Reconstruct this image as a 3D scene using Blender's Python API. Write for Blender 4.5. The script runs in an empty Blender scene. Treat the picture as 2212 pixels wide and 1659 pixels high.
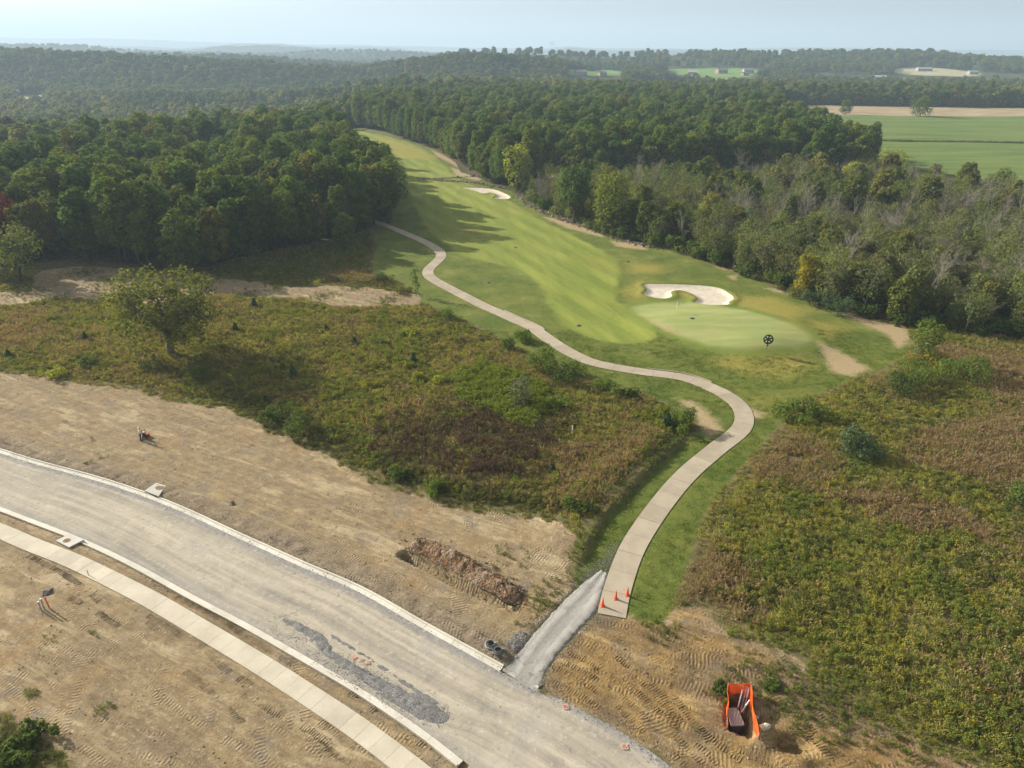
import bpy, bmesh, math, random
import numpy as np
from mathutils import Vector, Matrix, Euler

sc = bpy.context.scene
C = sc.collection
random.seed(7)
RNG = np.random.default_rng(11)

# ------------------------------------------------------------------ camera
CAM_H = 45.0
PITCH, ROLL, FPX = 25.2, 0.42, 711.0          # degrees below the horizon, roll, focal length in 1024-px units
cam_data = bpy.data.cameras.new('camera')
cam_data.sensor_width = 36.0
cam_data.lens = 36.0 * FPX / 1024.0
cam_data.clip_start = 0.5
cam_data.clip_end = 60000.0
cam = bpy.data.objects.new('camera', cam_data)
C.objects.link(cam)
CROT = Matrix.Rotation(math.radians(90 - PITCH), 3, 'X') @ Matrix.Rotation(math.radians(ROLL), 3, 'Z')
cam.matrix_world = Matrix.Translation((0, 0, CAM_H)) @ CROT.to_4x4()
sc.camera = cam

# ------------------------------------------------------------------ sun, sky, exposure
SUN_EL = math.radians(25.0)
SUN_AZ = math.radians(-60.0)                   # from +Y towards +X: the sun stands ahead and to the side of the cart path wood
world = bpy.data.worlds.new('World')
sc.world = world
world.use_nodes = True
wn = world.node_tree
sky = wn.nodes.new('ShaderNodeTexSky')
sky.sky_type = 'NISHITA'
sky.sun_disc = False
sky.sun_elevation = SUN_EL
sky.sun_rotation = SUN_AZ
sky.altitude = 200.0
sky.air_density = 1.0
sky.dust_density = 3.5
sky.ozone_density = 1.0
bg = wn.nodes['Background']
bg.inputs['Strength'].default_value = 0.076
hsv = wn.nodes.new('ShaderNodeHueSaturation'); hsv.inputs['Saturation'].default_value = 0.09
wn.links.new(sky.outputs[0], hsv.inputs['Color']); wn.links.new(hsv.outputs[0], bg.inputs['Color'])

sun_data = bpy.data.lights.new('sun', 'SUN')
sun_data.energy = 5.0
sun_data.angle = math.radians(0.55)
sun_data.color = (1.0, 0.925, 0.80)
sun = bpy.data.objects.new('sun', sun_data)
C.objects.link(sun)
sdir = Vector((math.sin(SUN_AZ) * math.cos(SUN_EL), math.cos(SUN_AZ) * math.cos(SUN_EL), math.sin(SUN_EL)))
sun.rotation_euler = sdir.to_track_quat('Z', 'Y').to_euler()
sun.location = (-200, 120, 200)

sc.view_settings.view_transform = 'Standard'
sc.view_settings.look = 'None'
sc.view_settings.gamma = 1.0
sc.view_settings.use_curve_mapping = False
sc.view_settings.exposure = 1.02
sc.render.engine = 'CYCLES'
cy = sc.cycles
cy.use_denoising = True
try:
    cy.denoiser = 'OPENIMAGEDENOISE'
    cy.denoising_input_passes = 'RGB_ALBEDO_NORMAL'
    cy.denoising_prefilter = 'FAST'
except Exception:
    pass
cy.max_bounces = 6
cy.diffuse_bounces = 3
cy.glossy_bounces = 1
cy.transmission_bounces = 3
cy.volume_bounces = 1
cy.transparent_max_bounces = 4
cy.caustics_reflective = False
cy.caustics_refractive = False
cy.use_adaptive_sampling = True
cy.adaptive_threshold = 0.006
cy.sample_clamp_indirect = 6.0

HAZE_DENSITY = 2.2e-4

# ------------------------------------------------------------------ numeric helpers
def vnoise(x, y, seed=0):
    x = np.asarray(x, float); y = np.asarray(y, float)
    xi = np.floor(x).astype(np.int64); yi = np.floor(y).astype(np.int64)
    fx = x - xi; fy = y - yi
    fx = fx * fx * (3 - 2 * fx); fy = fy * fy * (3 - 2 * fy)
    def hsh(a, b):
        n = (a * 374761393 + b * 668265263 + seed * 974634777) & 0xFFFFFFFF
        n = ((n ^ (n >> 13)) * 1274126177) & 0xFFFFFFFF
        n = n ^ (n >> 16)
        return (n & 0xFFFF) / 65535.0
    return ((hsh(xi, yi) * (1 - fx) + hsh(xi + 1, yi) * fx) * (1 - fy)
            + (hsh(xi, yi + 1) * (1 - fx) + hsh(xi + 1, yi + 1) * fx) * fy)

def fbm(x, y, s, octv=4, seed=0, gain=0.5):
    t = 0.0; a = 1.0; n = 0.0
    for i in range(octv):
        t = t + a * vnoise(np.asarray(x) / s, np.asarray(y) / s, seed + i * 17)
        n += a; a *= gain; s *= 0.5
    return t / n

def sstep(a, b, x):
    t = np.clip((np.asarray(x, float) - a) / (b - a), 0, 1)
    return t * t * (3 - 2 * t)

def ray(px, py):
    k = 1024.0 / 2212.0
    v = Vector((px * k - 512.0, -(py * k - 384.0), -FPX))
    v = CROT @ v
    return np.array(v.normalized())

def P0(px, py, z=0.0):
    d = ray(px, py)
    t = (z - CAM_H) / d[2]
    return np.array((d[0] * t, d[1] * t))

GREEN_C = P0(1580, 715)
FAN_C = P0(1655, 757)

def hs(x, y):
    """smooth height of the land"""
    x = np.asarray(x, float); y = np.asarray(y, float)
    h = np.zeros(np.broadcast(x, y).shape)
    # the green stands on a low mound that falls off towards the cart path
    h = h + 1.25 * np.exp(-(((x - GREEN_C[0]) / 17) ** 2 + ((y - GREEN_C[1]) / 11) ** 2) ** 2)
    h = h + 0.7 * np.exp(-(((x - FAN_C[0]) / 6.5) ** 2 + ((y - FAN_C[1] - 1) / 4.0) ** 2))
    h = h + 1.4 * (fbm(x, y, 60, 2, 5) - 0.5) * sstep(115, 180, y)
    # far land: valley on the sun side, long rise elsewhere
    h = h + 14.0 * sstep(1080, 1480, y) * sstep(-150, 350, x) * (1 - sstep(1700, 2400, y))
    h = h + 5.0 * np.exp(-(((x - 250) / 500) ** 2 + ((y - 2000) / 250) ** 2))
    h = h - 17.0 * sstep(330, 540, y) * (1 - sstep(-260, -60, x)) * (1 - sstep(1500, 2600, y))
    h = h + 20.0 * np.exp(-(((x + 760) / 360) ** 2 + ((y - 1150) / 190) ** 2))
    h = h + 9.0 * np.exp(-(((x - 20) / 230) ** 2 + ((y - 1250) / 170) ** 2))
    h = h + 6.0 * np.exp(-(((x - 900) / 330) ** 2 + ((y - 1500) / 200) ** 2))
    # long wooded ridges one behind the other
    wv = 160 * (fbm(x, x * 0, 500, 3, 41) - 0.5)
    for y0, k, sg, A, s0 in ((780, -0.15, 55, 13.0, 2), (1180, 0.10, 80, 17.0, 6), (1650, -0.08, 110, 22.0, 9), (2250, 0.05, 150, 26.0, 13), (3000, -0.04, 220, 26.0, 17)):
        amp = A * (0.35 + 1.3 * sstep(0.3, 0.7, fbm(x, x * 0 + s0, 650, 2, s0)))
        lf = 1 - sstep(-100, 250, x) * (1 if y0 < 1500 else 0.45)
        h = h + amp * lf * np.exp(-((y - y0 - k * x - wv) / sg) ** 2)
    h = h + (9.0 * (fbm(x, y, 900, 3, 31) - 0.5) - 4.0) * sstep(1500, 2400, y)
    return h

def P(px, py, up=0.0):
    """where the view ray of a photograph point meets the land (or the land raised by up)"""
    d = ray(px, py)
    ts = np.geomspace(20, 30000, 500)
    z = CAM_H + d[2] * ts
    g = hs(d[0] * ts, d[1] * ts) + up
    k = np.argmax(z < g)
    if z[k] >= g[k]:
        k = len(ts) - 1
    a, b = ts[max(k - 1, 0)], ts[k]
    for _ in range(30):
        m = 0.5 * (a + b)
        if CAM_H + d[2] * m < float(hs(d[0] * m, d[1] * m)) + up: b = m
        else: a = m
    return np.array((d[0] * b, d[1] * b))

def PL(pts, up=0.0):
    return np.array([P(p[0], p[1], p[2] if len(p) > 2 else up) for p in pts])

def catmull(pts, step, closed=False):
    pts = np.asarray(pts, float)
    n = len(pts); out = []
    rng = n if closed else n - 1
    for i in range(rng):
        if closed:
            p0, p1, p2, p3 = pts[(i - 1) % n], pts[i], pts[(i + 1) % n], pts[(i + 2) % n]
        else:
            p1, p2 = pts[i], pts[i + 1]
            p0 = pts[i - 1] if i > 0 else 2 * p1 - p2
            p3 = pts[i + 2] if i + 2 < n else 2 * p2 - p1
        k = max(2, int(np.linalg.norm(p2 - p1) / step) + 1)
        for t in np.linspace(0, 1, k, endpoint=False):
            out.append(0.5 * ((2 * p1) + (-p0 + p2) * t + (2 * p0 - 5 * p1 + 4 * p2 - p3) * t * t
                              + (-p0 + 3 * p1 - 3 * p2 + p3) * t ** 3))
    if not closed: out.append(pts[-1])
    return np.array(out)

def resample(pl, n=None, step=None):
    seg = np.linalg.norm(np.diff(pl, axis=0), axis=1)
    s = np.concatenate([[0], np.cumsum(seg)])
    if n is None: n = max(2, int(s[-1] / step) + 1)
    q = np.linspace(0, s[-1], n)
    return np.stack([np.interp(q, s, pl[:, k]) for k in range(pl.shape[1])], 1)

def smooth_line(pl, it=6):
    pl = pl.copy()
    for _ in range(it):
        pl[1:-1] = 0.25 * pl[:-2] + 0.5 * pl[1:-1] + 0.25 * pl[2:]
    return pl

def offset(pl, d):
    """shift a polyline d metres to its right-hand side"""
    t = np.gradient(pl, axis=0)
    t /= np.linalg.norm(t, axis=1)[:, None] + 1e-9
    return pl + d * np.stack([t[:, 1], -t[:, 0]], 1)

def sdf(poly, x, y, lim=8.0):
    """signed distance to a closed polygon, positive inside, clamped to +-lim"""
    poly = np.asarray(poly, float)
    x = np.asarray(x, float).ravel(); y = np.asarray(y, float).ravel()
    out = np.full(x.shape, -lim)
    lo = poly.min(0) - lim; hi = poly.max(0) + lim
    m = (x > lo[0]) & (x < hi[0]) & (y > lo[1]) & (y < hi[1])
    X = x[m]; Y = y[m]
    if X.size == 0: return out
    d2 = np.full(X.shape, 1e18); ins = np.zeros(X.shape, bool)
    a = poly; b = np.roll(poly, -1, axis=0)
    for (ax, ay), (bx, by) in zip(a, b):
        ex, ey = bx - ax, by - ay
        L = ex * ex + ey * ey
        if L < 1e-12: continue
        t = np.clip(((X - ax) * ex + (Y - ay) * ey) / L, 0, 1)
        d2 = np.minimum(d2, (X - ax - t * ex) ** 2 + (Y - ay - t * ey) ** 2)
        c = (ay > Y) != (by > Y)
        with np.errstate(divide='ignore', invalid='ignore'):
            xi = ax + (Y - ay) * ex / (ey if abs(ey) > 1e-12 else 1e-12)
        ins ^= c & (X < xi)
    d = np.minimum(np.sqrt(d2), lim)
    out[m] = np.where(ins, d, -d)
    return out

def line_dist(pl, x, y, lim=8.0):
    x = np.asarray(x, float).ravel(); y = np.asarray(y, float).ravel()
    out = np.full(x.shape, lim); tt = np.zeros(x.shape); side = np.zeros(x.shape)
    lo = pl.min(0) - lim; hi = pl.max(0) + lim
    m = (x > lo[0]) & (x < hi[0]) & (y > lo[1]) & (y < hi[1])
    X = x[m]; Y = y[m]
    if X.size == 0: return out, tt, side
    best = np.full(X.shape, lim); bt = np.zeros(X.shape); bs = np.zeros(X.shape)
    n = len(pl) - 1
    for i in range(n):
        ax, ay = pl[i]; ex, ey = pl[i + 1] - pl[i]
        L = ex * ex + ey * ey + 1e-12
        t = np.clip(((X - ax) * ex + (Y - ay) * ey) / L, 0, 1)
        dx = X - ax - t * ex; dy = Y - ay - t * ey
        d = np.hypot(dx, dy); k = d < best
        best[k] = d[k]; bt[k] = (i + t[k]) / n
        bs[k] = (dx * ey - dy * ex)[k]
    out[m] = best; tt[m] = bt; side[m] = np.sign(bs)
    return out, tt, side

# ------------------------------------------------------------------ object helpers
def tag(o, label=None, cat=None, group=None, kind=None):
    if label: o['label'] = label
    if cat: o['category'] = cat
    if group: o['group'] = group
    if kind: o['kind'] = kind
    return o

def link(o, parent=None):
    C.objects.link(o)
    if parent is not None: o.parent = parent
    return o

def empty(name, loc, rz=0.0, parent=None):
    o = bpy.data.objects.new(name, None)
    o.empty_display_size = 0.3
    o.location = loc; o.rotation_euler = (0, 0, rz)
    return link(o, parent)

def fast_mesh(name, verts, faces, mats=(), smooth=False, attrs=None, fmat=None):
    """verts (n,3), faces (m,k) numpy"""
    me = bpy.data.meshes.new(name)
    verts = np.asarray(verts, np.float32); faces = np.asarray(faces, np.int32)
    m, k = faces.shape
    me.vertices.add(len(verts)); me.vertices.foreach_set('co', verts.ravel())
    me.loops.add(m * k); me.loops.foreach_set('vertex_index', faces.ravel())
    me.polygons.add(m)
    me.polygons.foreach_set('loop_start', np.arange(0, m * k, k, dtype=np.int32))
    me.polygons.foreach_set('use_smooth', np.full(m, smooth))
    for mt in mats: me.materials.append(mt)
    if fmat is not None: me.polygons.foreach_set('material_index', np.asarray(fmat, np.int32))
    if attrs:
        for nm, v in attrs.items():
            a = me.attributes.new(nm, 'FLOAT', 'POINT')
            a.data.foreach_set('value', np.asarray(v, np.float32))
    me.update(calc_edges=True)
    return me

class MB:
    """collects boxes, tubes and patches and builds them as one mesh"""
    def __init__(s): s.v = []; s.f = []; s.m = []; s.sm = []
    def add(s, vs, fs, mat=0, smooth=False):
        o = len(s.v); s.v += [tuple(map(float, p)) for p in vs]
        for f in fs:
            s.f.append([i + o for i in f]); s.m.append(mat); s.sm.append(smooth)
        return s
    def box(s, c, d, rz=0.0, mat=0, taper=1.0):
        hx, hy, hz = d[0] / 2, d[1] / 2, d[2] / 2
        cr, sr = math.cos(rz), math.sin(rz); vs = []
        for z, k in ((-hz, 1.0), (hz, taper)):
            for x, y in ((-hx, -hy), (hx, -hy), (hx, hy), (-hx, hy)):
                x *= k; y *= k
                vs.append((c[0] + x * cr - y * sr, c[1] + x * sr + y * cr, c[2] + z))
        return s.add(vs, [(3, 2, 1, 0), (4, 5, 6, 7), (0, 1, 5, 4), (1, 2, 6, 5), (2, 3, 7, 6), (3, 0, 4, 7)], mat)
    def tube(s, pts, rad, n=6, mat=0, cap=True, smooth=True):
        pts = [np.array(p, float) for p in pts]
        if not hasattr(rad, '__len__'): rad = [rad] * len(pts)
        vs = []; fs = []
        up = np.array((0.0, 0.0, 1.0))
        for i, p in enumerate(pts):
            t = pts[min(i + 1, len(pts) - 1)] - pts[max(i - 1, 0)]
            t = t / (np.linalg.norm(t) + 1e-9)
            a = np.cross(t, up)
            if np.linalg.norm(a) < 0.05: a = np.cross(t, np.array((1.0, 0, 0)))
            a /= np.linalg.norm(a); b = np.cross(t, a)
            for k in range(n):
                w = 2 * math.pi * k / n
                vs.append(p + rad[i] * (math.cos(w) * a + math.sin(w) * b))
        for i in range(len(pts) - 1):
            for k in range(n):
                k2 = (k + 1) % n
                fs.append((i * n + k, i * n + k2, (i + 1) * n + k2, (i + 1) * n + k))
        s.add(vs, fs, mat, smooth)
        if cap:
            o = len(s.v) - len(vs)
            s.f.append([o + k for k in range(n)][::-1]); s.m.append(mat); s.sm.append(False)
            s.f.append([o + (len(pts) - 1) * n + k for k in range(n)]); s.m.append(mat); s.sm.append(False)
        return s
    def lathe(s, prof, n=16, c=(0, 0, 0), mat=0, smooth=True, close=False):
        vs = []; fs = []
        for r, z in prof:
            for k in range(n):
                w = 2 * math.pi * k / n
                vs.append((c[0] + r * math.cos(w), c[1] + r * math.sin(w), c[2] + z))
        m = len(prof)
        for i in range(m if close else m - 1):
            j = (i + 1) % m
            for k in range(n):
                k2 = (k + 1) % n
                fs.append((i * n + k, i * n + k2, j * n + k2, j * n + k))
        return s.add(vs, fs, mat, smooth)
    def prism(s, poly, z0, z1, mat=0):
        n = len(poly)
        vs = [(p[0], p[1], z0) for p in poly] + [(p[0], p[1], z1) for p in poly]
        fs = [tuple(range(n))[::-1], tuple(range(n, 2 * n))] + [(i, (i + 1) % n, n + (i + 1) % n, n + i) for i in range(n)]
        return s.add(vs, fs, mat)
    def mesh(s, name, mats):
        me = bpy.data.meshes.new(name)
        me.from_pydata(s.v, [], s.f)
        if not isinstance(mats, (list, tuple)): mats = [mats]
        for m in mats: me.materials.append(m)
        me.polygons.foreach_set('material_index', s.m)
        me.polygons.foreach_set('use_smooth', s.sm)
        me.update()
        return me
    def build(s, name, mats, parent=None, loc=None, rz=0.0):
        o = bpy.data.objects.new(name, s.mesh(name, mats))
        if loc is not None: o.location = loc
        o.rotation_euler = (0, 0, rz)
        return link(o, parent)

# ------------------------------------------------------------------ material helpers
class NT:
    def __init__(s, name):
        s.mat = bpy.data.materials.new(name); s.mat.use_nodes = True
        s.t = s.mat.node_tree; s.t.nodes.clear()
        s.out = s.t.nodes.new('ShaderNodeOutputMaterial')
    def n(s, ty, **kw):
        nd = s.t.nodes.new(ty)
        for k, v in kw.items(): setattr(nd, k, v)
        return nd
    def set(s, sock, v):
        if hasattr(v, 'links') or isinstance(v, bpy.types.NodeSocket): s.t.links.new(v, sock)
        elif isinstance(v, (tuple, list)):
            sock.default_value = tuple(v) + ((1.0,) if len(v) == 3 and len(sock.default_value) == 4 else ())
        else: sock.default_value = v
    def pos(s): return s.n('ShaderNodeNewGeometry').outputs['Position']
    def obj(s): return s.n('ShaderNodeTexCoord').outputs['Object']
    def rotscale(s, vec, rz, scale):
        a = s.n('ShaderNodeVectorRotate', rotation_type='Z_AXIS'); s.t.links.new(vec, a.inputs['Vector']); a.inputs['Angle'].default_value = rz
        return s.mapv(a.outputs[0], scale)
    def rnd(s): return s.n('ShaderNodeObjectInfo').outputs['Random']
    def attr(s, nm): return s.n('ShaderNodeAttribute', attribute_name=nm).outputs['Fac']
    def noise(s, scale, vec=None, detail=3.0, rough=0.55, out=0, dist=0.0):
        nd = s.n('ShaderNodeTexNoise')
        nd.inputs['Scale'].default_value = scale; nd.inputs['Detail'].default_value = detail
        nd.inputs['Roughness'].default_value = rough; nd.inputs['Distortion'].default_value = dist
        if vec is not None: s.t.links.new(vec, nd.inputs['Vector'])
        return nd.outputs[out]
    def vor(s, scale, vec=None, out='Distance'):
        nd = s.n('ShaderNodeTexVoronoi'); nd.inputs['Scale'].default_value = scale
        if vec is not None: s.t.links.new(vec, nd.inputs['Vector'])
        return nd.outputs[out]
    def mapv(s, vec, scale=(1, 1, 1), rot=(0, 0, 0)):
        nd = s.n('ShaderNodeMapping'); s.t.links.new(vec, nd.inputs['Vector'])
        nd.inputs['Scale'].default_value = scale; nd.inputs['Rotation'].default_value = rot
        return nd.outputs[0]
    def math(s, op, a, b=0.0, clamp=False):
        nd = s.n('ShaderNodeMath', operation=op, use_clamp=clamp)
        s.set(nd.inputs[0], a); s.set(nd.inputs[1], b); return nd.outputs[0]
    def rng(s, v, a, b, c=0.0, d=1.0, smooth=True):
        nd = s.n('ShaderNodeMapRange', interpolation_type='SMOOTHSTEP' if smooth else 'LINEAR')
        s.set(nd.inputs[0], v)
        for i, k in enumerate((a, b, c, d)): s.set(nd.inputs[i + 1], k)
        return nd.outputs[0]
    def mix(s, f, a, b, mode='MIX'):
        nd = s.n('ShaderNodeMix', data_type='RGBA', blend_type=mode, clamp_factor=True)
        s.set(nd.inputs[0], f); s.set(nd.inputs[6], a); s.set(nd.inputs[7], b); return nd.outputs[2]
    def ramp(s, f, stops):
        nd = s.n('ShaderNodeValToRGB'); s.set(nd.inputs[0], f); e = nd.color_ramp.elements
        while len(e) < len(stops): e.new(0.5)
        for el, (p, c) in zip(e, stops): el.position = p; el.color = tuple(c) + (1.0,)
        return nd.outputs[0]
    def bump(s, h, strength=0.5, dist=0.1, nrm=None):
        nd = s.n('ShaderNodeBump'); nd.inputs['Strength'].default_value = strength
        s.set(nd.inputs['Distance'], dist); s.set(nd.inputs['Height'], h)
        if nrm is not None: s.t.links.new(nrm, nd.inputs['Normal'])
        return nd.outputs[0]
    def bsdf(s, color, rough=0.8, normal=None, metal=0.0, spec=0.3):
        b = s.n('ShaderNodeBsdfPrincipled')
        s.set(b.inputs['Base Color'], color); s.set(b.inputs['Roughness'], rough)
        b.inputs['Metallic'].default_value = metal
        b.inputs['Specular IOR Level'].default_value = spec
        if normal is not None: s.t.links.new(normal, b.inputs['Normal'])
        s.t.links.new(b.outputs[0], s.out.inputs['Surface'])
        return b

def mat_plain(name, col, rough=0.6, var=0.12, scale=3.0, metal=0.0, spec=0.3, bump=0.0):
    t = NT(name)
    f = t.noise(scale, t.obj(), 4)
    c = t.mix(f, [k * (1 - var) for k in col], [min(1, k * (1 + var)) for k in col])
    t.bsdf(c, rough, t.bump(t.noise(scale * 8, t.obj(), 3), bump, 0.02) if bump else None, metal, spec)
    return t.mat

def mat_leaf(name, cols, trans=0.3, scale=0.35, rough=0.85):
    """foliage: each plant takes a hue of its own along cols, its leaves vary around it; light passes through the leaves"""
    t = NT(name)
    r = t.rnd()
    cols = list(cols) * 2 if len(cols) == 1 else cols
    stops = [(i / max(1, len(cols) - 1), c) for i, c in enumerate(cols)]
    base = t.ramp(r, stops)
    nz = t.noise(scale, t.obj(), 3)
    v = t.rng(nz, 0.3, 0.7, 0.72, 1.3, False)
    ti = t.attr('tint')
    v2 = t.math('MULTIPLY', v, t.rng(ti, 0, 1, 0.8, 1.2, False))
    col = t.mix(1.0, base, t.n('ShaderNodeCombineColor').outputs[0], 'MULTIPLY')
    cc = [n for n in t.t.nodes if n.bl_idname == 'ShaderNodeCombineColor'][-1]
    t.set(cc.inputs[0], t.math('MULTIPLY', v2, t.rng(ti, 0, 1, 0.92, 1.12, False))); t.set(cc.inputs[1], v2)
    t.set(cc.inputs[2], t.math('MULTIPLY', v2, 0.9))
    b = t.n('ShaderNodeBsdfPrincipled')
    t.set(b.inputs['Base Color'], col); b.inputs['Roughness'].default_value = rough
    b.inputs['Specular IOR Level'].default_value = 0.10
    tr = t.n('ShaderNodeBsdfTranslucent')
    t.set(tr.inputs['Color'], t.mix(1.0, col, (1.25, 1.25, 0.6), 'MULTIPLY'))
    mx = t.n('ShaderNodeMixShader'); mx.inputs[0].default_value = trans
    t.t.links.new(b.outputs[0], mx.inputs[1]); t.t.links.new(tr.outputs[0], mx.inputs[2])
    t.t.links.new(mx.outputs[0], t.out.inputs['Surface'])
    return t.mat

def scatter(name, pts, rots, scales, idx, sources, label=None, parent=None):
    """one object that stands for a mass of small growth or stones nobody could count (kind = stuff)"""
    coll = bpy.data.collections.new(name + '_kinds')
    for s in sources: coll.objects.link(s)
    n = len(pts)
    me = bpy.data.meshes.new(name)
    me.vertices.add(n); me.vertices.foreach_set('co', np.asarray(pts, np.float32).ravel())
    a = me.attributes.new('rot', 'FLOAT_VECTOR', 'POINT'); a.data.foreach_set('vector', np.asarray(rots, np.float32).ravel())
    a = me.attributes.new('scl', 'FLOAT_VECTOR', 'POINT'); a.data.foreach_set('vector', np.asarray(scales, np.float32).ravel())
    a = me.attributes.new('idx', 'INT', 'POINT'); a.data.foreach_set('value', np.asarray(idx, np.int32))
    o = bpy.data.objects.new(name, me); link(o, parent)
    ng = bpy.data.node_groups.new(name + '_nodes', 'GeometryNodeTree')
    ng.interface.new_socket('Geometry', in_out='INPUT', socket_type='NodeSocketGeometry')
    ng.interface.new_socket('Geometry', in_out='OUTPUT', socket_type='NodeSocketGeometry')
    gi = ng.nodes.new('NodeGroupInput'); go = ng.nodes.new('NodeGroupOutput')
    ip = ng.nodes.new('GeometryNodeInstanceOnPoints'); ci = ng.nodes.new('GeometryNodeCollectionInfo')
    ci.inputs['Collection'].default_value = coll
    ci.inputs['Separate Children'].default_value = True; ci.inputs['Reset Children'].default_value = True
    def na(nm, dt):
        q = ng.nodes.new('GeometryNodeInputNamedAttribute'); q.data_type = dt; q.inputs['Name'].default_value = nm
        return q.outputs['Attribute']
    e2r = ng.nodes.new('FunctionNodeEulerToRotation')
    L = ng.links.new
    L(gi.outputs[0], ip.inputs['Points']); L(ci.outputs[0], ip.inputs['Instance'])
    ip.inputs['Pick Instance'].default_value = True
    L(na('idx', 'INT'), ip.inputs['Instance Index'])
    L(na('rot', 'FLOAT_VECTOR'), e2r.inputs[0]); L(e2r.outputs[0], ip.inputs['Rotation'])
    L(na('scl', 'FLOAT_VECTOR'), ip.inputs['Scale'])
    L(ip.outputs[0], go.inputs[0])
    md = o.modifiers.new('spread', 'NODES'); md.node_group = ng
    tag(o, label=label, kind='stuff')
    return o

def ordinal(n):
    w = ['', 'first', 'second', 'third', 'fourth', 'fifth', 'sixth', 'seventh', 'eighth', 'ninth', 'tenth', 'eleventh', 'twelfth',
         'thirteenth', 'fourteenth', 'fifteenth', 'sixteenth', 'seventeenth', 'eighteenth', 'nineteenth']
    if n < 20: return w[n]
    t = {2: 'twent', 3: 'thirt', 4: 'fort', 5: 'fift', 6: 'sixt', 7: 'sevent', 8: 'eight', 9: 'ninet'}[n // 10]
    return t + 'ieth' if n % 10 == 0 else t + 'y-' + w[n % 10]
# ------------------------------------------------------------------ outlines of the place
# (traced on the photograph, then laid onto the land: everything below is in metres on the ground)
KERB_N = smooth_line(resample(catmull(PL([(-160, 932), (-70, 948), (0, 968.5), (85, 995), (213, 1029), (314, 1062), (359, 1079), (427, 1108),
          (512, 1148), (598, 1186), (658, 1214), (777, 1263), (860, 1310), (930, 1350), (1006, 1391), (1050, 1416), (1089, 1437)]), 0.5), step=0.5), 30)
ROAD_S = smooth_line(resample(catmull(PL([(-220, 1030), (-100, 1060), (0, 1092.7), (64, 1117), (160, 1153), (213, 1176), (299, 1217), (427, 1288), (534, 1343),
          (641, 1404), (778, 1482), (841, 1524), (916, 1573), (1010, 1648)]), 0.5), step=0.5), 30)
WALK = smooth_line(resample(catmull(PL([(-250, 1060), (-100, 1098), (0, 1129), (85, 1166), (162, 1194), (235, 1228), (342, 1281), (427, 1330), (512, 1379),
          (598, 1430), (683, 1484), (778, 1545), (841, 1590), (924, 1654), (1010, 1722), (1080, 1780)]), 0.5), step=0.5), 30)
CART = smooth_line(resample(catmull(PL([(1321, 1331), (1330, 1286), (1345, 1237), (1361, 1195), (1381, 1158), (1409, 1116), (1435, 1081), (1462, 1048), (1494, 1015),
          (1526, 988), (1554, 965), (1585, 942), (1604, 922), (1608, 900), (1599, 878), (1573, 856), (1536, 837), (1487, 818), (1434, 809), (1394, 804.5),
          (1324, 793), (1271, 780), (1218, 754), (1183, 731), (1151, 708), (1113, 691), (1078, 675), (1043, 660), (1004, 640), (969, 622), (940, 606),
          (926, 595), (926, 582), (945, 564), (953, 552), (944, 538), (916, 522), (877, 505), (833, 487), (800, 476), (770, 462)]), 0.5), step=0.5), 4)
WALK_W, CART_W, KERB_W = 1.75, 2.5, 0.66

TRACK_L = PL([(1085, 1447), (1120, 1405), (1165, 1352), (1215, 1298), (1252, 1264), (1278, 1246), (1296, 1232)])
TRACK_R = PL([(1166, 1497), (1185, 1445), (1228, 1388), (1275, 1338), (1291, 1316), (1302, 1276), (1313, 1240)])
TRACK_L = resample(catmull(TRACK_L, 0.5), 60); TRACK_R = resample(catmull(TRACK_R, 0.5), 60)

ROAD_NE = PL([(1166, 1492), (1205, 1500), (1262, 1530), (1330, 1566), (1400, 1610), (1455, 1652), (1560, 1730), (1680, 1830)])
ROAD_SE = PL([(1075, 1700), (1150, 1765), (1240, 1840), (1330, 1920)])

LAWN = PL([(1236, 1245), (1262, 1215), (1285, 1160), (1310, 1120), (1362, 1065), (1422, 1005), (1489, 945), (1516, 925), (1500, 893), (1440, 872), (1380, 846),
           (1300, 826), (1240, 800), (1180, 778), (1110, 748), (1060, 718), (1000, 688), (950, 668), (905, 648), (882, 622), (850, 600), (812, 590), (800, 565), (815, 535),
           (815, 495), (840, 478), (838, 440), (800, 405), (775, 370), (765, 340), (752, 315), (735, 300), (735, 282), (760, 275), (800, 278), (835, 286), (880, 303), (940, 322), (985, 352),
           (995, 372), (1040, 386), (1085, 402), (1120, 415), (1165, 447), (1240, 482), (1300, 502), (1370, 527), (1450, 542), (1490, 556), (1570, 582), (1650, 612),
           (1740, 652), (1800, 672), (1880, 692), (1960, 708), (1968, 738), (1950, 770), (1900, 800), (1850, 815), (1800, 838), (1750, 858), (1705, 888), (1682, 920),
           (1640, 965), (1590, 1020), (1560, 1060), (1520, 1110), (1497, 1170), (1482, 1230), (1462, 1290), (1452, 1320), (1440, 1348), (1400, 1340), (1352, 1334),
           (1300, 1330), (1292, 1316), (1275, 1300), (1240, 1275)])
FAIR = catmull(PL([(760, 283), (840, 296), (920, 325), (960, 360), (1010, 395), (1100, 435), (1170, 475), (1260, 520), (1328, 558), (1336, 600), (1330, 640), (1350, 665),
           (1400, 700), (1418, 730), (1330, 742), (1240, 717), (1195, 680), (1175, 630), (1130, 592), (1060, 567), (985, 545), (930, 500), (900, 455), (880, 400),
           (870, 350), (830, 320)]), 2.0, True)
GREEN = catmull(PL([(1365, 668), (1400, 656), (1470, 653), (1560, 662), (1640, 678), (1710, 700), (1748, 722), (1755, 736), (1730, 746), (1650, 753), (1560, 753),
           (1500, 737), (1450, 716), (1400, 692)]), 1.0, True)
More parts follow.
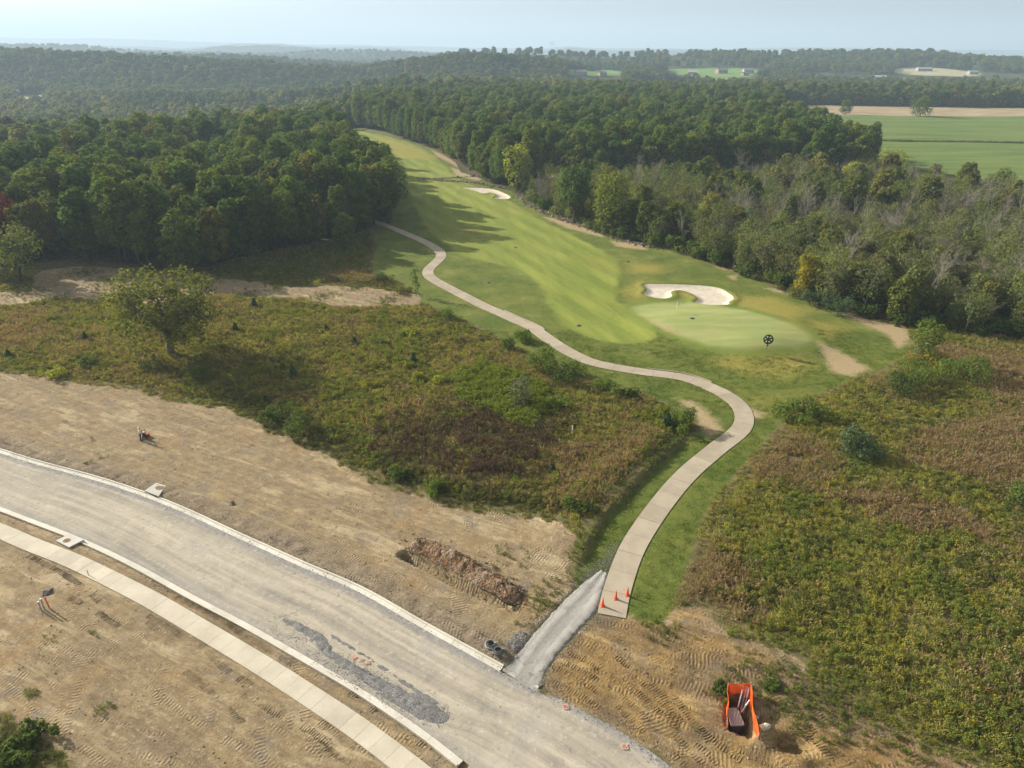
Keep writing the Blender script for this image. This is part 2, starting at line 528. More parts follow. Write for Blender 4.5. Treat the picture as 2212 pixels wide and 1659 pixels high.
BUNK1 = catmull(PL([(1391, 615), (1398, 626), (1391, 636), (1412, 643), (1436, 645), (1452, 640), (1449, 631), (1466, 627), (1487, 632), (1508, 645), (1501, 654),
           (1529, 658.5), (1571, 658.5), (1575, 652), (1585, 645), (1575, 634), (1550, 622), (1505, 616.5), (1455, 614.5), (1420, 614)]), 0.7, True)
BUNK2 = catmull(PL([(997, 406), (1029, 405.5), (1064, 409), (1085, 416), (1102, 425), (1095, 430), (1067, 429), (1074, 422), (1060, 416), (1043, 418), (1021, 411)]), 1.0, True)

DIRT_N = np.concatenate([KERB_N, PL([(1120, 1400), (1165, 1346), (1215, 1292), (1248, 1262), (1244, 1235), (1241, 1200), (1230, 1152), (1208, 1130), (1160, 1115), (1110, 1107),
           (1060, 1099), (1000, 1094), (940, 1084), (870, 1060), (800, 1030), (740, 1002), (680, 972), (620, 940), (560, 912), (520, 888), (470, 876), (400, 868), (330, 856),
           (250, 843), (150, 824), (60, 811), (0, 800), (-170, 785)])])
DIRT_S = np.concatenate([ROAD_S, PL([(1010, 1648), (1100, 1722), (1150, 1900), (-100, 1900), (-300, 1500), (-300, 1040)])])
DIRT_R = PL([(1176, 1492), (1182, 1448), (1232, 1386), (1280, 1336), (1300, 1328), (1352, 1336), (1400, 1342), (1440, 1345), (1462, 1312), (1500, 1312), (1545, 1330), (1570, 1368),
             (1640, 1402), (1722, 1432), (1765, 1470), (1840, 1490), (1870, 1530), (1920, 1572), (1990, 1612), (2060, 1640), (2150, 1690), (2300, 1800), (1800, 1900), (1420, 1625), (1330, 1570), (1262, 1532)])
LANE = catmull(PL([(-180, 640), (-60, 632), (60, 618), (90, 585), (200, 578), (330, 592), (460, 597), (560, 610), (640, 613), (720, 611), (800, 616), (860, 628), (893, 645), (880, 661),
             (800, 660), (700, 652), (600, 645), (500, 638), (430, 636), (330, 648), (250, 651), (120, 646), (0, 660), (-180, 672)]), 1.0, True)
CORNER = PL([(-60, 1530), (20, 1545), (60, 1585), (110, 1610), (165, 1650), (180, 1720), (-60, 1800)])
BARE = [PL(q) for q in (
    [(1800, 672), (1870, 670), (1950, 692), (1968, 735), (1940, 752), (1915, 722), (1870, 702)],
    [(1765, 735), (1790, 748), (1835, 770), (1878, 798), (1840, 812), (1800, 806), (1782, 778)],
    [(1465, 862), (1500, 868), (1548, 908), (1562, 932), (1530, 944), (1500, 900)],
    [(1170, 468), (1240, 477), (1315, 505), (1300, 512), (1225, 492)],
    [(975, 362), (1045, 380), (1035, 391), (985, 380)],
    [(1515, 560), (1560, 572), (1600, 588), (1560, 582)],
    [(1570, 596), (1592, 594), (1588, 606)],
    [(1650, 622), (1705, 626), (1690, 634)],
    [(1602, 880), (1622, 884), (1650, 892), (1640, 905), (1612, 898)],
    [(1320, 520), (1400, 530), (1395, 540), (1330, 532)],
    [(930, 322), (985, 348), (990, 362), (945, 338)],
    [(1400, 690), (1430, 700), (1470, 722), (1440, 715)],
    [(1355, 1335), (1352, 1350), (1300, 1350), (1292, 1335)])]
DRYLAWN = [PL(q) for q in (
    [(1560, 760), (1640, 755), (1720, 765), (1760, 790), (1700, 815), (1600, 805), (1540, 790)],
    [(1585, 640), (1660, 640), (1740, 665), (1720, 700), (1640, 672), (1580, 655)],
    [(1345, 625), (1390, 600), (1392, 650), (1365, 650)],
    [(1360, 570), (1430, 575), (1420, 590), (1360, 590)],
    [(1750, 690), (1830, 705), (1790, 730), (1755, 715)],
    [(1450, 632), (1490, 633), (1505, 648), (1480, 648)],
    [(800, 290), (900, 320), (940, 345), (860, 340)])]
PAST = PL([(1690, 240), (1790, 249), (2000, 250), (2400, 253), (2600, 300), (2600, 440), (2212, 412), (2060, 378), (1900, 352), (1800, 330), (1770, 290)])
HAY = PL([(1680, 226), (1800, 228), (2000, 231), (2400, 238), (2400, 253), (2000, 250), (1790, 249), (1690, 242)])
FIELDS = [PL(q) for q in (
    [(1225, 152), (1300, 150), (1345, 155), (1340, 163), (1270, 165), (1230, 162)],
    [(1440, 150), (1520, 147), (1610, 147), (1640, 152), (1620, 166), (1540, 168), (1470, 162)],
    [(1520, 171), (1660, 174), (1690, 181), (1560, 180)],
    [(1060, 146), (1140, 146), (1150, 151), (1070, 152)])]
TANF = [PL(q) for q in ([(1930, 148), (2000, 145), (2060, 150), (2130, 160), (2100, 166), (1990, 163), (1930, 158)],
                        [(1515, 169), (1600, 168), (1660, 172), (1560, 173)],
                        [(40, 206), (85, 207), (105, 213), (60, 216), (36, 212)])]
OAK_L = np.concatenate([PL([(-330, 525), (-150, 560), (-40, 590), (60, 575), (130, 556), (215, 566), (330, 584), (470, 574), (560, 553), (640, 533), (720, 518), (795, 493), (846, 474),
             (832, 440), (782, 404), (744, 365), (730, 338), (716, 312), (702, 300)]),
             np.array([P(x, y, 15) for x, y in [(712, 250), (690, 246), (600, 246), (450, 256), (300, 266), (150, 285), (60, 305), (0, 300), (-330, 300)]])])
OAK_R = np.concatenate([PL([(755, 276), (800, 280), (835, 288), (880, 305), (940, 325), (988, 354), (1030, 383), (1088, 404)]),
             np.array([P(x, y, u) for x, y, u in [(1105, 388, 4), (1180, 348, 8), (1300, 355, 8), (1400, 350, 8), (1560, 345, 8), (1700, 335, 8), (1800, 345, 8), (1860, 330, 9), (1885, 300, 12), (1790, 268, 14), (1705, 232, 14),
             (1690, 182, 16), (1500, 184, 16), (1200, 180, 16), (1000, 184, 16), (850, 190, 16), (765, 196, 16)]])])
SCRUB = np.concatenate([PL([(1105, 408), (1165, 447), (1245, 482), (1300, 506), (1420, 534), (1490, 556), (1570, 582), (1650, 612), (1740, 652), (1800, 672), (1880, 692), (1965, 708),
             (2050, 722), (2130, 730), (2212, 742), (2420, 775)]),
             np.array([P(x, y, u) for x, y, u in [(2420, 410, 6), (2212, 400, 6), (2060, 378, 7), (1920, 352, 7), (1860, 338, 8), (1800, 352, 8), (1700, 342, 8), (1560, 352, 8), (1400, 357, 8), (1300, 362, 8), (1180, 355, 8), (1112, 394, 4)]])])
MEADOW_A = PL([(-400, 600), (880, 600), (1000, 680), (1240, 795), (1440, 868), (1505, 925), (1240, 1260), (1180, 1140), (0, 880), (-400, 860)])
MEADOW_B = PL([(1900, 690), (2500, 770), (2700, 1300), (2600, 1900), (2000, 1800), (1380, 1350), (1480, 1100), (1660, 900), (1850, 800)])
MEADOW_C = PL([(460, 575), (800, 500), (830, 560), (850, 605), (870, 630), (700, 612), (560, 605), (470, 598)])

Z_MAROON = PL([(900, 905), (1000, 872), (1100, 878), (1185, 930), (1210, 1000), (1060, 1050), (880, 1010), (800, 960)])
Z_GREEN = PL([(955, 820), (1035, 792), (1110, 812), (1180, 845), (1215, 885), (1190, 905), (1120, 925), (1075, 885), (1000, 862)])
Z_RED = PL([(1245, 960), (1400, 945), (1425, 985), (1330, 1080), (1262, 1125), (1185, 1110), (1205, 1010)])
Z_DRY = [PL(q) for q in ([(1460, 1200), (1560, 1190), (1620, 1240), (1600, 1320), (1530, 1320), (1460, 1290)],
                         [(1690, 930), (1770, 960), (1790, 1040), (1700, 1040), (1620, 1030)],
                         [(1830, 1060), (1950, 1080), (2110, 1120), (2100, 1160), (1900, 1120)],
                         [(1930, 970), (2212, 900), (2300, 1050), (2150, 1040), (2000, 1010)],
                         [(2000, 740), (2300, 800), (2300, 880), (2160, 860), (2050, 800)],
                         [(700, 590), (800, 585), (820, 612), (720, 612)],
                         [(0, 680), (80, 670), (120, 720), (20, 760)])]
Z_DARKEDGE = PL([(470, 876), (520, 888), (560, 912), (620, 940), (740, 1002), (870, 1060), (1000, 1094), (1110, 1107), (1208, 1130), (1230, 1100), (1100, 1060), (960, 1040), (850, 1000), (700, 920), (600, 870), (480, 850)])
Z_TALLGREEN = PL([(1236, 1245), (1262, 1215), (1285, 1160), (1310, 1120), (1362, 1065), (1422, 1005), (1489, 945), (1470, 930), (1400, 990), (1330, 1065), (1280, 1110), (1240, 1170)])

BANK = resample(catmull(PL([(1240, 1240), (1262, 1213), (1285, 1160), (1312, 1118), (1362, 1063), (1422, 1003), (1489, 943)]), 0.4), step=0.4)
TRENCH = resample(catmull(PL([(874, 1197), (905, 1212), (950, 1233), (1000, 1262), (1050, 1284), (1092, 1302)]), 0.3), step=0.3)
PIT = PL([(1572, 1500), (1615, 1499), (1628, 1597), (1571, 1571)])
HOLE_C = P(1712, 1607)

road_n = offset(KERB_N, KERB_W - 0.02)
road_n = np.concatenate([road_n[:-1], ROAD_NE])
road_s = np.concatenate([ROAD_S, ROAD_SE])
road_poly = np.concatenate([offset(KERB_N, 0.02), ROAD_NE, ROAD_SE[::-1], offset(ROAD_S, KERB_W - 0.02)[::-1]])
walk_poly = np.concatenate([WALK, offset(WALK, WALK_W)[::-1]])
cart_poly = np.concatenate([offset(CART, -CART_W / 2), offset(CART, CART_W / 2)[::-1]])
track_poly = np.concatenate([TRACK_L, TRACK_R[::-1]])

def zones(x, y):
    """signed distances (m) of points to the kinds of ground; the detail z is the roughness put on the smooth land"""
    z = {}
    z['hard'] = np.maximum.reduce([sdf(q, x, y, 3.0) for q in (road_poly, walk_poly, cart_poly, track_poly)])
    z['lawn'] = sdf(LAWN, x, y)
    z['fair'] = sdf(FAIR, x, y)
    z['green'] = sdf(GREEN, x, y)
    z['bunk'] = np.maximum(sdf(BUNK1, x, y), sdf(BUNK2, x, y))
    dn = np.minimum(sdf(DIRT_S, x, y), -sdf(CORNER, x, y))
    wx = x + 3.2 * (fbm(x, y, 4.5, 3, 301) - 0.5); wy = y + 3.2 * (fbm(x, y, 4.5, 3, 302) - 0.5)
    lx = x + 9.0 * (fbm(x, y, 11, 3, 303) - 0.5); ly = y + 9.0 * (fbm(x, y, 11, 3, 304) - 0.5)
    z['dirt'] = np.maximum.reduce([np.where(z['hard'] > -1.0, sdf(DIRT_N, x, y), sdf(DIRT_N, wx, wy)), dn, np.where(z['hard'] > -1.0, sdf(DIRT_R, x, y), sdf(DIRT_R, wx, wy)), sdf(LANE, lx, ly)])
    z['bare'] = np.maximum.reduce([sdf(q, x, y) for q in BARE])
    z['dry'] = np.maximum.reduce([sdf(q, x, y) for q in DRYLAWN])
    z['past'] = sdf(PAST, x, y, 30.0)
    z['hay'] = sdf(HAY, x, y, 30.0)
    z['field'] = np.maximum.reduce([sdf(q, x, y, 60.0) for q in FIELDS])
    z['tanf'] = np.maximum.reduce([sdf(q, x, y, 60.0) for q in TANF])
    z['wood'] = np.maximum.reduce([sdf(q, x, y) for q in (OAK_L, OAK_R, SCRUB)])
    z['dr'] = sdf(DIRT_R, x, y)
    z['kb'] = 3.0 - line_dist(KERB_N, x, y, 6.0)[0]
    return z

def detail(x, y, z):
    """height of the ground over the smooth land: clods, ruts, sunken beds, trench and pits"""
    r = np.zeros(len(x))
    d = sstep(-0.6, 0.8, z['dirt']) * sstep(0.1, 0.9, -z['hard'])
    r += sstep(0.5, 2.5, z['dr']) * d * (0.24 * (fbm(x, y, 2.0, 3, 67) - 0.5) + 0.10 * (fbm(x, y, 0.8, 2, 68) - 0.5))
    r += d * (0.10 * (fbm(x, y, 1.1, 2, 3) - 0.5) + 0.07 * (fbm(x, y, 5, 2, 8) - 0.5))
    # ruts left by tracked machines, in patches
    k = sstep(0.5, 0.7, fbm(x, y, 9, 2, 77)) * d
    r += k * 0.05 * np.sin((x * 0.55 + y * 0.83 + 0.6 * fbm(x, y, 4, 2, 5)) * 2 * math.pi / 1.3)
    # a soil bank along the road side of the far kerb
    kd, _, _ = line_dist(KERB_N, x, y, 4.0)
    r += d * sstep(0.2, 0.7, kd) * (1 - sstep(1.2, 2.6, kd)) * 0.35 * fbm(x, y, 0.9, 2, 12) * (z['dirt'] > 0)
    m = sstep(0.0, 1.0, -z['lawn']) * sstep(0, 1, -z['dirt']) * sstep(0.2, 1.0, -z['hard'])
    near = 1 - sstep(200, 260, y)
    r += m * near * (0.35 * (fbm(x, y, 7, 3, 21) - 0.45))
    r -= 0.15 * sstep(-0.10, 0.30, z['hard'])
    for kl in (offset(KERB_N, 0.33), offset(ROAD_S, 0.33)):
        r -= 0.22 * (1 - sstep(0.30, 0.50, line_dist(kl, x, y, 3.0)[0]))
    # the tall grass left of the path end stands on a low bank above the mown strip
    bd, bt, bs = line_dist(BANK, x, y, 9.0)
    up = np.where(bs < 0, bd, -bd)
    r += 0.55 * sstep(-0.15, 0.35, up) * (1 - sstep(2.5, 8.0, bd)) * sstep(0.0, 0.12, bt) * (1 - sstep(0.9, 1.0, bt)) * (bd < 8.9)
    r -= 0.38 * sstep(-0.3, 1.4, z['bunk'])
    # bunker lips
    r += 0.22 * np.exp(-(z['bunk'] + 0.7) ** 2 / 0.5) * (z['bunk'] > -3)
    td, _, _ = line_dist(TRENCH, x, y, 4.0)
    r -= 1.0 * (1 - sstep(0.25, 0.7, td))
    r -= 1.15 * sstep(-0.1, 0.35, sdf(PIT, x, y, 3.0))
    r -= 0.8 * (1 - sstep(0.3, 1.0, np.hypot((x - HOLE_C[0]) / 1.5, y - HOLE_C[1])))
    # spoil thrown up round the pits
    r += 0.45 * np.exp(-((np.hypot((x - HOLE_C[0]) / 1.6, y - HOLE_C[1]) - 1.5) / 0.5) ** 2) * fbm(x, y, 1.2, 2, 4)
    # low swale and lip where the tall grass meets the mown lawn beside the path
    return r

def zs(x, y):
    """height of the finished ground at single points"""
    x = np.atleast_1d(np.asarray(x, float)); y = np.atleast_1d(np.asarray(y, float))
    return hs(x, y) + detail(x, y, zones(x, y))

# ------------------------------------------------------------------ ground material
def ground_material():
    t = NT('ground')
    p = t.pos()
    n1 = t.noise(0.9, p, 5, 0.6); n2 = t.noise(0.16, p, 4, 0.6); n3 = t.noise(4.5, p, 4, 0.65); n4 = t.noise(0.035, p, 4, 0.6)
    n5 = t.noise(12.0, p, 3, 0.7)
    def edge(nm, w, amp, nz, bias=0.0):
        d = t.math('ADD', t.attr(nm), t.math('MULTIPLY', t.math('SUBTRACT', nz, 0.5), amp))
        return t.rng(d, -w + bias, w + bias)
    wob = t.math('ADD', t.math('MULTIPLY', n1, 0.6), t.math('MULTIPLY', n3, 0.4))
    # soil under the weeds and the woods
    soil = t.mix(t.rng(n1, 0.35, 0.65), (0.10, 0.09, 0.038), (0.165, 0.14, 0.06))
    far = t.ramp(t.rng(n4, 0.3, 0.7), [(0.0, (0.030, 0.048, 0.016)), (0.5, (0.050, 0.065, 0.020)), (1.0, (0.09, 0.085, 0.03))])
    cd = t.n('ShaderNodeSeparateXYZ'); t.t.links.new(p, cd.inputs[0])
    col = t.mix(t.rng(cd.outputs[1], 230, 330), soil, far)
    litter = t.mix(t.rng(n1, 0.35, 0.7), (0.07, 0.05, 0.03), (0.17, 0.12, 0.075))
    col = t.mix(edge('wood', 1.5, 3.0, wob), col, litter)
    # mown grass: rough, then fairway, then putting green
    streak = t.noise(1.0, t.rotscale(p, -0.23, (0.30, 0.045, 1)), 4, 0.6, dist=0.3)
    rough = t.mix(t.rng(n2, 0.3, 0.7), (0.062, 0.098, 0.015), (0.130, 0.150, 0.027))
    rough = t.mix(t.rng(t.math('ADD', t.math('MULTIPLY', n3, 0.5), t.math('MULTIPLY', n1, 0.5)), 0.42, 0.62, 0, 0.55), rough, (0.16, 0.165, 0.042))
    fair = t.mix(t.rng(streak, 0.32, 0.68), (0.150, 0.190, 0.032), (0.222, 0.245, 0.048))
    fair = t.mix(t.rng(n2, 0.45, 0.75, 0, 0.6), fair, (0.170, 0.210, 0.036))
    sep = t.n('ShaderNodeSeparateXYZ'); t.t.links.new(t.rotscale(p, -0.45, (1, 1, 1)), sep.inputs[0])
    stripe = t.rng(t.math('SINE', t.math('MULTIPLY', sep.outputs[0], 1.0)), -0.30, 0.30, 0.93, 1.07)
    fair = t.mix(1.0, fair, t.n('ShaderNodeCombineColor').outputs[0], 'MULTIPLY')
    cc = [n for n in t.t.nodes if n.bl_idname == 'ShaderNodeCombineColor'][-1]
    for i in range(3): t.set(cc.inputs[i], stripe)
    grass = t.mix(edge('fair', 1.0, 3.0, n2), rough, fair)
    grass = t.mix(t.math('MULTIPLY', edge('dry', 2.5, 4.0, wob), 0.75), grass, t.mix(t.rng(n3, 0.35, 0.65), (0.21, 0.19, 0.035), (0.33, 0.27, 0.07)))
    grn = t.mix(t.rng(t.noise(0.25, t.mapv(p, (0.4, 1.6, 1)), 3), 0.35, 0.65), (0.215, 0.258, 0.085), (0.285, 0.298, 0.112))
    turf = t.noise(1.6, p, 6, 0.75)
    grass = t.mix(t.rng(turf, 0.52, 0.70, 0, 0.45), grass, t.mix(1.0, grass, (1.30, 1.22, 1.25), 'MULTIPLY'))
    grass = t.mix(t.rng(turf, 0.30, 0.48, 0.55, 0), grass, t.mix(1.0, grass, (0.66, 0.74, 0.62), 'MULTIPLY'))
    collar = t.math('MULTIPLY', edge('green', 0.5, 0.8, n2, -2.2), t.math('SUBTRACT', 1.0, edge('green', 0.5, 0.8, n2)))
    grass = t.mix(t.math('MULTIPLY', collar, 0.7), grass, (0.15, 0.195, 0.035))
    grass = t.mix(edge('green', 1.1, 1.6, n2), grass, grn)
    grass = t.mix(t.math('MULTIPLY', t.rng(n4, 0.52, 0.68), 0.30), grass, (0.23, 0.20, 0.045))
    baref = t.math('MULTIPLY', edge('bare', 0.9, 3.4, wob), 0.92)
    grass = t.mix(baref, grass, t.mix(t.rng(n3, 0.3, 0.7), (0.26, 0.185, 0.10), (0.43, 0.33, 0.20)))
    speck = t.math('MULTIPLY', t.rng(t.math('MULTIPLY', n2, n3), 0.345, 0.40), 0.5)
    grass = t.mix(speck, grass, (0.36, 0.30, 0.16))
    lawnf = edge('lawn', 0.25, 1.4, wob)
    col = t.mix(lawnf, col, grass)
    # farm land
    past = t.mix(t.rng(t.noise(0.05, t.mapv(p, (0.3, 1.5, 1)), 4), 0.3, 0.7), (0.085, 0.135, 0.032), (0.145, 0.185, 0.048))
    col = t.mix(edge('past', 1.0, 3.0, n2), col, past)
    hay = t.mix(t.rng(t.noise(0.09, t.mapv(p, (0.4, 1.3, 1)), 4), 0.3, 0.7), (0.25, 0.19, 0.105), (0.38, 0.30, 0.19))
    col = t.mix(edge('hay', 1.2, 3.0, n2), col, hay)
    col = t.mix(edge('field', 6.0, 10.0, n4), col, (0.14, 0.24, 0.05))
    col = t.mix(edge('tanf', 6.0, 10.0, n4), col, (0.36, 0.33, 0.20))
    # bare earth
    drag = t.noise(1.0, t.rotscale(p, 0.50, (0.35, 2.2, 1)), 5, 0.7, dist=0.5)
    drag2 = t.noise(1.0, t.rotscale(p, 0.42, (0.10, 0.42, 1)), 5, 0.65, dist=0.8)
    grit = t.noise(2.6, p, 5, 0.75)
    e1 = t.ramp(t.math('ADD', t.math('MULTIPLY', drag, 0.45), t.math('MULTIPLY', n1, 0.55)),
                [(0.28, (0.145, 0.108, 0.064)), (0.44, (0.235, 0.180, 0.108)), (0.56, (0.305, 0.238, 0.145)), (0.74, (0.42, 0.35, 0.23))])
    e1 = t.mix(t.rng(drag2, 0.52, 0.66, 0, 0.65), e1, (0.50, 0.42, 0.28))
    e1 = t.mix(t.rng(drag2, 0.34, 0.47, 0.55, 0), e1, (0.185, 0.142, 0.095))
    scr = t.noise(1.0, t.rotscale(p, 0.47, (0.14, 3.6, 1)), 4, 0.6, dist=0.9)
    e1 = t.mix(t.rng(scr, 0.30, 0.43, 0.42, 0), e1, (0.15, 0.112, 0.072))
    e1 = t.mix(t.rng(scr, 0.58, 0.70, 0, 0.30), e1, (0.47, 0.39, 0.26))
    # tread pressed into the soil by tracked machines, in lanes that follow their passes
    tread = None
    for rz, sd in ((0.52, 0.0), (0.20, 31.0), (1.25, 67.0)):
        q = t.n('ShaderNodeSeparateXYZ'); t.t.links.new(t.rotscale(p, rz, (1, 1, 1)), q.inputs[0])
        cl = t.n('ShaderNodeCombineXYZ'); t.set(cl.inputs[0], t.math('ADD', t.math('MULTIPLY', q.outputs[0], 0.055), sd)); t.set(cl.inputs[1], t.math('MULTIPLY', q.outputs[1], 0.75))
        ln = t.rng(t.noise(1.0, cl.outputs[0], 2, 0.5, dist=0.2), 0.56, 0.62)
        wob2 = t.math('MULTIPLY', t.noise(0.8, p, 2), 1.6)
        s_ = t.math('MULTIPLY', t.rng(t.math('SINE', t.math('ADD', t.math('MULTIPLY', q.outputs[0], 2 * math.pi / 0.30), wob2)), -0.6, 0.6, -1.0, 1.0), ln)
        tread = s_ if tread is None else t.math('ADD', tread, s_)
    tread = t.math('MULTIPLY', tread, t.rng(t.noise(0.5, p, 3), 0.45, 0.60))
    e1 = t.mix(t.rng(tread, 0.1, 0.9, 0, 0.42), e1, (0.45, 0.365, 0.24))
    e1 = t.mix(t.rng(tread, -0.9, -0.1, 0.5, 0), e1, (0.13, 0.095, 0.06))
    e1 = t.mix(t.rng(n2, 0.52, 0.72, 0, 0.6), e1, (0.29, 0.195, 0.095))
    e1 = t.mix(1.0, e1, (0.97, 0.935, 0.87), 'MULTIPLY')
    e1 = t.mix(t.rng(t.noise(0.3, p, 5, 0.7), 0.53, 0.66, 0, 0.65), e1, (0.20, 0.165, 0.128))
    e1 = t.mix(t.rng(grit, 0.56, 0.68, 0, 0.65), e1, (0.50, 0.42, 0.30))
    e1 = t.mix(t.rng(grit, 0.30, 0.44, 0.75, 0), e1, (0.125, 0.088, 0.055))
    e1 = t.mix(t.math('MULTIPLY', t.rng(t.math('ADD', t.attr('kb'), t.math('MULTIPLY', t.math('SUBTRACT', n1, 0.5), 5.0)), -0.6, 1.6), 0.6), e1, t.mix(t.rng(n3, 0.35, 0.65), (0.13, 0.105, 0.078), (0.26, 0.21, 0.155)))
    e1 = t.mix(t.rng(n3, 0.62, 0.72, 0, 0.6), e1, (0.52, 0.46, 0.35))
    e1 = t.mix(t.rng(n3, 0.27, 0.38, 0.6, 0), e1, (0.10, 0.070, 0.045))
    e2 = t.mix(1.0, e1, t.mix(t.rng(t.noise(0.12, p, 4, 0.6, dist=0.6), 0.42, 0.58), (0.98, 0.86, 0.62), (0.70, 0.66, 0.62)), 'MULTIPLY')
    e1 = t.mix(edge('dr', 0.8, 1.5, n1), e1, e2)
    col = t.mix(edge('dirt', 0.22, 1.5, wob), col, e1)
    sand = t.mix(t.rng(n1, 0.3, 0.7), (0.47, 0.415, 0.325), (0.57, 0.51, 0.41))
    col = t.mix(edge('bunk', 0.10, 0.15, n3), col, sand)
    h = t.math('ADD', t.math('MULTIPLY', n3, 0.6), t.math('MULTIPLY', n5, 0.4))
    h2 = t.math('ADD', t.math('MULTIPLY', drag, 1.0), t.math('MULTIPLY', n1, 0.7))
    bd = t.rng(edge('dirt', 0.3, 1.0, wob), 0, 1, 0.10, 0.22)
    flat = t.math('SUBTRACT', 1.0, t.math('MAXIMUM', edge('green', 0.5, 0.3, n2), edge('bunk', 0.3, 0.1, n2)))
    nb = t.bump(h, 0.8, t.math('MULTIPLY', bd, t.math('ADD', 0.12, t.math('MULTIPLY', flat, 0.88))))
    nb = t.bump(h2, 0.7, t.math('MULTIPLY', edge('dirt', 0.3, 1.0, wob), 0.12), nb)
    nb = t.bump(tread, 0.6, t.math('MULTIPLY', edge('dirt', 0.3, 1.0, wob), 0.05), nb)
    t.bsdf(col, 0.95, nb, 0, 0.1)
    return t.mat
M_GROUND = ground_material()

# ------------------------------------------------------------------ the land: one sheet, cut into its kinds
def axis_x():
    a = list(np.arange(-72, 82.01, 0.34))
    s = 0.34; x = a[-1]; r = []
    while x < 26000:
        s *= 1.035 if x < 320 else 1.06
        if x < 320: s = min(s, 4.5)
        x += s; r.append(x)
    s = 0.34; x = a[0]; l = []
    while x > -26000:
        s *= 1.035 if x > -320 else 1.06
        if x > -320: s = min(s, 4.5)
        x -= s; l.append(x)
    return np.array(l[::-1] + a + r)
def axis_y():
    a = list(np.arange(26, 128.01, 0.34)); s = 0.34; y = a[-1]; r = []
    while y < 30000:
        s = min(s * 1.03, 0.0048 * y) if y < 700 else s * 1.04
        y += s; r.append(y)
    l = []; y = 26; s = 0.6
    while y > -400: s *= 1.25; y -= s; l.append(y)
    return np.array(l[::-1] + a + r)
AX, AY = axis_x(), axis_y()
GX, GY = np.meshgrid(AX, AY)
gx = GX.ravel(); gy = GY.ravel()
GZ = zones(gx, gy)
gz = hs(gx, gy) + detail(gx, gy, GZ)
nx, ny = len(AX), len(AY)
ii = np.arange(ny - 1)[:, None] * nx + np.arange(nx - 1)[None, :]
ii = ii.ravel()
faces = np.stack([ii, ii + 1, ii + 1 + nx, ii + nx], 1)
dzx = np.gradient(gz.reshape(ny, nx), AX, axis=1).ravel(); dzy = np.gradient(gz.reshape(ny, nx), AY, axis=0).ravel()
nrm = np.stack([-dzx, -dzy, np.ones_like(gz)], 1); nrm /= np.linalg.norm(nrm, axis=1)[:, None]
fc = lambda k: GZ[k][faces].mean(1)
fcx, fcy = gx[faces].mean(1), gy[faces].mean(1)
kind = np.zeros(len(faces), int)                   # 0 meadow
kind[fcy > 330] = 1                                # far land
kind[fc('wood') > 0] = 2
kind[fc('lawn') > 0] = 3
kind[(fc('fair') > 0) & (fc('lawn') > 0)] = 4
kind[fc('green') > 0] = 5
kind[fc('dirt') > 0] = 6
kind[np.maximum(fc('past'), 0) > 0] = 7
kind[fc('hay') > 0] = 8
kind[(fc('field') > 0) | (fc('tanf') > 0)] = 9
kind[fc('bunk') > 0] = 10
names = ['meadow_ground', 'far_land', 'woodland_floor', 'mown_rough', 'fairway', 'putting_green', 'bare_earth', 'pasture', 'hay_field', 'far_field', 'sand_bunker']
for k, nm in enumerate(names):
    fk = faces[kind == k]
    if len(fk) == 0: continue
    u, inv = np.unique(fk, return_inverse=True)
    me = fast_mesh(nm, np.stack([gx[u], gy[u], gz[u]], 1), inv.reshape(-1, 4), [M_GROUND], True,
                   {q: GZ[q][u] for q in GZ if q != 'hard'})
    me.normals_split_custom_set_from_vertices(nrm[u])
    tag(link(bpy.data.objects.new(nm, me)), kind='structure')

# the two bunkers' sand is cut out above as one sheet of sand; wooded ridges close the view
def ridge(name, pts, depth, seed, col):
    """a long wooded hill: crest points (x, y, height), sloping down towards the viewer and away"""
    pts = np.array(pts, float)
    n = 260; s = np.linspace(0, 1, n)
    q = np.linspace(0, 1, len(pts))
    cx = np.interp(s, q, pts[:, 0]); cyy = np.interp(s, q, pts[:, 1])
    k = np.array([1, 4, 6, 4, 1]) / 16.0
    ch = np.interp(s, q, pts[:, 2])
    ch = np.convolve(np.pad(ch, 2, mode='edge'), k, 'valid')
    ch = ch * (0.86 + 0.28 * fbm(s * 40, s * 0 + seed, 3.0, 4, seed))
    m = 26; rows = np.linspace(-1, 1, m)
    V = []
    for r in rows:
        prof = (0.5 + 0.5 * np.cos(np.clip(r, -1, 1) * math.pi)) ** 0.8
        yy = cyy + r * depth
        zz = ch * prof * (0.9 + 0.25 * (fbm(cx, yy, depth * 0.5, 3, seed + 3) - 0.5)) - 12 + 9 * (fbm(cx, yy, 45, 2, seed + 9)) * (prof > 0.02)
        V.append(np.stack([cx, yy, zz], 1))
    V = np.concatenate(V)
    i = (np.arange(m - 1)[:, None] * n + np.arange(n - 1)[None, :]).ravel()
    F = np.stack([i, i + 1, i + 1 + n, i + n], 1)
    o = link(bpy.data.objects.new(name, fast_mesh(name, V, F, [M_HILL], False)))
    tag(o, kind='structure')
def hill_material():
    t = NT('wooded_hills'); p = t.pos()
    c = t.ramp(t.noise(0.012, p, 5, 0.7), [(0.3, (0.028, 0.045, 0.018)), (0.55, (0.05, 0.065, 0.025)), (0.75, (0.08, 0.085, 0.035))])
    t.bsdf(c, 0.95, t.bump(t.noise(0.05, p, 4, 0.7), 1.0, 12.0), 0, 0.05)
    return t.mat
M_HILL = hill_material()
def crest(dist, pts, base=0.0):
    """crest points given as (x in the photograph, height above the flat horizon line in its px) at a distance"""
    out = []
    for px, up in pts:
        k = 1024 / 2212.0
        x = (px * k - 512) / 711.0 / math.cos(math.radians(PITCH)) * dist
        hz = 45 + up * k / 711.0 * math.cos(math.radians(PITCH)) ** 2 * dist + 12
        out.append((x, dist, max(hz, 8)))
    return out
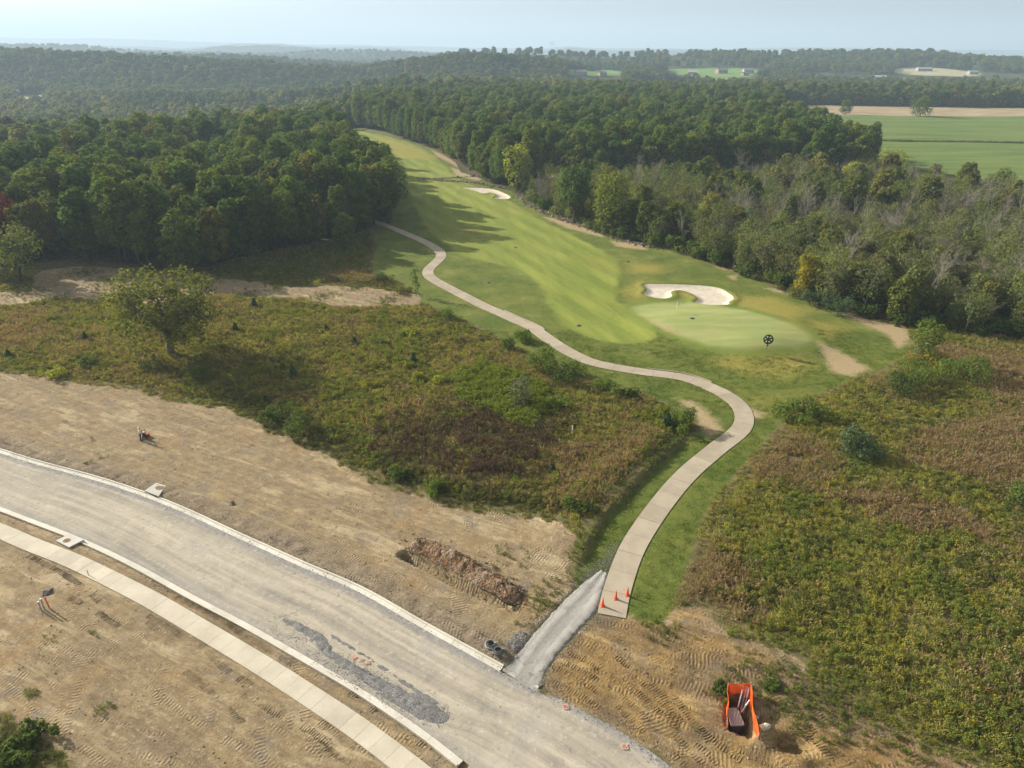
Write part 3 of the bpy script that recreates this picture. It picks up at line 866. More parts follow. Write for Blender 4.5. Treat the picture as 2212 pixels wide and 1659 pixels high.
ridge('hill', crest(9800, [(-900, 10), (0, 11), (150, 12), (190, 19), (400, 17), (560, 13), (700, 8), (900, 5), (1150, 3), (1200, 7), (1240, 5), (1330, 5), (1480, 5), (1520, 9), (1700, 9), (1900, 9), (2050, 10), (2212, 11), (3200, 11)]), 1300, 3, None)
ridge('hill', crest(6600, [(-900, -8), (0, 0), (250, 3), (450, 2), (520, -4), (620, 8), (700, 9), (760, 3), (830, 6), (880, 2), (930, -6), (1100, -8), (1180, 2), (1205, 5), (1260, -2), (1420, 2), (1500, -3), (2000, -14), (3200, -14)]), 900, 8, None)
ridge('hill', crest(4300, [(-900, -6), (0, -3), (300, -5), (540, -8), (600, 3), (670, 7), (740, 3), (800, -6), (840, -2), (870, -4), (920, -12), (1300, -22), (3200, -24)]), 520, 15, None)
# ------------------------------------------------------------------ road, kerbs, pavement, cart path
def hard_material(name, base, dark, light, joint_dirt=0.0, fine=30.0):
    t = NT(name); p = t.pos()
    a = t.noise(0.45, p, 5, 0.6); b = t.noise(fine, p, 3, 0.7); r = t.rnd()
    c = t.mix(t.rng(a, 0.3, 0.7), dark, base)
    c = t.mix(t.rng(t.noise(1.7, p, 5, 0.7), 0.55, 0.75, 0, 0.6), c, light)
    c = t.mix(t.rng(t.noise(0.9, p, 6, 0.75), 0.60, 0.72, 0, joint_dirt), c, (0.22, 0.165, 0.10))
    cc = t.n('ShaderNodeCombineColor')
    v = t.math('MULTIPLY', t.rng(r, 0, 1, 0.91, 1.06, False), t.rng(b, 0.3, 0.7, 0.93, 1.07, False))
    for i in range(3): t.set(cc.inputs[i], v)
    c = t.mix(1.0, c, cc.outputs[0], 'MULTIPLY')
    t.bsdf(c, 0.85, t.bump(b, 0.3, 0.01), 0, 0.2)
    return t.mat
M_WALK = hard_material('new_concrete', (0.52, 0.47, 0.37), (0.44, 0.39, 0.30), (0.60, 0.56, 0.47), 0.35)
M_KERB = hard_material('kerb_concrete', (0.60, 0.57, 0.49), (0.52, 0.48, 0.40), (0.66, 0.635, 0.57), 0.55)
M_PATH = hard_material('path_concrete', (0.385, 0.328, 0.243), (0.315, 0.268, 0.197), (0.44, 0.385, 0.295), 0.25)
M_BED = mat_plain('bedding', (0.16, 0.13, 0.09), 0.95)
M_SLAB = hard_material('inlet_concrete', (0.52, 0.505, 0.455), (0.44, 0.425, 0.38), (0.58, 0.57, 0.53), 0.15)
M_RUST = mat_plain('rusty_iron', (0.27, 0.15, 0.075), 0.8, 0.3, 6, 0.2)
M_INLET_SHADE = mat_plain('inlet_shade_black', (0.012, 0.011, 0.010), 0.9)

def strip_mesh(name, left, right, zfun, nu, nv, mat, kind='structure', uvs=True, parent=None):
    L = resample(left, nu); R = resample(right, nu)
    w = np.linspace(0, 1, nv)
    X = L[:, None, 0] * (1 - w) + R[:, None, 0] * w
    Y = L[:, None, 1] * (1 - w) + R[:, None, 1] * w
    mid = 0.5 * (L + R)
    u = np.concatenate([[0], np.cumsum(np.linalg.norm(np.diff(mid, axis=0), axis=1))])
    U = np.repeat(u[:, None], nv, 1); W = np.hypot(R[:, 0] - L[:, 0], R[:, 1] - L[:, 1])[:, None] * w
    Z = zfun(X, Y, U, w[None, :] + 0 * U, W)
    i = (np.arange(nu - 1)[:, None] * nv + np.arange(nv - 1)[None, :]).ravel()
    F = np.stack([i, i + nv, i + nv + 1, i + 1], 1)
    me = fast_mesh(name, np.stack([X.ravel(), Y.ravel(), Z.ravel()], 1), F, [mat], True,
                   {'u': U.ravel(), 'v': W.ravel(), 'w': (w[None, :] + 0 * U).ravel()})
    me.update()
    if me.polygons[0].normal.z < 0: me.flip_normals()
    o = link(bpy.data.objects.new(name, me), parent)
    return tag(o, kind=kind) if kind else o

def road_material():
    t = NT('gravel_road'); p = t.pos()
    u, v, w = t.attr('u'), t.attr('v'), t.attr('w')
    cv = t.n('ShaderNodeCombineXYZ'); t.set(cv.inputs[0], t.math('MULTIPLY', u, 0.035)); t.set(cv.inputs[1], t.math('MULTIPLY', v, 0.9))
    s1 = t.noise(1.0, cv.outputs[0], 5, 0.6, dist=0.4)
    cv2 = t.n('ShaderNodeCombineXYZ'); t.set(cv2.inputs[0], t.math('MULTIPLY', u, 0.10)); t.set(cv2.inputs[1], t.math('MULTIPLY', v, 2.6))
    s2 = t.noise(1.0, cv2.outputs[0], 4, 0.6, dist=0.6)
    big = t.noise(0.22, p, 5, 0.65, dist=0.5); fine = t.noise(14.0, p, 3, 0.75); med = t.noise(2.2, p, 4, 0.7)
    pale = (0.465, 0.415, 0.325); grey = (0.23, 0.212, 0.185); tan = (0.345, 0.305, 0.24)
    k = t.math('ADD', t.math('MULTIPLY', s1, 0.5), t.math('ADD', t.math('MULTIPLY', s2, 0.22), t.math('MULTIPLY', big, 0.28)))
    c = t.ramp(k, [(0.36, grey), (0.47, tan), (0.60, pale)])
    c = t.mix(t.rng(big, 0.52, 0.68, 0, 0.55), c, (0.30, 0.28, 0.25))
    # loose grey stone swept along both edges
    e = t.math('ADD', w, t.math('MULTIPLY', t.math('SUBTRACT', med, 0.5), 0.10))
    ga = t.rng(e, 0.03, 0.14, 1.0, 0.0)
    gb = t.rng(e, 0.84, 0.98, 0.0, 0.40)
    c = t.mix(t.math('MULTIPLY', t.math('MAXIMUM', ga, gb), 0.85), c, t.mix(t.rng(fine, 0.35, 0.65), (0.15, 0.145, 0.14), (0.32, 0.31, 0.30)))
    c = t.mix(t.rng(med, 0.56, 0.68, 0, 0.45), c, (0.55, 0.49, 0.39))
    c = t.mix(t.rng(med, 0.30, 0.44, 0.5, 0), c, (0.18, 0.165, 0.145))
    c = t.mix(t.rng(fine, 0.60, 0.74, 0, 0.5), c, (0.56, 0.52, 0.45))
    c = t.mix(t.rng(fine, 0.26, 0.40, 0.55, 0), c, (0.15, 0.138, 0.122))
    t.bsdf(c, 0.95, t.bump(t.math('ADD', fine, t.math('MULTIPLY', med, 1.2)), 0.6, 0.05), 0, 0.1)
    return t.mat
M_ROAD = road_material()
strip_mesh('road', road_n, road_s, lambda X, Y, U, w, W: -0.104 + np.minimum(1, np.minimum(w, 1 - w) * 8) * (0.02 + 0.07 * (fbm(X, Y, 1.3, 3, 44) - 0.45) + 0.05 * (fbm(X * 0.15, W * 3, 1.5, 2, 4) - 0.5)), 330, 46, M_ROAD)

def track_material():
    t = NT('grey_stone_track'); p = t.pos(); u, v, w = t.attr('u'), t.attr('v'), t.attr('w')
    cv = t.n('ShaderNodeCombineXYZ'); t.set(cv.inputs[0], t.math('MULTIPLY', u, 0.12)); t.set(cv.inputs[1], t.math('MULTIPLY', v, 1.6))
    s = t.noise(1.0, cv.outputs[0], 4, 0.6); fine = t.noise(13.0, p, 3, 0.75)
    c = t.ramp(s, [(0.32, (0.215, 0.203, 0.18)), (0.50, (0.275, 0.26, 0.232)), (0.68, (0.355, 0.338, 0.305))])
    med = t.noise(4.0, p, 4, 0.75)
    c = t.mix(t.rng(med, 0.55, 0.70, 0, 0.25), c, (0.46, 0.445, 0.41)); c = t.mix(t.rng(med, 0.30, 0.45, 0.3, 0), c, (0.18, 0.17, 0.155))
    wl = t.rng(t.math('COSINE', t.math('MULTIPLY', w, 4 * math.pi)), 0.0, -0.9, 0.0, 1.0)
    c = t.mix(t.math('MULTIPLY', wl, t.rng(t.noise(0.6, p, 3), 0.35, 0.6, 0.1, 0.6)), c, (0.44, 0.425, 0.39))
    c = t.mix(t.rng(fine, 0.58, 0.72, 0, 0.6), c, (0.62, 0.60, 0.56)); c = t.mix(t.rng(fine, 0.26, 0.42, 0.6, 0), c, (0.14, 0.13, 0.12))
    t.bsdf(c, 0.95, t.bump(fine, 0.5, 0.03), 0, 0.1)
    return t.mat
M_TRACK = track_material()
def jag(pl, amp, seed):
    s = np.arange(len(pl)) * 0.4
    n = offset(pl, 1.0) - pl
    return pl + n * (amp * 2 * (fbm(s, s * 0 + seed, 0.9, 3, seed) - 0.5))[:, None]
strip_mesh('gravel_track', jag(resample(TRACK_L, 130), 0.16, 3), jag(resample(TRACK_R, 130), 0.16, 9),
           lambda X, Y, U, w, W: hs(X, Y) - 0.09 + 0.15 * sstep(0.0, 4.0, U) + 0.03 * (fbm(X, Y, 0.8, 2, 8) - 0.4) * sstep(0, 1, U) - 0.02 * np.cos(w * 4 * math.pi) * sstep(1, 5, U)
           - 0.22 * (1 - sstep(0.0, 0.06, np.minimum(w, 1 - w))) * sstep(0.5, 1.5, U), 130, 22, M_TRACK)

KPROF = [(0.0, -0.25), (0.0, 0.045), (0.14, 0.045), (0.19, -0.082), (0.64, -0.10), (0.64, -0.25)]     # from the back of the kerb to the road
def kerb(pl, sign, cut):
    """a kerb and gutter cast in lengths of about three metres with open joints"""
    root = tag(empty('kerb', (pl[0][0], pl[0][1], 0)), kind='structure')
    s = np.concatenate([[0], np.cumsum(np.linalg.norm(np.diff(pl, axis=0), axis=1))])
    t = np.gradient(pl, axis=0); t /= np.linalg.norm(t, axis=1)[:, None]
    nn = np.stack([t[:, 1], -t[:, 0]], 1) * sign
    a = 0.0
    while a < s[-1] - 0.5:
        b = min(a + 3.05, s[-1]); q = np.linspace(a + 0.012, b - 0.012, 5)
        cx = np.interp(q, s, pl[:, 0]); cyy = np.interp(q, s, pl[:, 1]); ax_ = np.interp(q, s, nn[:, 0]); ay_ = np.interp(q, s, nn[:, 1])
        vs = []; m = MB()
        for k in range(5):
            for d, z in KPROF:
                vs.append((cx[k] + ax_[k] * d - pl[0][0], cyy[k] + ay_[k] * d - pl[0][1], z))
        n = len(KPROF); fs = []
        for k in range(4):
            for j in range(n):
                j2 = (j + 1) % n
                f = (k * n + j, (k + 1) * n + j, (k + 1) * n + j2, k * n + j2)
                fs.append(f if sign < 0 else f[::-1])
        fs += [tuple(range(n)), tuple(range(4 * n, 5 * n))[::-1]]
        m.add(vs, fs); m.build('kerb_stone', M_KERB, root)
        a = b
    return root
kerb(KERB_N, 1, None)
kerb(offset(ROAD_S, 0.66), -1, None)

def slabs(name, left, right, pitch, zfun, thick, mat, gap=0.018, cross=2, label=None):
    """a paved way: a bed with separate slabs on it, open joints between them"""
    mid = 0.5 * (left + right)
    s = np.concatenate([[0], np.cumsum(np.linalg.norm(np.diff(mid, axis=0), axis=1))])
    o0 = mid[0]
    F4 = []; V = []
    q = np.linspace(0, s[-1], int(s[-1] / 1.0))
    lx = np.stack([np.interp(q, s, left[:, k]) for k in (0, 1)], 1); rx = np.stack([np.interp(q, s, right[:, k]) for k in (0, 1)], 1)
    m = MB()
    zc = zfun(0.5 * (lx[:, 0] + rx[:, 0]), 0.5 * (lx[:, 1] + rx[:, 1]), q)
    vs = []
    for k in range(len(q)):
        a = lx[k] * 0.96 + rx[k] * 0.04; b = lx[k] * 0.04 + rx[k] * 0.96
        vs += [(a[0] - o0[0], a[1] - o0[1], zc[k] - 0.03), (b[0] - o0[0], b[1] - o0[1], zc[k] - 0.03)]
    m.add(vs, [(2 * k, 2 * k + 1, 2 * k + 3, 2 * k + 2) for k in range(len(q) - 1)])
    root = m.build(name, M_BED, None, (o0[0], o0[1], 0)); tag(root, kind='structure')
    n = int(s[-1] / pitch)
    for i in range(n):
        sub = cross + 1
        qq = np.linspace(s[-1] * i / n + gap / 2, s[-1] * (i + 1) / n - gap / 2, sub)
        l = np.stack([np.interp(qq, s, left[:, k]) for k in (0, 1)], 1); r = np.stack([np.interp(qq, s, right[:, k]) for k in (0, 1)], 1)
        z = zfun(0.5 * (l[:, 0] + r[:, 0]), 0.5 * (l[:, 1] + r[:, 1]), qq) + random.uniform(-0.006, 0.006)
        mm = MB(); vs = []
        for k in range(sub):
            for e, dz in ((l[k], 0), (r[k], 0), (r[k], -thick), (l[k], -thick)):
                vs.append((e[0] - o0[0], e[1] - o0[1], z[k] + dz))
        fs = []
        for k in range(sub - 1):
            for j in range(4):
                j2 = (j + 1) % 4
                fs.append((4 * k + j, 4 * k + j2, 4 * (k + 1) + j2, 4 * (k + 1) + j)[::-1])
        fs += [(0, 1, 2, 3)[::-1], tuple(4 * (sub - 1) + j for j in (0, 1, 2, 3))]
        mm.add(vs, fs)
        ob = mm.build('slab', mat, root)
        me = ob.data; me.update()
    bm = bmesh.new()
    for ch in root.children:
        bm.from_mesh(ch.data); bmesh.ops.recalc_face_normals(bm, faces=bm.faces); bm.to_mesh(ch.data); bm.clear()
    bm.free()
    return root
slabs('pavement', WALK, offset(WALK, WALK_W), 1.5, lambda x, y, q: 0.055 + 0 * x, 0.16, M_WALK)
slabs('cart_path', offset(CART, -CART_W / 2), offset(CART, CART_W / 2), 3.0, lambda x, y, q: hs(x, y) + 0.06, 0.2, M_PATH, gap=0.03, cross=3)
# the low kerbs cast on the uphill side of the path at its two bends
def low_kerb(a, b, side, label):
    i0 = np.argmin(np.hypot(*(CART - P(*a)).T)); i1 = np.argmin(np.hypot(*(CART - P(*b)).T)); i0, i1 = min(i0, i1), max(i0, i1)
    pl = offset(CART[i0:i1 + 1], side * (CART_W / 2 + 0.10)); o0 = pl[0]; m = MB()
    t = np.gradient(pl, axis=0); t /= np.linalg.norm(t, axis=1)[:, None]; n = np.stack([t[:, 1], -t[:, 0]], 1)
    vs = []; z = hs(pl[:, 0], pl[:, 1])
    for k in range(len(pl)):
        for d, dz in ((-0.08, -0.1), (-0.08, 0.2), (0.08, 0.2), (0.08, -0.1)):
            vs.append((pl[k][0] + n[k][0] * d - o0[0], pl[k][1] + n[k][1] * d - o0[1], z[k] + dz))
    fs = [(4 * k + j, 4 * k + (j + 1) % 4, 4 * k + 4 + (j + 1) % 4, 4 * k + 4 + j)[::-1] for k in range(len(pl) - 1) for j in range(4)]
    fs += [(0, 1, 2, 3), tuple(4 * (len(pl) - 1) + j for j in (3, 2, 1, 0))]
    m.add(vs, fs); o = m.build('path_kerb', M_PATH, None, (o0[0], o0[1], 0)); tag(o, label=label, kind='structure')
low_kerb((1395, 800), (1515, 830), -1, None) if False else None
for a, b in (((1080, 675), (1165, 715)), ((1395, 804), (1520, 832))):
    i0 = np.argmin(np.hypot(*(CART - P(*a)).T)); mid = CART[i0]; far_ = P(a[0], a[1] - 14)
    tt = CART[min(i0 + 1, len(CART) - 1)] - CART[i0 - 1]; sd = 1 if np.dot(far_ - mid, (tt[1], -tt[0])) > 0 else -1
    low_kerb(a, b, sd, None)

# ------------------------------------------------------------------ storm drain inlets set into the kerbs
def inlet(front, back, road_sign, cover, label):
    f = [P(*q) for q in front]; b = [P(*q) for q in back]
    c = 0.25 * (f[0] + f[1] + b[0] + b[1])
    root = tag(empty('storm_drain', (c[0], c[1], 0)), label, 'storm drain', 'concrete storm drains set into the kerbs')
    poly = [q - c for q in (f[0], f[1], b[1], b[0])]
    if np.cross(poly[1] - poly[0], poly[2] - poly[1]) < 0: poly = poly[::-1]
    m = MB(); m.prism(poly, 0.075, 0.20); m.build('lid_slab', M_SLAB, root)
    d = (f[1] - f[0]) / np.linalg.norm(f[1] - f[0]); nrm_ = np.array((d[1], -d[0])); mid = 0.5 * (f[0] + f[1]) - c
    if np.dot(nrm_, mid) < 0: nrm_ = -nrm_
    w = np.linalg.norm(f[1] - f[0]); ang = math.atan2(d[1], d[0])
    m = MB(); q = mid - nrm_ * 0.10; m.box((q[0], q[1], -0.03), (w - 0.22, 0.30, 0.19), ang); m.build('opening_shade', M_INLET_SHADE, root)  # solid near-black block stands in for the shade inside the inlet
    for sgn in (-1, 1):
        q = mid + d * sgn * (w / 2 - 0.06) - nrm_ * 0.13
        m = MB(); m.box((q[0], q[1], -0.02), (0.12, 0.34, 0.18), ang); m.build('cheek', M_SLAB, root)
    m = MB(); p = P(*cover) - c
    m.lathe([(0.001, 0.226), (0.26, 0.226), (0.28, 0.232), (0.33, 0.232), (0.36, 0.198)], 24, (p[0], p[1], 0), 0)
    cv = m.build('manhole_cover', M_RUST, root)
    m = MB()
    for k in range(-2, 3): m.box((p[0] + k * 0.085, p[1], 0.233), (0.03, 0.40 - 0.06 * abs(k), 0.012))
    m.build('cover_rib', M_RUST, cv)
inlet(((313, 1063), (343, 1075)), ((338, 1046), (359, 1052)), 1, (343, 1056), 'pale concrete storm drain with round rusty cover, on the field side of the road')
inlet(((151, 1156.5), (182, 1169)), ((122, 1171), (150, 1185.5)), -1, (145, 1171), 'pale concrete storm drain with round rusty cover, between kerb and pavement')

# ------------------------------------------------------------------ loose stone: windrow on the road, specks, markings
def stone_material(name, cols, scale=16.0):
    t = NT(name); p = t.pos(); v = t.vor(scale, p, 'Color'); sp = t.n('ShaderNodeSeparateColor'); t.t.links.new(v, sp.inputs[0])
    c = t.ramp(sp.outputs[0], [(i / (len(cols) - 1), k) for i, k in enumerate(cols)])
    t.bsdf(c, 0.9, t.bump(t.vor(scale, p), 0.9, 0.06), 0, 0.15)
    return t.mat
M_STONE = stone_material('grey_crushed_stone', [(0.11, 0.108, 0.104), (0.16, 0.157, 0.15), (0.21, 0.205, 0.195), (0.30, 0.29, 0.275)])
def heap(name, line, width, height, mat, seed, res=0.12, rough=0.3, base=None, kind=None, steep=1.0, smooth=True):
    """a ridge of loose material laid along a line on the ground"""
    L = resample(catmull(line, 0.3), step=res); n = len(L)
    t = np.gradient(L, axis=0); t /= np.linalg.norm(t, axis=1)[:, None]; N = np.stack([t[:, 1], -t[:, 0]], 1)
    s = np.linspace(0, 1, n); m = int(2 * max(width) / res) + 3
    v = np.linspace(-1, 1, m)
    wd = np.interp(s, np.linspace(0, 1, len(width)), width); hg = np.interp(s, np.linspace(0, 1, len(height)), height)
    wd = wd * (0.8 + 0.4 * fbm(s * 20, s * 0 + seed, 2, 2, seed))
    endt = np.sqrt(np.clip(np.minimum(s, 1 - s) * 14, 0, 1))
    X = L[:, 0, None] + N[:, 0, None] * v * wd[:, None]; Y = L[:, 1, None] + N[:, 1, None] * v * wd[:, None]
    prof = np.clip(1 - np.abs(v), 0, 1)[None, :] ** steep
    Z = prof * hg[:, None] * endt[:, None] * (1 + rough * 2 * (fbm(X, Y, 0.9, 3, seed) - 0.5)) + rough * 0.35 * np.minimum(1, prof * 3) * endt[:, None] * (fbm(X, Y, 0.35, 2, seed + 5) - 0.5)
    b = base if base is not None else hs(X, Y)
    Z = Z + b - 0.05 * (prof < 0.02)
    i = (np.arange(n - 1)[:, None] * m + np.arange(m - 1)[None, :]).ravel()
    F = np.stack([i, i + m, i + m + 1, i + 1], 1)
    c = L[n // 2]
    me = fast_mesh(name, np.stack([X.ravel() - c[0], Y.ravel() - c[1], Z.ravel()], 1), F, [mat], smooth)
    me.update()
    if me.polygons[len(me.polygons) // 2].normal.z < 0: me.flip_normals()
    o = link(bpy.data.objects.new(name, me)); o.location = (c[0], c[1], 0)
    if kind: tag(o, kind=kind)
    return o
heap('gravel_windrow', PL([(605, 1340), (629, 1346), (675, 1369), (711, 1405), (753, 1438), (799, 1465), (842, 1491), (897, 1520), (938, 1543), (974, 1551)]),
     [0.35, 0.5, 0.6, 0.5, 0.5, 0.55, 0.65, 0.9, 1.0, 0.4], [0.06, 0.13, 0.12, 0.10, 0.11, 0.12, 0.13, 0.19, 0.22, 0.06], M_STONE, 21, 0.14, 0.45, base=-0.10)
tag(bpy.data.objects['gravel_windrow'], 'long low ridge of loose dark grey gravel lying along the road', 'gravel heap')
tag(heap('gravel_windrow', PL([(700, 1362), (734, 1384), (783, 1413), (838, 1449), (897, 1488), (962, 1531)]), [0.18, 0.24, 0.2, 0.24, 0.3, 0.15], [0.03, 0.06, 0.05, 0.06, 0.07, 0.03], M_STONE, 23, 0.1, 0.45, base=-0.09), 'thin second line of grey gravel beside the long gravel ridge on the road', 'gravel heap')

M_PINK = mat_plain('pink_paint', (0.60, 0.30, 0.22), 0.9, 0.4, 9)
def stroke(pts, w=0.05, z=-0.02):
    m = MB(); pts = [np.array(p) for p in pts]
    for a, b in zip(pts[:-1], pts[1:]):
        d = b - a; L = np.linalg.norm(d); n = np.array((d[1], -d[0])) / L * w
        m.add([(*(a - n), z), (*(b - n), z), (*(b + n), z), (*(a + n), z)], [(0, 1, 2, 3)])
    return m
def marking(name, c, shapes, size, rz, label, z):
    root = tag(empty(name, (c[0], c[1], 0), rz), label, 'paint mark', 'pink paint marks on the road')
    for sh in shapes:
        stroke([(x * size, y * size) for x, y in sh], 0.045, z).build('paint_stroke', M_PINK, root)
ring = [(0.5 * math.cos(k * math.pi / 6), 0.5 * math.sin(k * math.pi / 6)) for k in range(13)]
marking('paint_mark', P(780, 1425), [[(-1.5, 0.35), (-1.25, -0.1), (-1.0, 0.1)], [(-1.25, -0.1), (-1.05, -0.3), (-0.85, 0.3)], [(-0.35, -0.3), (0.0, 0.0), (0.3, 0.3)], [(-0.1, 0.15), (0.25, -0.05)], [(0.75, -0.25), (1.0, 0.1), (1.3, 0.35)], [(0.95, -0.3), (1.35, 0.0)], [(1.0, 0.1), (1.35, -0.25)]],
        0.62, -0.35, 'faded pink scrawl sprayed on the road beside the gravel ridge', 0.0)
marking('paint_mark', P(1221, 1526), [ring, [(0.1, -0.1), (0.5, -0.6)]], 0.42, 0.3, 'small pink ring sprayed on the stone apron, nearer the grey track', 0.0)
marking('paint_mark', P(1348, 1611), [ring, [(0.1, -0.1), (0.5, -0.6)]], 0.42, 0.1, 'small pink ring sprayed on the stone apron near the bottom edge', 0.0)
# ------------------------------------------------------------------ plants: meshes
M_OAK = mat_leaf('oak_leaves', [(0.082, 0.142, 0.030), (0.105, 0.162, 0.030), (0.056, 0.108, 0.030), (0.138, 0.182, 0.032), (0.084, 0.138, 0.036), (0.160, 0.186, 0.034), (0.062, 0.116, 0.034), (0.165, 0.158, 0.044)], 0.36)
M_MIX = mat_leaf('mixed_leaves', [(0.090, 0.130, 0.028), (0.14, 0.155, 0.040), (0.080, 0.120, 0.028), (0.20, 0.185, 0.045), (0.10, 0.138, 0.036), (0.135, 0.122, 0.05), (0.125, 0.15, 0.056), (0.19, 0.19, 0.05)], 0.36)
M_BIGOAK = mat_leaf('olive_oak_leaves', [(0.138, 0.155, 0.034)], 0.38)
M_SCRUBLEAF = mat_leaf('thin_leaves', [(0.118, 0.150, 0.050), (0.158, 0.182, 0.058), (0.098, 0.132, 0.050), (0.145, 0.142, 0.068), (0.185, 0.21, 0.060), (0.12, 0.155, 0.048)], 0.38)
M_YELLOW = mat_leaf('yellow_green_leaves', [(0.30, 0.33, 0.045), (0.27, 0.31, 0.045)], 0.40)
M_GOLD = mat_leaf('golden_leaves', [(0.25, 0.225, 0.03)], 0.36)
M_FRESH = mat_leaf('fresh_green_leaves', [(0.11, 0.165, 0.030), (0.135, 0.185, 0.035)], 0.36)
M_SHRUB = mat_leaf('shrub_leaves', [(0.075, 0.115, 0.024), (0.10, 0.14, 0.030), (0.065, 0.098, 0.026)], 0.34)
M_CEDAR = mat_leaf('cedar_needles', [(0.070, 0.112, 0.056), (0.082, 0.125, 0.064)], 0.3)
M_MAROON = mat_leaf('maroon_leaves', [(0.15, 0.038, 0.032)], 0.3)
M_PALE = mat_leaf('grey_green_leaves', [(0.15, 0.165, 0.10)], 0.3)
M_BARK = mat_plain('bark', (0.075, 0.062, 0.050), 0.95, 0.3, 3)
M_TWIG = mat_plain('bare_twigs', (0.265, 0.24, 0.185), 0.95, 0.3, 1.2)
M_TWIG2 = mat_plain('brown_twigs', (0.19, 0.165, 0.12), 0.95, 0.3, 1.2)

def cards(cen, nrm_, size, asp, rng, bend=0.25):
    """leaf sprays: bent, irregular little faces at cen facing nrm_"""
    n = len(cen)
    a = rng.normal(size=(n, 3)); a -= nrm_ * (a * nrm_).sum(1)[:, None]; a /= np.linalg.norm(a, axis=1)[:, None] + 1e-9
    b = np.cross(nrm_, a)
    s = size[:, None] * 0.5
    j = lambda: rng.uniform(0.65, 1.25, n)[:, None]
    tip = cen + a * s * asp * j() - nrm_ * s * bend * rng.uniform(0, 1.5, n)[:, None]
    root = cen - a * s * asp * j() - nrm_ * s * bend * rng.uniform(0, 1.0, n)[:, None]
    l = cen + b * s * j() + a * s * rng.uniform(-0.4, 0.4, n)[:, None]; r = cen - b * s * j() + a * s * rng.uniform(-0.4, 0.4, n)[:, None]
    V = np.stack([root, l, tip, r], 1).reshape(-1, 3)
    k = np.arange(n) * 4
    F = np.concatenate([np.stack([k, k + 1, k + 2], 1), np.stack([k, k + 2, k + 3], 1)])
    return V, F

def lobes_crown(name, lobes, n, leaf, mat, seed, out=0.55, shell=(0.72, 1.05), flat=1.0, droop=0.0):
    """a crown: leaf sprays spread through the outer shell of a set of overlapping lobes (x, y, z, r)"""
    rng = np.random.default_rng(seed)
    L = np.array(lobes, float)
    w = L[:, 3] ** 2; w /= w.sum()
    k = rng.choice(len(L), n, p=w)
    d = rng.normal(size=(n, 3)); d[:, 2] += 0.25; d /= np.linalg.norm(d, axis=1)[:, None]
    rr = L[k, 3] * rng.uniform(shell[0], shell[1], n) ** 0.8
    c = L[k, :3] + d * rr[:, None] * np.array((1, 1, flat))
    c += rng.normal(size=(n, 3)) * (0.12 * L[k, 3])[:, None]
    c[:, 2] -= droop * rng.uniform(0, 1, n) ** 2 * (np.linalg.norm(d[:, :2], axis=1))
    # drop sprays buried deep inside other lobes
    keep = np.ones(n, bool)
    for q in L:
        keep &= ~((np.linalg.norm((c - q[:3]) / np.array((1, 1, flat)), axis=1) < 0.55 * q[3]))
    c = c[keep]; d = d[keep]; n = len(c)
    nr = d * (out + 0.25) + rng.normal(size=(n, 3)) * 0.48 + np.array((0, 0, 0.40)); nr /= np.linalg.norm(nr, axis=1)[:, None]
    V, F = cards(c, nr, leaf * rng.uniform(0.6, 1.4, n), 1.25, rng)
    tint = np.repeat(np.clip(rng.normal(0.5, 0.22, n), 0, 1), 4)
    return fast_mesh(name, V, F, [mat], False, {'tint': tint})

def dome_lobes(R, z0, z1, n, rng, rl=(0.30, 0.46), top=0.75):
    out = [(0, 0, z0 + (z1 - z0) * 0.52, R * 0.62)]
    for i in range(n):
        u = (i + 0.5) / n; ph = i * 2.39996 + rng.uniform(-0.4, 0.4)
        t = u ** top
        el = 1.4 - 2.35 * t
        r = R * (1 - rng.uniform(rl[0], rl[1]) * 0.9) * math.cos(el) ** 0.8 * rng.uniform(0.8, 1.05)
        z = z0 + (z1 - z0) * (0.50 + 0.42 * math.sin(el)) + rng.uniform(-0.5, 0.5)
        out.append((r * math.cos(ph), r * math.sin(ph), z, R * rng.uniform(rl[0], rl[1])))
    return out

def trunk_mesh(name, h, r, limbs, seed, mat=None, z_first=0.35, spread=0.5, sub=2, top=1.0):
    rng = np.random.default_rng(seed); m = MB()
    bend = rng.normal(size=2) * 0.03 * h
    pt = lambda t: np.array((bend[0] * math.sin(t * 3), bend[1] * math.sin(t * 2.3), h * t))
    m.tube([pt(t) for t in np.linspace(-0.02, top, 7)], [r * 1.5] + [r * (1 - 0.75 * t) for t in np.linspace(0.12, top, 6)], 8)
    for i in range(limbs):
        t0 = z_first + (top * 0.92 - z_first) * i / max(1, limbs - 1) * rng.uniform(0.85, 1.1)
        t0 = min(t0, top * 0.95)
        ph = i * 2.4 + rng.uniform(-0.4, 0.4); L = h * spread * (1.05 - 0.55 * t0) * rng.uniform(0.8, 1.2)
        rise = rng.uniform(0.35, 0.8)
        p = [pt(t0)]
        d = np.array((math.cos(ph), math.sin(ph), rise)); d /= np.linalg.norm(d)
        for k in range(4):
            d = d + np.array((rng.normal() * 0.18, rng.normal() * 0.18, 0.10 + rng.normal() * 0.1)); d /= np.linalg.norm(d)
            p.append(p[-1] + d * L / 4)
        rb = r * (0.55 - 0.3 * t0)
        m.tube(p, [rb * (1 - 0.2 * k) for k in range(5)], 5)
        for q in range(sub):
            b = p[2 + q % 3]; d2 = d + rng.normal(size=3) * 0.7; d2[2] = abs(d2[2]) * 0.6 + 0.2; d2 /= np.linalg.norm(d2)
            m.tube([b, b + d2 * L * 0.25, b + d2 * L * 0.42 + np.array((0, 0, 0.2))], [rb * 0.4, rb * 0.3, rb * 0.12], 4)
    return m.mesh(name, mat or M_BARK)

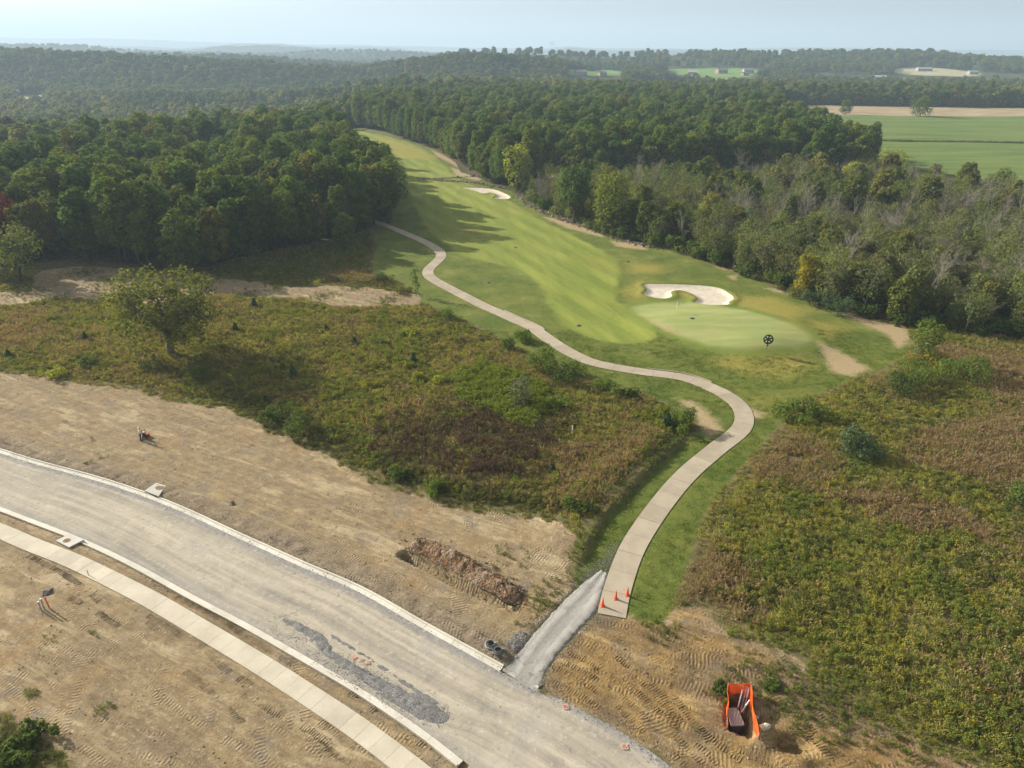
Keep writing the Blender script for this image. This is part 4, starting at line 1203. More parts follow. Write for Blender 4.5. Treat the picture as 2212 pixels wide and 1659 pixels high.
def bare_mesh(name, h, r, seed, mat, stems=1, levels=3, spread=0.55, kids=(7, 6, 4)):
    """a leafless tree: stems, branches and twigs"""
    rng = np.random.default_rng(seed); m = MB()
    def grow(p, d, L, rad, lev):
        pts = [p]; k = 4 if lev < 2 else 3
        for i in range(k):
            d = d + rng.normal(size=3) * (0.10 + 0.05 * lev); d[2] += 0.07; d /= np.linalg.norm(d)
            pts.append(pts[-1] + d * L / k)
        m.tube(pts, [rad * (1 - 0.8 * i / k) for i in range(k + 1)], 6 if lev == 0 else 3, 0, lev == 0)
        if lev < levels:
            for c in range(kids[min(lev, 2)]):
                t = (0.30 if lev == 0 else 0.15) + 0.8 * (c + rng.uniform(0, 1)) / kids[min(lev, 2)]
                t = min(t, 0.98); i = min(int(t * k), k - 1)
                q = pts[i] + (pts[i + 1] - pts[i]) * (t * k - i)
                dd = d * 0.75 + rng.normal(size=3) * spread; dd[2] = abs(dd[2]) * 0.8 + 0.25; dd /= np.linalg.norm(dd)
                grow(q, dd, L * rng.uniform(0.36, 0.55), max(rad * 0.42 * (1.1 - t * 0.5), 0.018), lev + 1)
    for s in range(stems):
        a = rng.uniform(0, 6.28); d = np.array((math.cos(a) * 0.22, math.sin(a) * 0.22, 1.0)) if stems > 1 else np.array((0.03, 0.02, 1.0))
        d /= np.linalg.norm(d)
        grow(np.array((0.25 * math.cos(a) * (stems > 1), 0.25 * math.sin(a) * (stems > 1), -0.1)), d, h * rng.uniform(0.6, 0.78), r / math.sqrt(stems), 0)
    return m.mesh(name, mat)

rg = np.random.default_rng(5)
OAKS = []      # (crown mesh, trunk mesh, height)
for i in range(6):
    h = [15.5, 17.0, 14.0, 16.2, 15.0, 17.5][i]; R = [3.6, 4.0, 3.3, 4.1, 3.1, 3.7][i]
    lb = dome_lobes(R, h * [0.10, 0.16, 0.05, 0.12, 0.20, 0.10][i], h * 1.0, [34, 40, 32, 42, 34, 38][i], rg, (0.24, 0.38))
    OAKS.append((lobes_crown('crown', lb, 4200, 0.52, M_OAK, 40 + i, 0.55, (0.82, 1.05)), trunk_mesh('trunk', h * 0.8, 0.30, 7, 60 + i), h))
MIXES = []
for i in range(4):
    h = [11, 13, 9.5, 12][i]; R = [3.1, 3.5, 2.9, 3.6][i]
    lb = dome_lobes(R, h * 0.12, h, [34, 38, 30, 40][i], rg, (0.20, 0.34))
    MIXES.append((lobes_crown('crown', lb, 2300, 0.58, M_MIX, 80 + i, 0.5, (0.6, 1.1)), trunk_mesh('trunk', h * 0.8, 0.2, 7, 90 + i), h))
BARES = []
for i in range(5):
    BARES.append((bare_mesh('branches', [9.5, 8.0, 10.5, 7.5, 9.0][i], [0.15, 0.13, 0.17, 0.12, 0.14][i], 120 + i, [M_TWIG, M_TWIG2, M_TWIG, M_TWIG2, M_TWIG][i], [1, 3, 2, 4, 2][i]), [9.5, 8, 10.5, 7.5, 9][i]))
THIN = []      # half-bare little trees: branches with sparse leaves
for i in range(4):
    h = [8.0, 6.5, 9.0, 7.0][i]
    lb = dome_lobes(h * 0.36, h * 0.22, h * 1.0, 11, rg, (0.28, 0.45))
    THIN.append((lobes_crown('crown', lb, [1500, 1100, 1300, 1800][i], 0.27, M_SCRUBLEAF, 140 + i, 0.35, (0.3, 1.15)), bare_mesh('branches', h * 1.0, 0.13, 150 + i, [M_TWIG, M_TWIG2, M_TWIG, M_TWIG2][i], [2, 3, 1, 4][i], 2, 0.5, (8, 7, 3)), h))
BUSH = []
for i in range(3):
    lb = [(rg.uniform(-1, 1), rg.uniform(-1, 1), rg.uniform(0.5, 1.6), rg.uniform(0.6, 1.0)) for _ in range(9)]
    BUSH.append(lobes_crown('foliage', lb, 900, 0.30, M_SHRUB, 170 + i, 0.45, (0.6, 1.1)))

def as_obj(name, me):
    return bpy.data.objects.new(name, me)
def inside(poly, x, y): return sdf(poly, x, y, 3.0) > 0

def tree(name, parts, x, y, s, rz, label, cat='tree', group=None, lean=0.0, sz=None):
    z = float(hs(x, y)) - 0.05
    r = empty(name, (x, y, z), rz); r.scale = (s, s, sz or s)
    r.rotation_euler = (lean * random.uniform(-1, 1), lean * random.uniform(-1, 1), rz)
    for nm, me in parts: link(bpy.data.objects.new(nm, me), r)
    return tag(r, label, cat, group)

# ------------------------------------------------------------------ woods
def fill(poly, sp, seed, jit=0.42):
    rng = np.random.default_rng(seed)
    lo, hi = poly.min(0), poly.max(0)
    xs = np.arange(lo[0], hi[0], sp); ys = np.arange(lo[1], hi[1], sp * 0.87)
    q = []
    for j, yy in enumerate(ys):
        for xx in xs: q.append((xx + (j % 2) * sp / 2 + rng.uniform(-jit, jit) * sp, yy + rng.uniform(-jit, jit) * sp))
    q = np.array(q)
    return q[inside(poly, q[:, 0], q[:, 1])]

wood_pts = []
for poly, nm, sd in ((OAK_L, 'L', 1), (OAK_R, 'R', 2)):
    q = fill(poly, 5.5, sd)
    d = sdf(poly, q[:, 0], q[:, 1], 12.0)
    q = q[d > 1.6]
    # a closed front row along the wood's edge
    e_ = resample(np.concatenate([poly, poly[:1]]), step=4.6); e_ = e_ + np.random.default_rng(sd + 40).normal(size=e_.shape) * 0.9
    dd_ = sdf(poly, e_[:, 0], e_[:, 1], 12.0); e_ = e_[(dd_ > -1.2) & (e_[:, 1] < 520)]
    q = np.concatenate([q, e_])
    v = np.abs(q[:, 0]) < 0.80 * q[:, 1] + 25
    q = q[v]
    for a in q: wood_pts.append((math.hypot(a[0], a[1]), a[0], a[1], nm))
keep_off = [P(22, 560), P(125, 548), P(45, 610), P(1240, 482), P(1318, 503), P(1118, 412), P(840, 481), P(808, 486), P(745, 545), P(400, 590)]
wood_pts = [a for a in wood_pts if min(math.hypot(a[1] - k[0], a[2] - k[1]) for k in keep_off) > 4.6 and not (math.hypot(a[1] - keep_off[0][0], a[2] - keep_off[0][1] + 8) < 9)]
wood_pts.sort()
N_IND = 292
rows = {'L': {}, 'R': {}}
ind = wood_pts[:N_IND]; rest = wood_pts[N_IND:]
def place_rows(items, key_row, key_in):
    rws = {}
    for it in items: rws.setdefault(key_row(it), []).append(it)
    out = []
    for n, k in enumerate(sorted(rws)):
        for m, it in enumerate(sorted(rws[k], key=key_in)): out.append((n + 1, m + 1, it))
    return out
for nm, where, keyin in (('L', 'the wood by the cart path', lambda a: -a[1]), ('R', 'the wood across the fairway', lambda a: a[1])):
    items = [a for a in ind if a[3] == nm]
    for rw, k, it in place_rows(items, lambda a: int(a[2] // 9.0), keyin):
        j = random.randrange(len(OAKS)); cr, tr, h = OAKS[j]
        use_mix = random.random() < 0.2
        if use_mix: cr, tr, h = MIXES[random.randrange(4)]
        s = random.uniform(0.72, 1.2)
        if rw == 1: rt = 'front row'
        else: rt = ordinal(rw) + ' row back'
        tree('broadleaf_tree', (('trunk', tr), ('crown', cr)), it[1], it[2], s, random.uniform(0, 6.28),
             'leafy tree, %s in %s, %s from the fairway' % (rt, where, ordinal(k)), 'tree', 'leafy trees of the two woods')

# deeper trees, past the number that can be told apart
srcs = [as_obj('woodland_tree', a[0]) for a in OAKS] + [as_obj('woodland_tree', a[0]) for a in MIXES]
pts = np.array([(a[1], a[2]) for a in rest]); n = len(pts)
rng2 = np.random.default_rng(77)
idx = np.where(rng2.uniform(size=n) < 0.78, rng2.integers(0, 6, n), rng2.integers(6, 10, n))
sc_ = rng2.uniform(0.72, 1.2, n)
scatter('woodland', np.stack([pts[:, 0], pts[:, 1], hs(pts[:, 0], pts[:, 1])], 1), np.stack([0 * sc_, 0 * sc_, rng2.uniform(0, 6.28, n)], 1), np.stack([sc_] * 3, 1), idx, srcs)

# far woods: lighter trees with fewer, larger sprays
FARS = []
for i in range(6):
    h = [14, 15, 13, 16, 12, 15][i]; R = [3.9, 4.3, 3.7, 4.1, 3.5, 4.5][i]
    FARS.append(as_obj('far_tree', lobes_crown('far_crown', dome_lobes(R, h * 0.1, h, 18, rg, (0.24, 0.38)), 800, 1.15, M_OAK if i < 3 else M_MIX, 200 + i)))
M_VALLEY = mat_leaf('valley_leaves', [(0.16, 0.20, 0.07), (0.22, 0.235, 0.08), (0.13, 0.185, 0.07), (0.28, 0.265, 0.09), (0.19, 0.22, 0.08), (0.23, 0.185, 0.09)], 0.36)
for i in range(3):
    h = [13, 15, 11][i]
    FARS.append(as_obj('far_tree', lobes_crown('far_crown', dome_lobes([3.6, 4.0, 3.4][i], h * 0.05, h, 18, rg, (0.24, 0.38)), 800, 1.05, M_VALLEY, 230 + i)))
fp = []
rng3 = np.random.default_rng(91)
y = 330.0
while y < 3400:
    sp = 6.8 if y < 900 else 6.8 + (y - 900) * 0.011
    xs = np.arange(-0.86 * y - 60, 0.86 * y + 60, sp)
    fp.append(np.stack([xs + rng3.uniform(-0.45, 0.45, len(xs)) * sp, y + rng3.uniform(-0.5, 0.5, len(xs)) * sp, np.full(len(xs), sp)], 1))
    y += sp * 0.8
fp = np.concatenate(fp)
X, Y = fp[:, 0], fp[:, 1]
zz = {k: np.maximum.reduce([sdf(q, X, Y, 20.0) for q in v]) for k, v in (('p', [PAST, HAY]), ('f', FIELDS + TANF), ('w', [OAK_L, OAK_R, SCRUB]), ('l', [LAWN]))}
ok = (zz['p'] < -5) & (zz['f'] < -4) & (zz['w'] < -2) & (zz['l'] < -6)
ok &= ~((X > 150) & (Y < 455))
for dk in (30, 60, 90, 120, 150):
    R_ = np.hypot(X, Y); kx = 1 + dk / R_
    ok &= np.maximum.reduce([sdf(q, X * kx, Y * kx, 10.0) for q in FIELDS + TANF]) < -2
# openings in the far woods
cl = fbm(X, Y, 260, 3, 55)
ok &= (cl < 0.60) | (rng3.uniform(size=len(X)) < 0.25)
ok &= ~((X > 60) & (Y > 900) & (Y < 1500) & (fbm(X, Y, 130, 2, 66) > 0.57))
X, Y, S = X[ok], Y[ok], fp[ok, 2]; n = len(X)
left = sstep(-250, 0, -X) * sstep(420, 560, Y) * (1 - sstep(800, 1100, Y))
idx = np.where(rng3.uniform(size=n) < 0.30, rng3.integers(3, 6, n), rng3.integers(0, 3, n))
idx = np.where(rng3.uniform(size=n) < 0.10 + 0.85 * left * sstep(0.40, 0.56, fbm(X, Y, 60, 2, 3)), rng3.integers(6, 9, n), idx)
s = rng3.uniform(0.7, 1.25, n) * np.clip(S / 7.2, 1, 2.6) ** 0.55
scatter('distant_woodland', np.stack([X, Y, hs(X, Y) - 0.3], 1), np.stack([0 * s, 0 * s, rng3.uniform(0, 6.28, n)], 1), np.stack([s * 1.05, s * 1.05, np.minimum(s, rng3.uniform(0.7, 1.1, n))], 1), idx, FARS)
print('far trees', n, 'wood', len(wood_pts))

# ------------------------------------------------------------------ scrub behind the putting green
q = fill(SCRUB, 4.4, 7, 0.5)
q = q[np.abs(q[:, 0]) < 0.80 * q[:, 1] + 15]
q = q[np.argsort(np.hypot(q[:, 0], q[:, 1]))]
qd = sdf(SCRUB, q[:, 0], q[:, 1], 12)
q = q[qd > 0.8]
mixn = fbm(q[:, 0], q[:, 1], 22, 2, 19)
items_b, items_t = [], []
for a, mm in zip(q, mixn):
    (items_b if mm + random.uniform(-0.22, 0.22) > 0.70 - 0.0018 * (a[0] - 60) else items_t).append((0, a[0], a[1]))
print('scrub', len(items_b), len(items_t))
rest_b, rest_t = items_b[285:], items_t[285:]; items_b = items_b[:285]; items_t = items_t[:285]
for rw, k, it in place_rows(items_b, lambda a: int(a[2] // 7.0), lambda a: a[1]):
    me, h = BARES[random.randrange(5)]
    tree('bare_tree', (('branches', me),), it[1], it[2], random.uniform(0.75, 1.2), random.uniform(0, 6.28),
         'leafless tree, %s in the scrub behind the green, %s from fairway end' % ('front row' if rw == 1 else ordinal(rw) + ' row back', ordinal(k)), 'tree', 'leafless trees of the scrub', 0.12)
for rw, k, it in place_rows(items_t, lambda a: int(a[2] // 7.0), lambda a: a[1]):
    cr, br, h = THIN[random.randrange(4)]
    lo_ = random.random() < 0.14
    if lo_: cr, br, h = MIXES[random.randrange(4)]
    tree('small_tree', (('branches', br), ('crown', cr)), it[1], it[2], random.uniform(0.75, 1.2) * (0.75 if lo_ else 1.0), random.uniform(0, 6.28),
         'low leafy tree, %s in the scrub behind the green, %s from fairway end' % ('front row' if rw == 1 else ordinal(rw) + ' row back', ordinal(k)), 'tree', 'low leafy trees of the scrub', 0.10)
sb = [as_obj('scrub_stem', a[0]) for a in BARES]; st_ = [as_obj('scrub_leaf', a[0]) for a in THIN + THIN + MIXES[:1]]
rs = np.random.default_rng(23)
for nm_, it_, so_ in (('bare_scrub', rest_b, sb), ('leafy_scrub', rest_t, st_)):
    if not it_: continue
    a_ = np.array([(i[1], i[2]) for i in it_]); k_ = len(a_); s_ = rs.uniform(0.75, 1.2, k_)
    scatter(nm_, np.stack([a_[:, 0], a_[:, 1], hs(a_[:, 0], a_[:, 1])], 1), np.stack([0 * s_, 0 * s_, rs.uniform(0, 6.28, k_)], 1), np.stack([s_] * 3, 1), rs.integers(0, len(so_), k_), so_)
# undergrowth of woods and scrub: nobody could count it
rngu = np.random.default_rng(17)
def edge_fill(poly, n, seed, dmin, dmax):
    r_ = np.random.default_rng(seed); lo, hi = poly.min(0), poly.max(0)
    p = r_.uniform(lo, hi, (n, 2)); d = sdf(poly, p[:, 0], p[:, 1], 30.0)
    return p[(d > dmin) & (d < dmax)]
u = np.concatenate([edge_fill(SCRUB, 26000, 3, 0.0, 30)[:2600], edge_fill(OAK_L, 9000, 4, 1.5, 8)[:260]])
n = len(u); s = rngu.uniform(0.5, 1.5, n)
UND = [as_obj('undergrowth_bush', m) for m in BUSH]
thin_b = [as_obj('undergrowth_bush', lobes_crown('foliage', [(rg.uniform(-1, 1), rg.uniform(-1, 1), rg.uniform(0.4, 1.5), rg.uniform(0.6, 1.0)) for _ in range(7)], 420, 0.26, M_SCRUBLEAF, 181 + i, 0.3, (0.3, 1.2))) for i in range(2)]
scatter('undergrowth', np.stack([u[:, 0], u[:, 1], hs(u[:, 0], u[:, 1]) - 0.1], 1), np.stack([0 * s, 0 * s, rngu.uniform(0, 6.28, n)], 1), np.stack([s, s, s * rngu.uniform(0.7, 1.2, n)], 1), rngu.integers(0, 5, n), UND + thin_b)

# ------------------------------------------------------------------ trees that stand out
def custom_tree(name, px, h, R, mat, seed, label, cat='tree', n=2200, leaf=0.5, z0=0.25, trunk_r=0.22, nl=15, out=0.5, shell=(0.65, 1.08), limbs=7, bark=None, flat=1.0, spread=0.45, pos=None):
    r_ = np.random.default_rng(seed)
    p = pos if pos is not None else P(*px)
    lb = dome_lobes(R, h * z0, h, nl, r_)
    return tree(name, (('trunk', trunk_mesh('trunk', h * 0.82, trunk_r, limbs, seed, bark, 0.25, spread)), ('crown', lobes_crown('crown', lb, n, leaf, mat, seed, out, shell, flat))),
                p[0], p[1], 1.0, random.uniform(0, 6.28), label, cat)
custom_tree('broadleaf_tree', (840, 481), 17.0, 5.4, M_OAK, 301, 'dark dense tree at the corner of the wood, where the cart path enters it', n=3600, leaf=0.6, trunk_r=0.32)
custom_tree('broadleaf_tree', (808, 486), 16.2, 5.2, M_OAK, 302, 'dark tree next to the corner tree, left of where the cart path enters the wood', n=3400, leaf=0.6, trunk_r=0.3)
custom_tree('broadleaf_tree', (745, 545), 9.5, 2.7, M_SHRUB, 303, 'young grey green tree standing in front of the corner of the wood', n=1500, leaf=0.4, z0=0.06)
custom_tree('broadleaf_tree', (400, 590), 13.5, 5.4, M_SHRUB, 304, 'pale green tree bulging out of the front of the wood beside the cart path', n=3200, leaf=0.5, z0=0.03, trunk_r=0.25)
custom_tree('broadleaf_tree', (45, 610), 12.0, 5.6, M_SCRUBLEAF, 305, 'olive spreading tree by the dirt lane at the left edge', n=2600, leaf=0.42, z0=0.1, trunk_r=0.3, shell=(0.4, 1.15))
custom_tree('broadleaf_tree', (22, 560), 13.5, 5.0, M_MAROON, 306, 'dark red tree behind the olive tree at the left edge', n=2600, leaf=0.5, z0=0.2)
custom_tree('broadleaf_tree', (125, 548), 14.0, 4.0, M_MIX, 307, 'yellowish thin tree at the left end of the front wood', n=1700, leaf=0.5, z0=0.25, shell=(0.4, 1.1))
custom_tree('broadleaf_tree', (1240, 482), 15.5, 5.0, M_OAK, 308, 'dark green tree with bare lower trunk, alone on the fairway edge below the stone bank', n=3000, leaf=0.55, z0=0.32, trunk_r=0.26)
custom_tree('broadleaf_tree', (1318, 503), 15.5, 5.6, M_OAK, 309, 'broad dark green tree beside the bare trunked tree on the fairway edge', n=4600, leaf=0.5, z0=0.04, trunk_r=0.3, nl=34)
custom_tree('broadleaf_tree', (1118, 412), 15.5, 6.2, M_YELLOW, 310, 'yellow green round tree at the fairway edge near the far bunker', n=2200, leaf=0.6, z0=0.12, shell=(0.5, 1.1))
custom_tree('broadleaf_tree', (1062, 392), 8.0, 4.8, M_SHRUB, 311, 'low bushy tree where the stone bank meets the scrub', n=1700, leaf=0.5, z0=0.0)
custom_tree('broadleaf_tree', (1825, 385), 15.5, 6.0, M_OAK, 312, 'round dark tree standing at the edge of the pasture', n=3000, leaf=0.6, z0=0.05, trunk_r=0.3, pos=P(1840, 330, 6))
custom_tree('broadleaf_tree', None, 11.5, 6.5, M_YELLOW, 313, 'bright yellow green willow beside the pasture, the bigger of two', n=3000, leaf=0.5, z0=0.02, nl=19, pos=P(1925, 368, 5))
custom_tree('broadleaf_tree', None, 9.5, 4.8, M_YELLOW, 314, 'bright yellow green willow beside the pasture, the smaller of two', n=2200, leaf=0.5, z0=0.02, pos=P(1845, 382, 5))
custom_tree('broadleaf_tree', None, 8.5, 4.6, M_OAK, 315, 'dark green tree at the pasture corner, the farther of two', n=1900, leaf=0.5, z0=0.02, pos=P(2165, 392, 5))
custom_tree('broadleaf_tree', None, 7.5, 4.2, M_OAK, 316, 'dark green tree at the pasture corner, the nearer of two', n=1700, leaf=0.5, z0=0.02, pos=P(2080, 400, 5))
custom_tree('broadleaf_tree', (1735, 640), 8.5, 2.5, M_GOLD, 317, 'golden yellow vine-clad tree in the front of the scrub', n=1900, leaf=0.36, z0=0.02)
custom_tree('broadleaf_tree', (1825, 247), 10.5, 5.2, M_SHRUB, 318, 'feathery pale tree on the strip of dry grass, the smaller of two', n=1700, leaf=0.6, z0=0.02, shell=(0.4, 1.1))
custom_tree('broadleaf_tree', (1988, 251), 14.0, 9.0, M_SHRUB, 319, 'wide bushy tree on the strip of dry grass, the larger of two', n=3000, leaf=0.65, z0=0.0, shell=(0.4, 1.1), nl=19)
custom_tree('young_tree', (1990, 782), 7.0, 2.4, M_FRESH, 320, 'slender light green tree between the bare turf bank and the meadow', n=1100, leaf=0.30, z0=0.30, trunk_r=0.08, shell=(0.5, 1.1), limbs=9)
custom_tree('young_tree', (899, 640), 6.2, 1.15, M_FRESH, 321, 'slim sapling beside the cart path at the end of the dirt lane', n=420, leaf=0.26, z0=0.12, trunk_r=0.05, shell=(0.3, 1.1))
custom_tree('young_tree', (1124, 878), 4.6, 1.9, M_PALE, 322, 'silvery shrubby tree in the middle of the weed lot', n=1100, leaf=0.22, z0=0.02, trunk_r=0.06, shell=(0.4, 1.15))
for px, h, R, lab in (((1080, 350), 13, 4.5, 'large grey leafless tree in the wood edge above the yellow tree'), ((1905, 560), 11, 5, 'large pale leafless tree below the willows'), ((1800, 620), 10, 5, 'large pale leafless tree above the golden tree'), ((2010, 670), 10, 5, 'pale leafless tree at the front of the scrub near the light green tree')):
    p = P(*px); tree('bare_tree', (('branches', bare_mesh('branches', h * 1.2, 0.24, 900 + int(px[0]), M_TWIG, 2, 3, 0.6, (9, 7, 5))),), p[0], p[1], 1.0, 1.0, lab, 'tree')
# row of trees behind the dry grass
hb = []
for i in range(36):
    px = 1700 + i * 20
    p = P(px, 226 - 2 * (i % 2) + (px - 1700) * 0.013); p = p + np.array((random.uniform(-4, 4), 8 + 10 * (i % 2)))
    hb.append(p)
for i, p in enumerate(hb):
    cr, tr, h = OAKS[i % 6] if i % 5 else MIXES[i % 4]
    tree('broadleaf_tree', (('trunk', tr), ('crown', cr)), p[0], p[1], random.uniform(0.95, 1.35), random.uniform(0, 6.28), 'tree in the row behind the dry grass, %s from the wood' % ordinal(i + 1), 'tree', 'row of trees behind the dry grass', sz=random.uniform(1.0, 1.35))

# the old oak standing alone on the lot beside the weed lot
def old_oak():
    p = P(370, 768); h = 14.2; rng = np.random.default_rng(88)
    m = MB(); tips = []
    base = np.array((0, 0, 0.0))
    m.tube([(0, 0, -0.3), (0.05, 0, 1.0), (0.1, 0.05, 2.6), (0.1, 0.1, 4.2)], [0.58, 0.40, 0.34, 0.32], 10)
    def limb(p0, d, L, r, lev):
        pts = [np.array(p0)]
        for k in range(5):
            d = d + rng.normal(size=3) * 0.17; d[2] += 0.05; d /= np.linalg.norm(d); pts.append(pts[-1] + d * L / 5)
        m.tube(pts, [r * (1 - 0.15 * k) for k in range(6)], 7 if lev == 0 else 5)
        if lev >= 1: tips.append(pts[-1])
        if lev >= 2: tips.append(pts[3])
        if lev < 3:
            for c in range(4 if lev < 2 else 3):
                i = 2 + (c % 4); i = min(i, 5)
                dd = d * 0.6 + rng.normal(size=3) * 0.6; dd[2] = dd[2] * 0.6 + 0.22; dd /= np.linalg.norm(dd)
                limb(pts[i], dd, L * rng.uniform(0.45, 0.62), r * 0.5, lev + 1)
    for a, el, L, z in ((0.3, 0.55, 5.0, 3.4), (1.5, 0.7, 5.2, 3.9), (2.6, 0.5, 5.2, 3.0), (3.6, 0.75, 5.0, 4.1), (4.7, 0.6, 4.8, 3.6), (5.6, 0.55, 5.4, 3.2), (0.9, 1.3, 5.2, 4.2), (3.1, 1.35, 5.2, 4.2)):
        limb((0.1, 0.1, z), np.array((math.cos(a) * math.cos(el), math.sin(a) * math.cos(el), math.sin(el))), L, 0.26, 0)
    tips = np.array(tips); tips = tips[tips[:, 2] > 1.4]
    lobes = [(t[0], t[1], t[2], rng.uniform(0.45, 0.8)) for t in tips]
    for k_ in range(26):
        a_ = k_ * 2.4 + rng.uniform(-0.3, 0.3); r_ = rng.uniform(2.6, 5.6); lobes.append((r_ * math.cos(a_), r_ * math.sin(a_), rng.uniform(1.9, 4.6), rng.uniform(0.6, 1.0)))
    top0 = max(v[2] for v in tips) + 0.8
    dm = dome_lobes(6.7, 1.2, top0 + 0.4, 64, rng, (0.13, 0.21))
    lobes = lobes[::2] + dm[1:]
    cr = lobes_crown('crown', lobes, 13500, 0.27, M_BIGOAK, 88, 0.4, (0.35, 1.1))
    top = max(v[2] for v in (tips)) + 0.8
    r = empty('oak_tree', (p[0], p[1], float(hs(*p)))); k = h / top; r.scale = (k * 1.22, k * 1.22, k)
    tr = m.build('trunk', M_BARK2, r); link(bpy.data.objects.new('crown', cr), r)
    tag(r, 'big old oak with gnarled limbs standing alone on the weedy lot', 'tree')
M_BARK2 = mat_plain('old_bark', (0.16, 0.14, 0.115), 0.95, 0.3, 3)
old_oak()

# ------------------------------------------------------------------ shrubs and little cedars
def cedar(px, h, w, label, mat=None, seed=0):
    h *= 0.72; w *= 0.95
    p = P(*px); rng = np.random.default_rng(seed + 500)
    n = int(260 + 160 * h); t = rng.uniform(0.02, 1, n) ** 0.8
    a = rng.uniform(0, 6.28, n); r = w * (1 - t) ** 0.75 * rng.uniform(0.55, 1.05, n) * (0.85 + 0.3 * np.sin(a * 3 + seed + t * 9))
    c = np.stack([r * np.cos(a), r * np.sin(a), t * h], 1)
    d = np.stack([np.cos(a), np.sin(a), 0.5 + 0 * a], 1) * 0.6 + rng.normal(size=(n, 3)) * 0.4; d /= np.linalg.norm(d, axis=1)[:, None]
    V, F = cards(c, d, 0.26 * rng.uniform(0.6, 1.3, n), 1.6, rng)
    me = fast_mesh('foliage', V, F, [mat or M_CEDAR], False, {'tint': np.repeat(np.clip(rng.normal(0.5, 0.2, n), 0, 1), 4)})
    r_ = empty('cedar', (p[0], p[1], float(zs(*p)[0]) - 0.05), seed)
    link(bpy.data.objects.new('foliage', me), r_)
    m = MB(); m.tube([(0, 0, -0.1), (0, 0, h * 0.8)], [0.06, 0.02], 6); m.build('trunk', M_BARK, r_)
    tag(r_, label, 'cedar', 'little cedars scattered over the weedy lots')
for i, (px, h, w, lab) in enumerate((
        ((550, 664), 2.7, 0.8, 'little dark cedar beside the dirt lane, right of the old oak'),
        ((510, 719), 2.5, 0.9, 'round dark cedar just right of the old oak crown'),
        ((186, 738), 2.2, 0.75, 'small cedar on the weeds left of the old oak'),
        ((766, 745), 2.0, 0.8, 'dark cedar high on the weed lot near its far corner'),
        ((894, 786), 2.6, 0.8, 'pointed dark cedar in the upper middle of the weed lot'),
        ((634, 815), 2.6, 1.0, 'cedar with dead brown side, right of the old oak shadow'),
        ((1193, 1024), 1.7, 0.65, 'blue grey small cedar in the dry grass of the weed lot'),
        ((20, 775), 2.0, 0.9, 'low dark cedar at the left edge of the weedy lot'),
        ((706, 716), 1.5, 0.6, 'tiny cedar on the weeds between oak and lot corner'),
        ((575, 870), 1.5, 0.7, 'tiny cedar in the dark weeds at the edge of the bare earth'),
        ((1440, 925), 3.3, 1.3, 'dark blue green cedar beside the bright bush where the path turns'))):
    cedar(px, h, w, lab, None, i)

def shrub(px, s, mat, label, seed, h=1.0, n=800, leaf=0.20, name='shrub', dens=(0.5, 1.1), cat='shrub', group=None):
    p = P(*px); rng = np.random.default_rng(seed + 700)
    lb = [(rng.normal() * 0.42 * s, rng.normal() * 0.42 * s, h * s * rng.uniform(0.35, 0.95), s * rng.uniform(0.28, 0.45)) for _ in range(10)]
    r_ = empty(name, (p[0], p[1], float(zs(*p)[0]) - 0.05))
    link(bpy.data.objects.new('foliage', lobes_crown('foliage', lb, n, leaf, mat, seed, 0.4, dens)), r_)
    m = MB()
    for k in range(5):
        a = k * 1.26 + rng.uniform(0, 0.5); m.tube([(0, 0, -0.1), (0.2 * s * math.cos(a), 0.2 * s * math.sin(a), 0.4 * s * h), (0.45 * s * math.cos(a), 0.45 * s * math.sin(a), 0.85 * s * h)], [0.04, 0.03, 0.012], 4)
    m.build('stem', M_BARK, r_)
    tag(r_, label, cat, group)
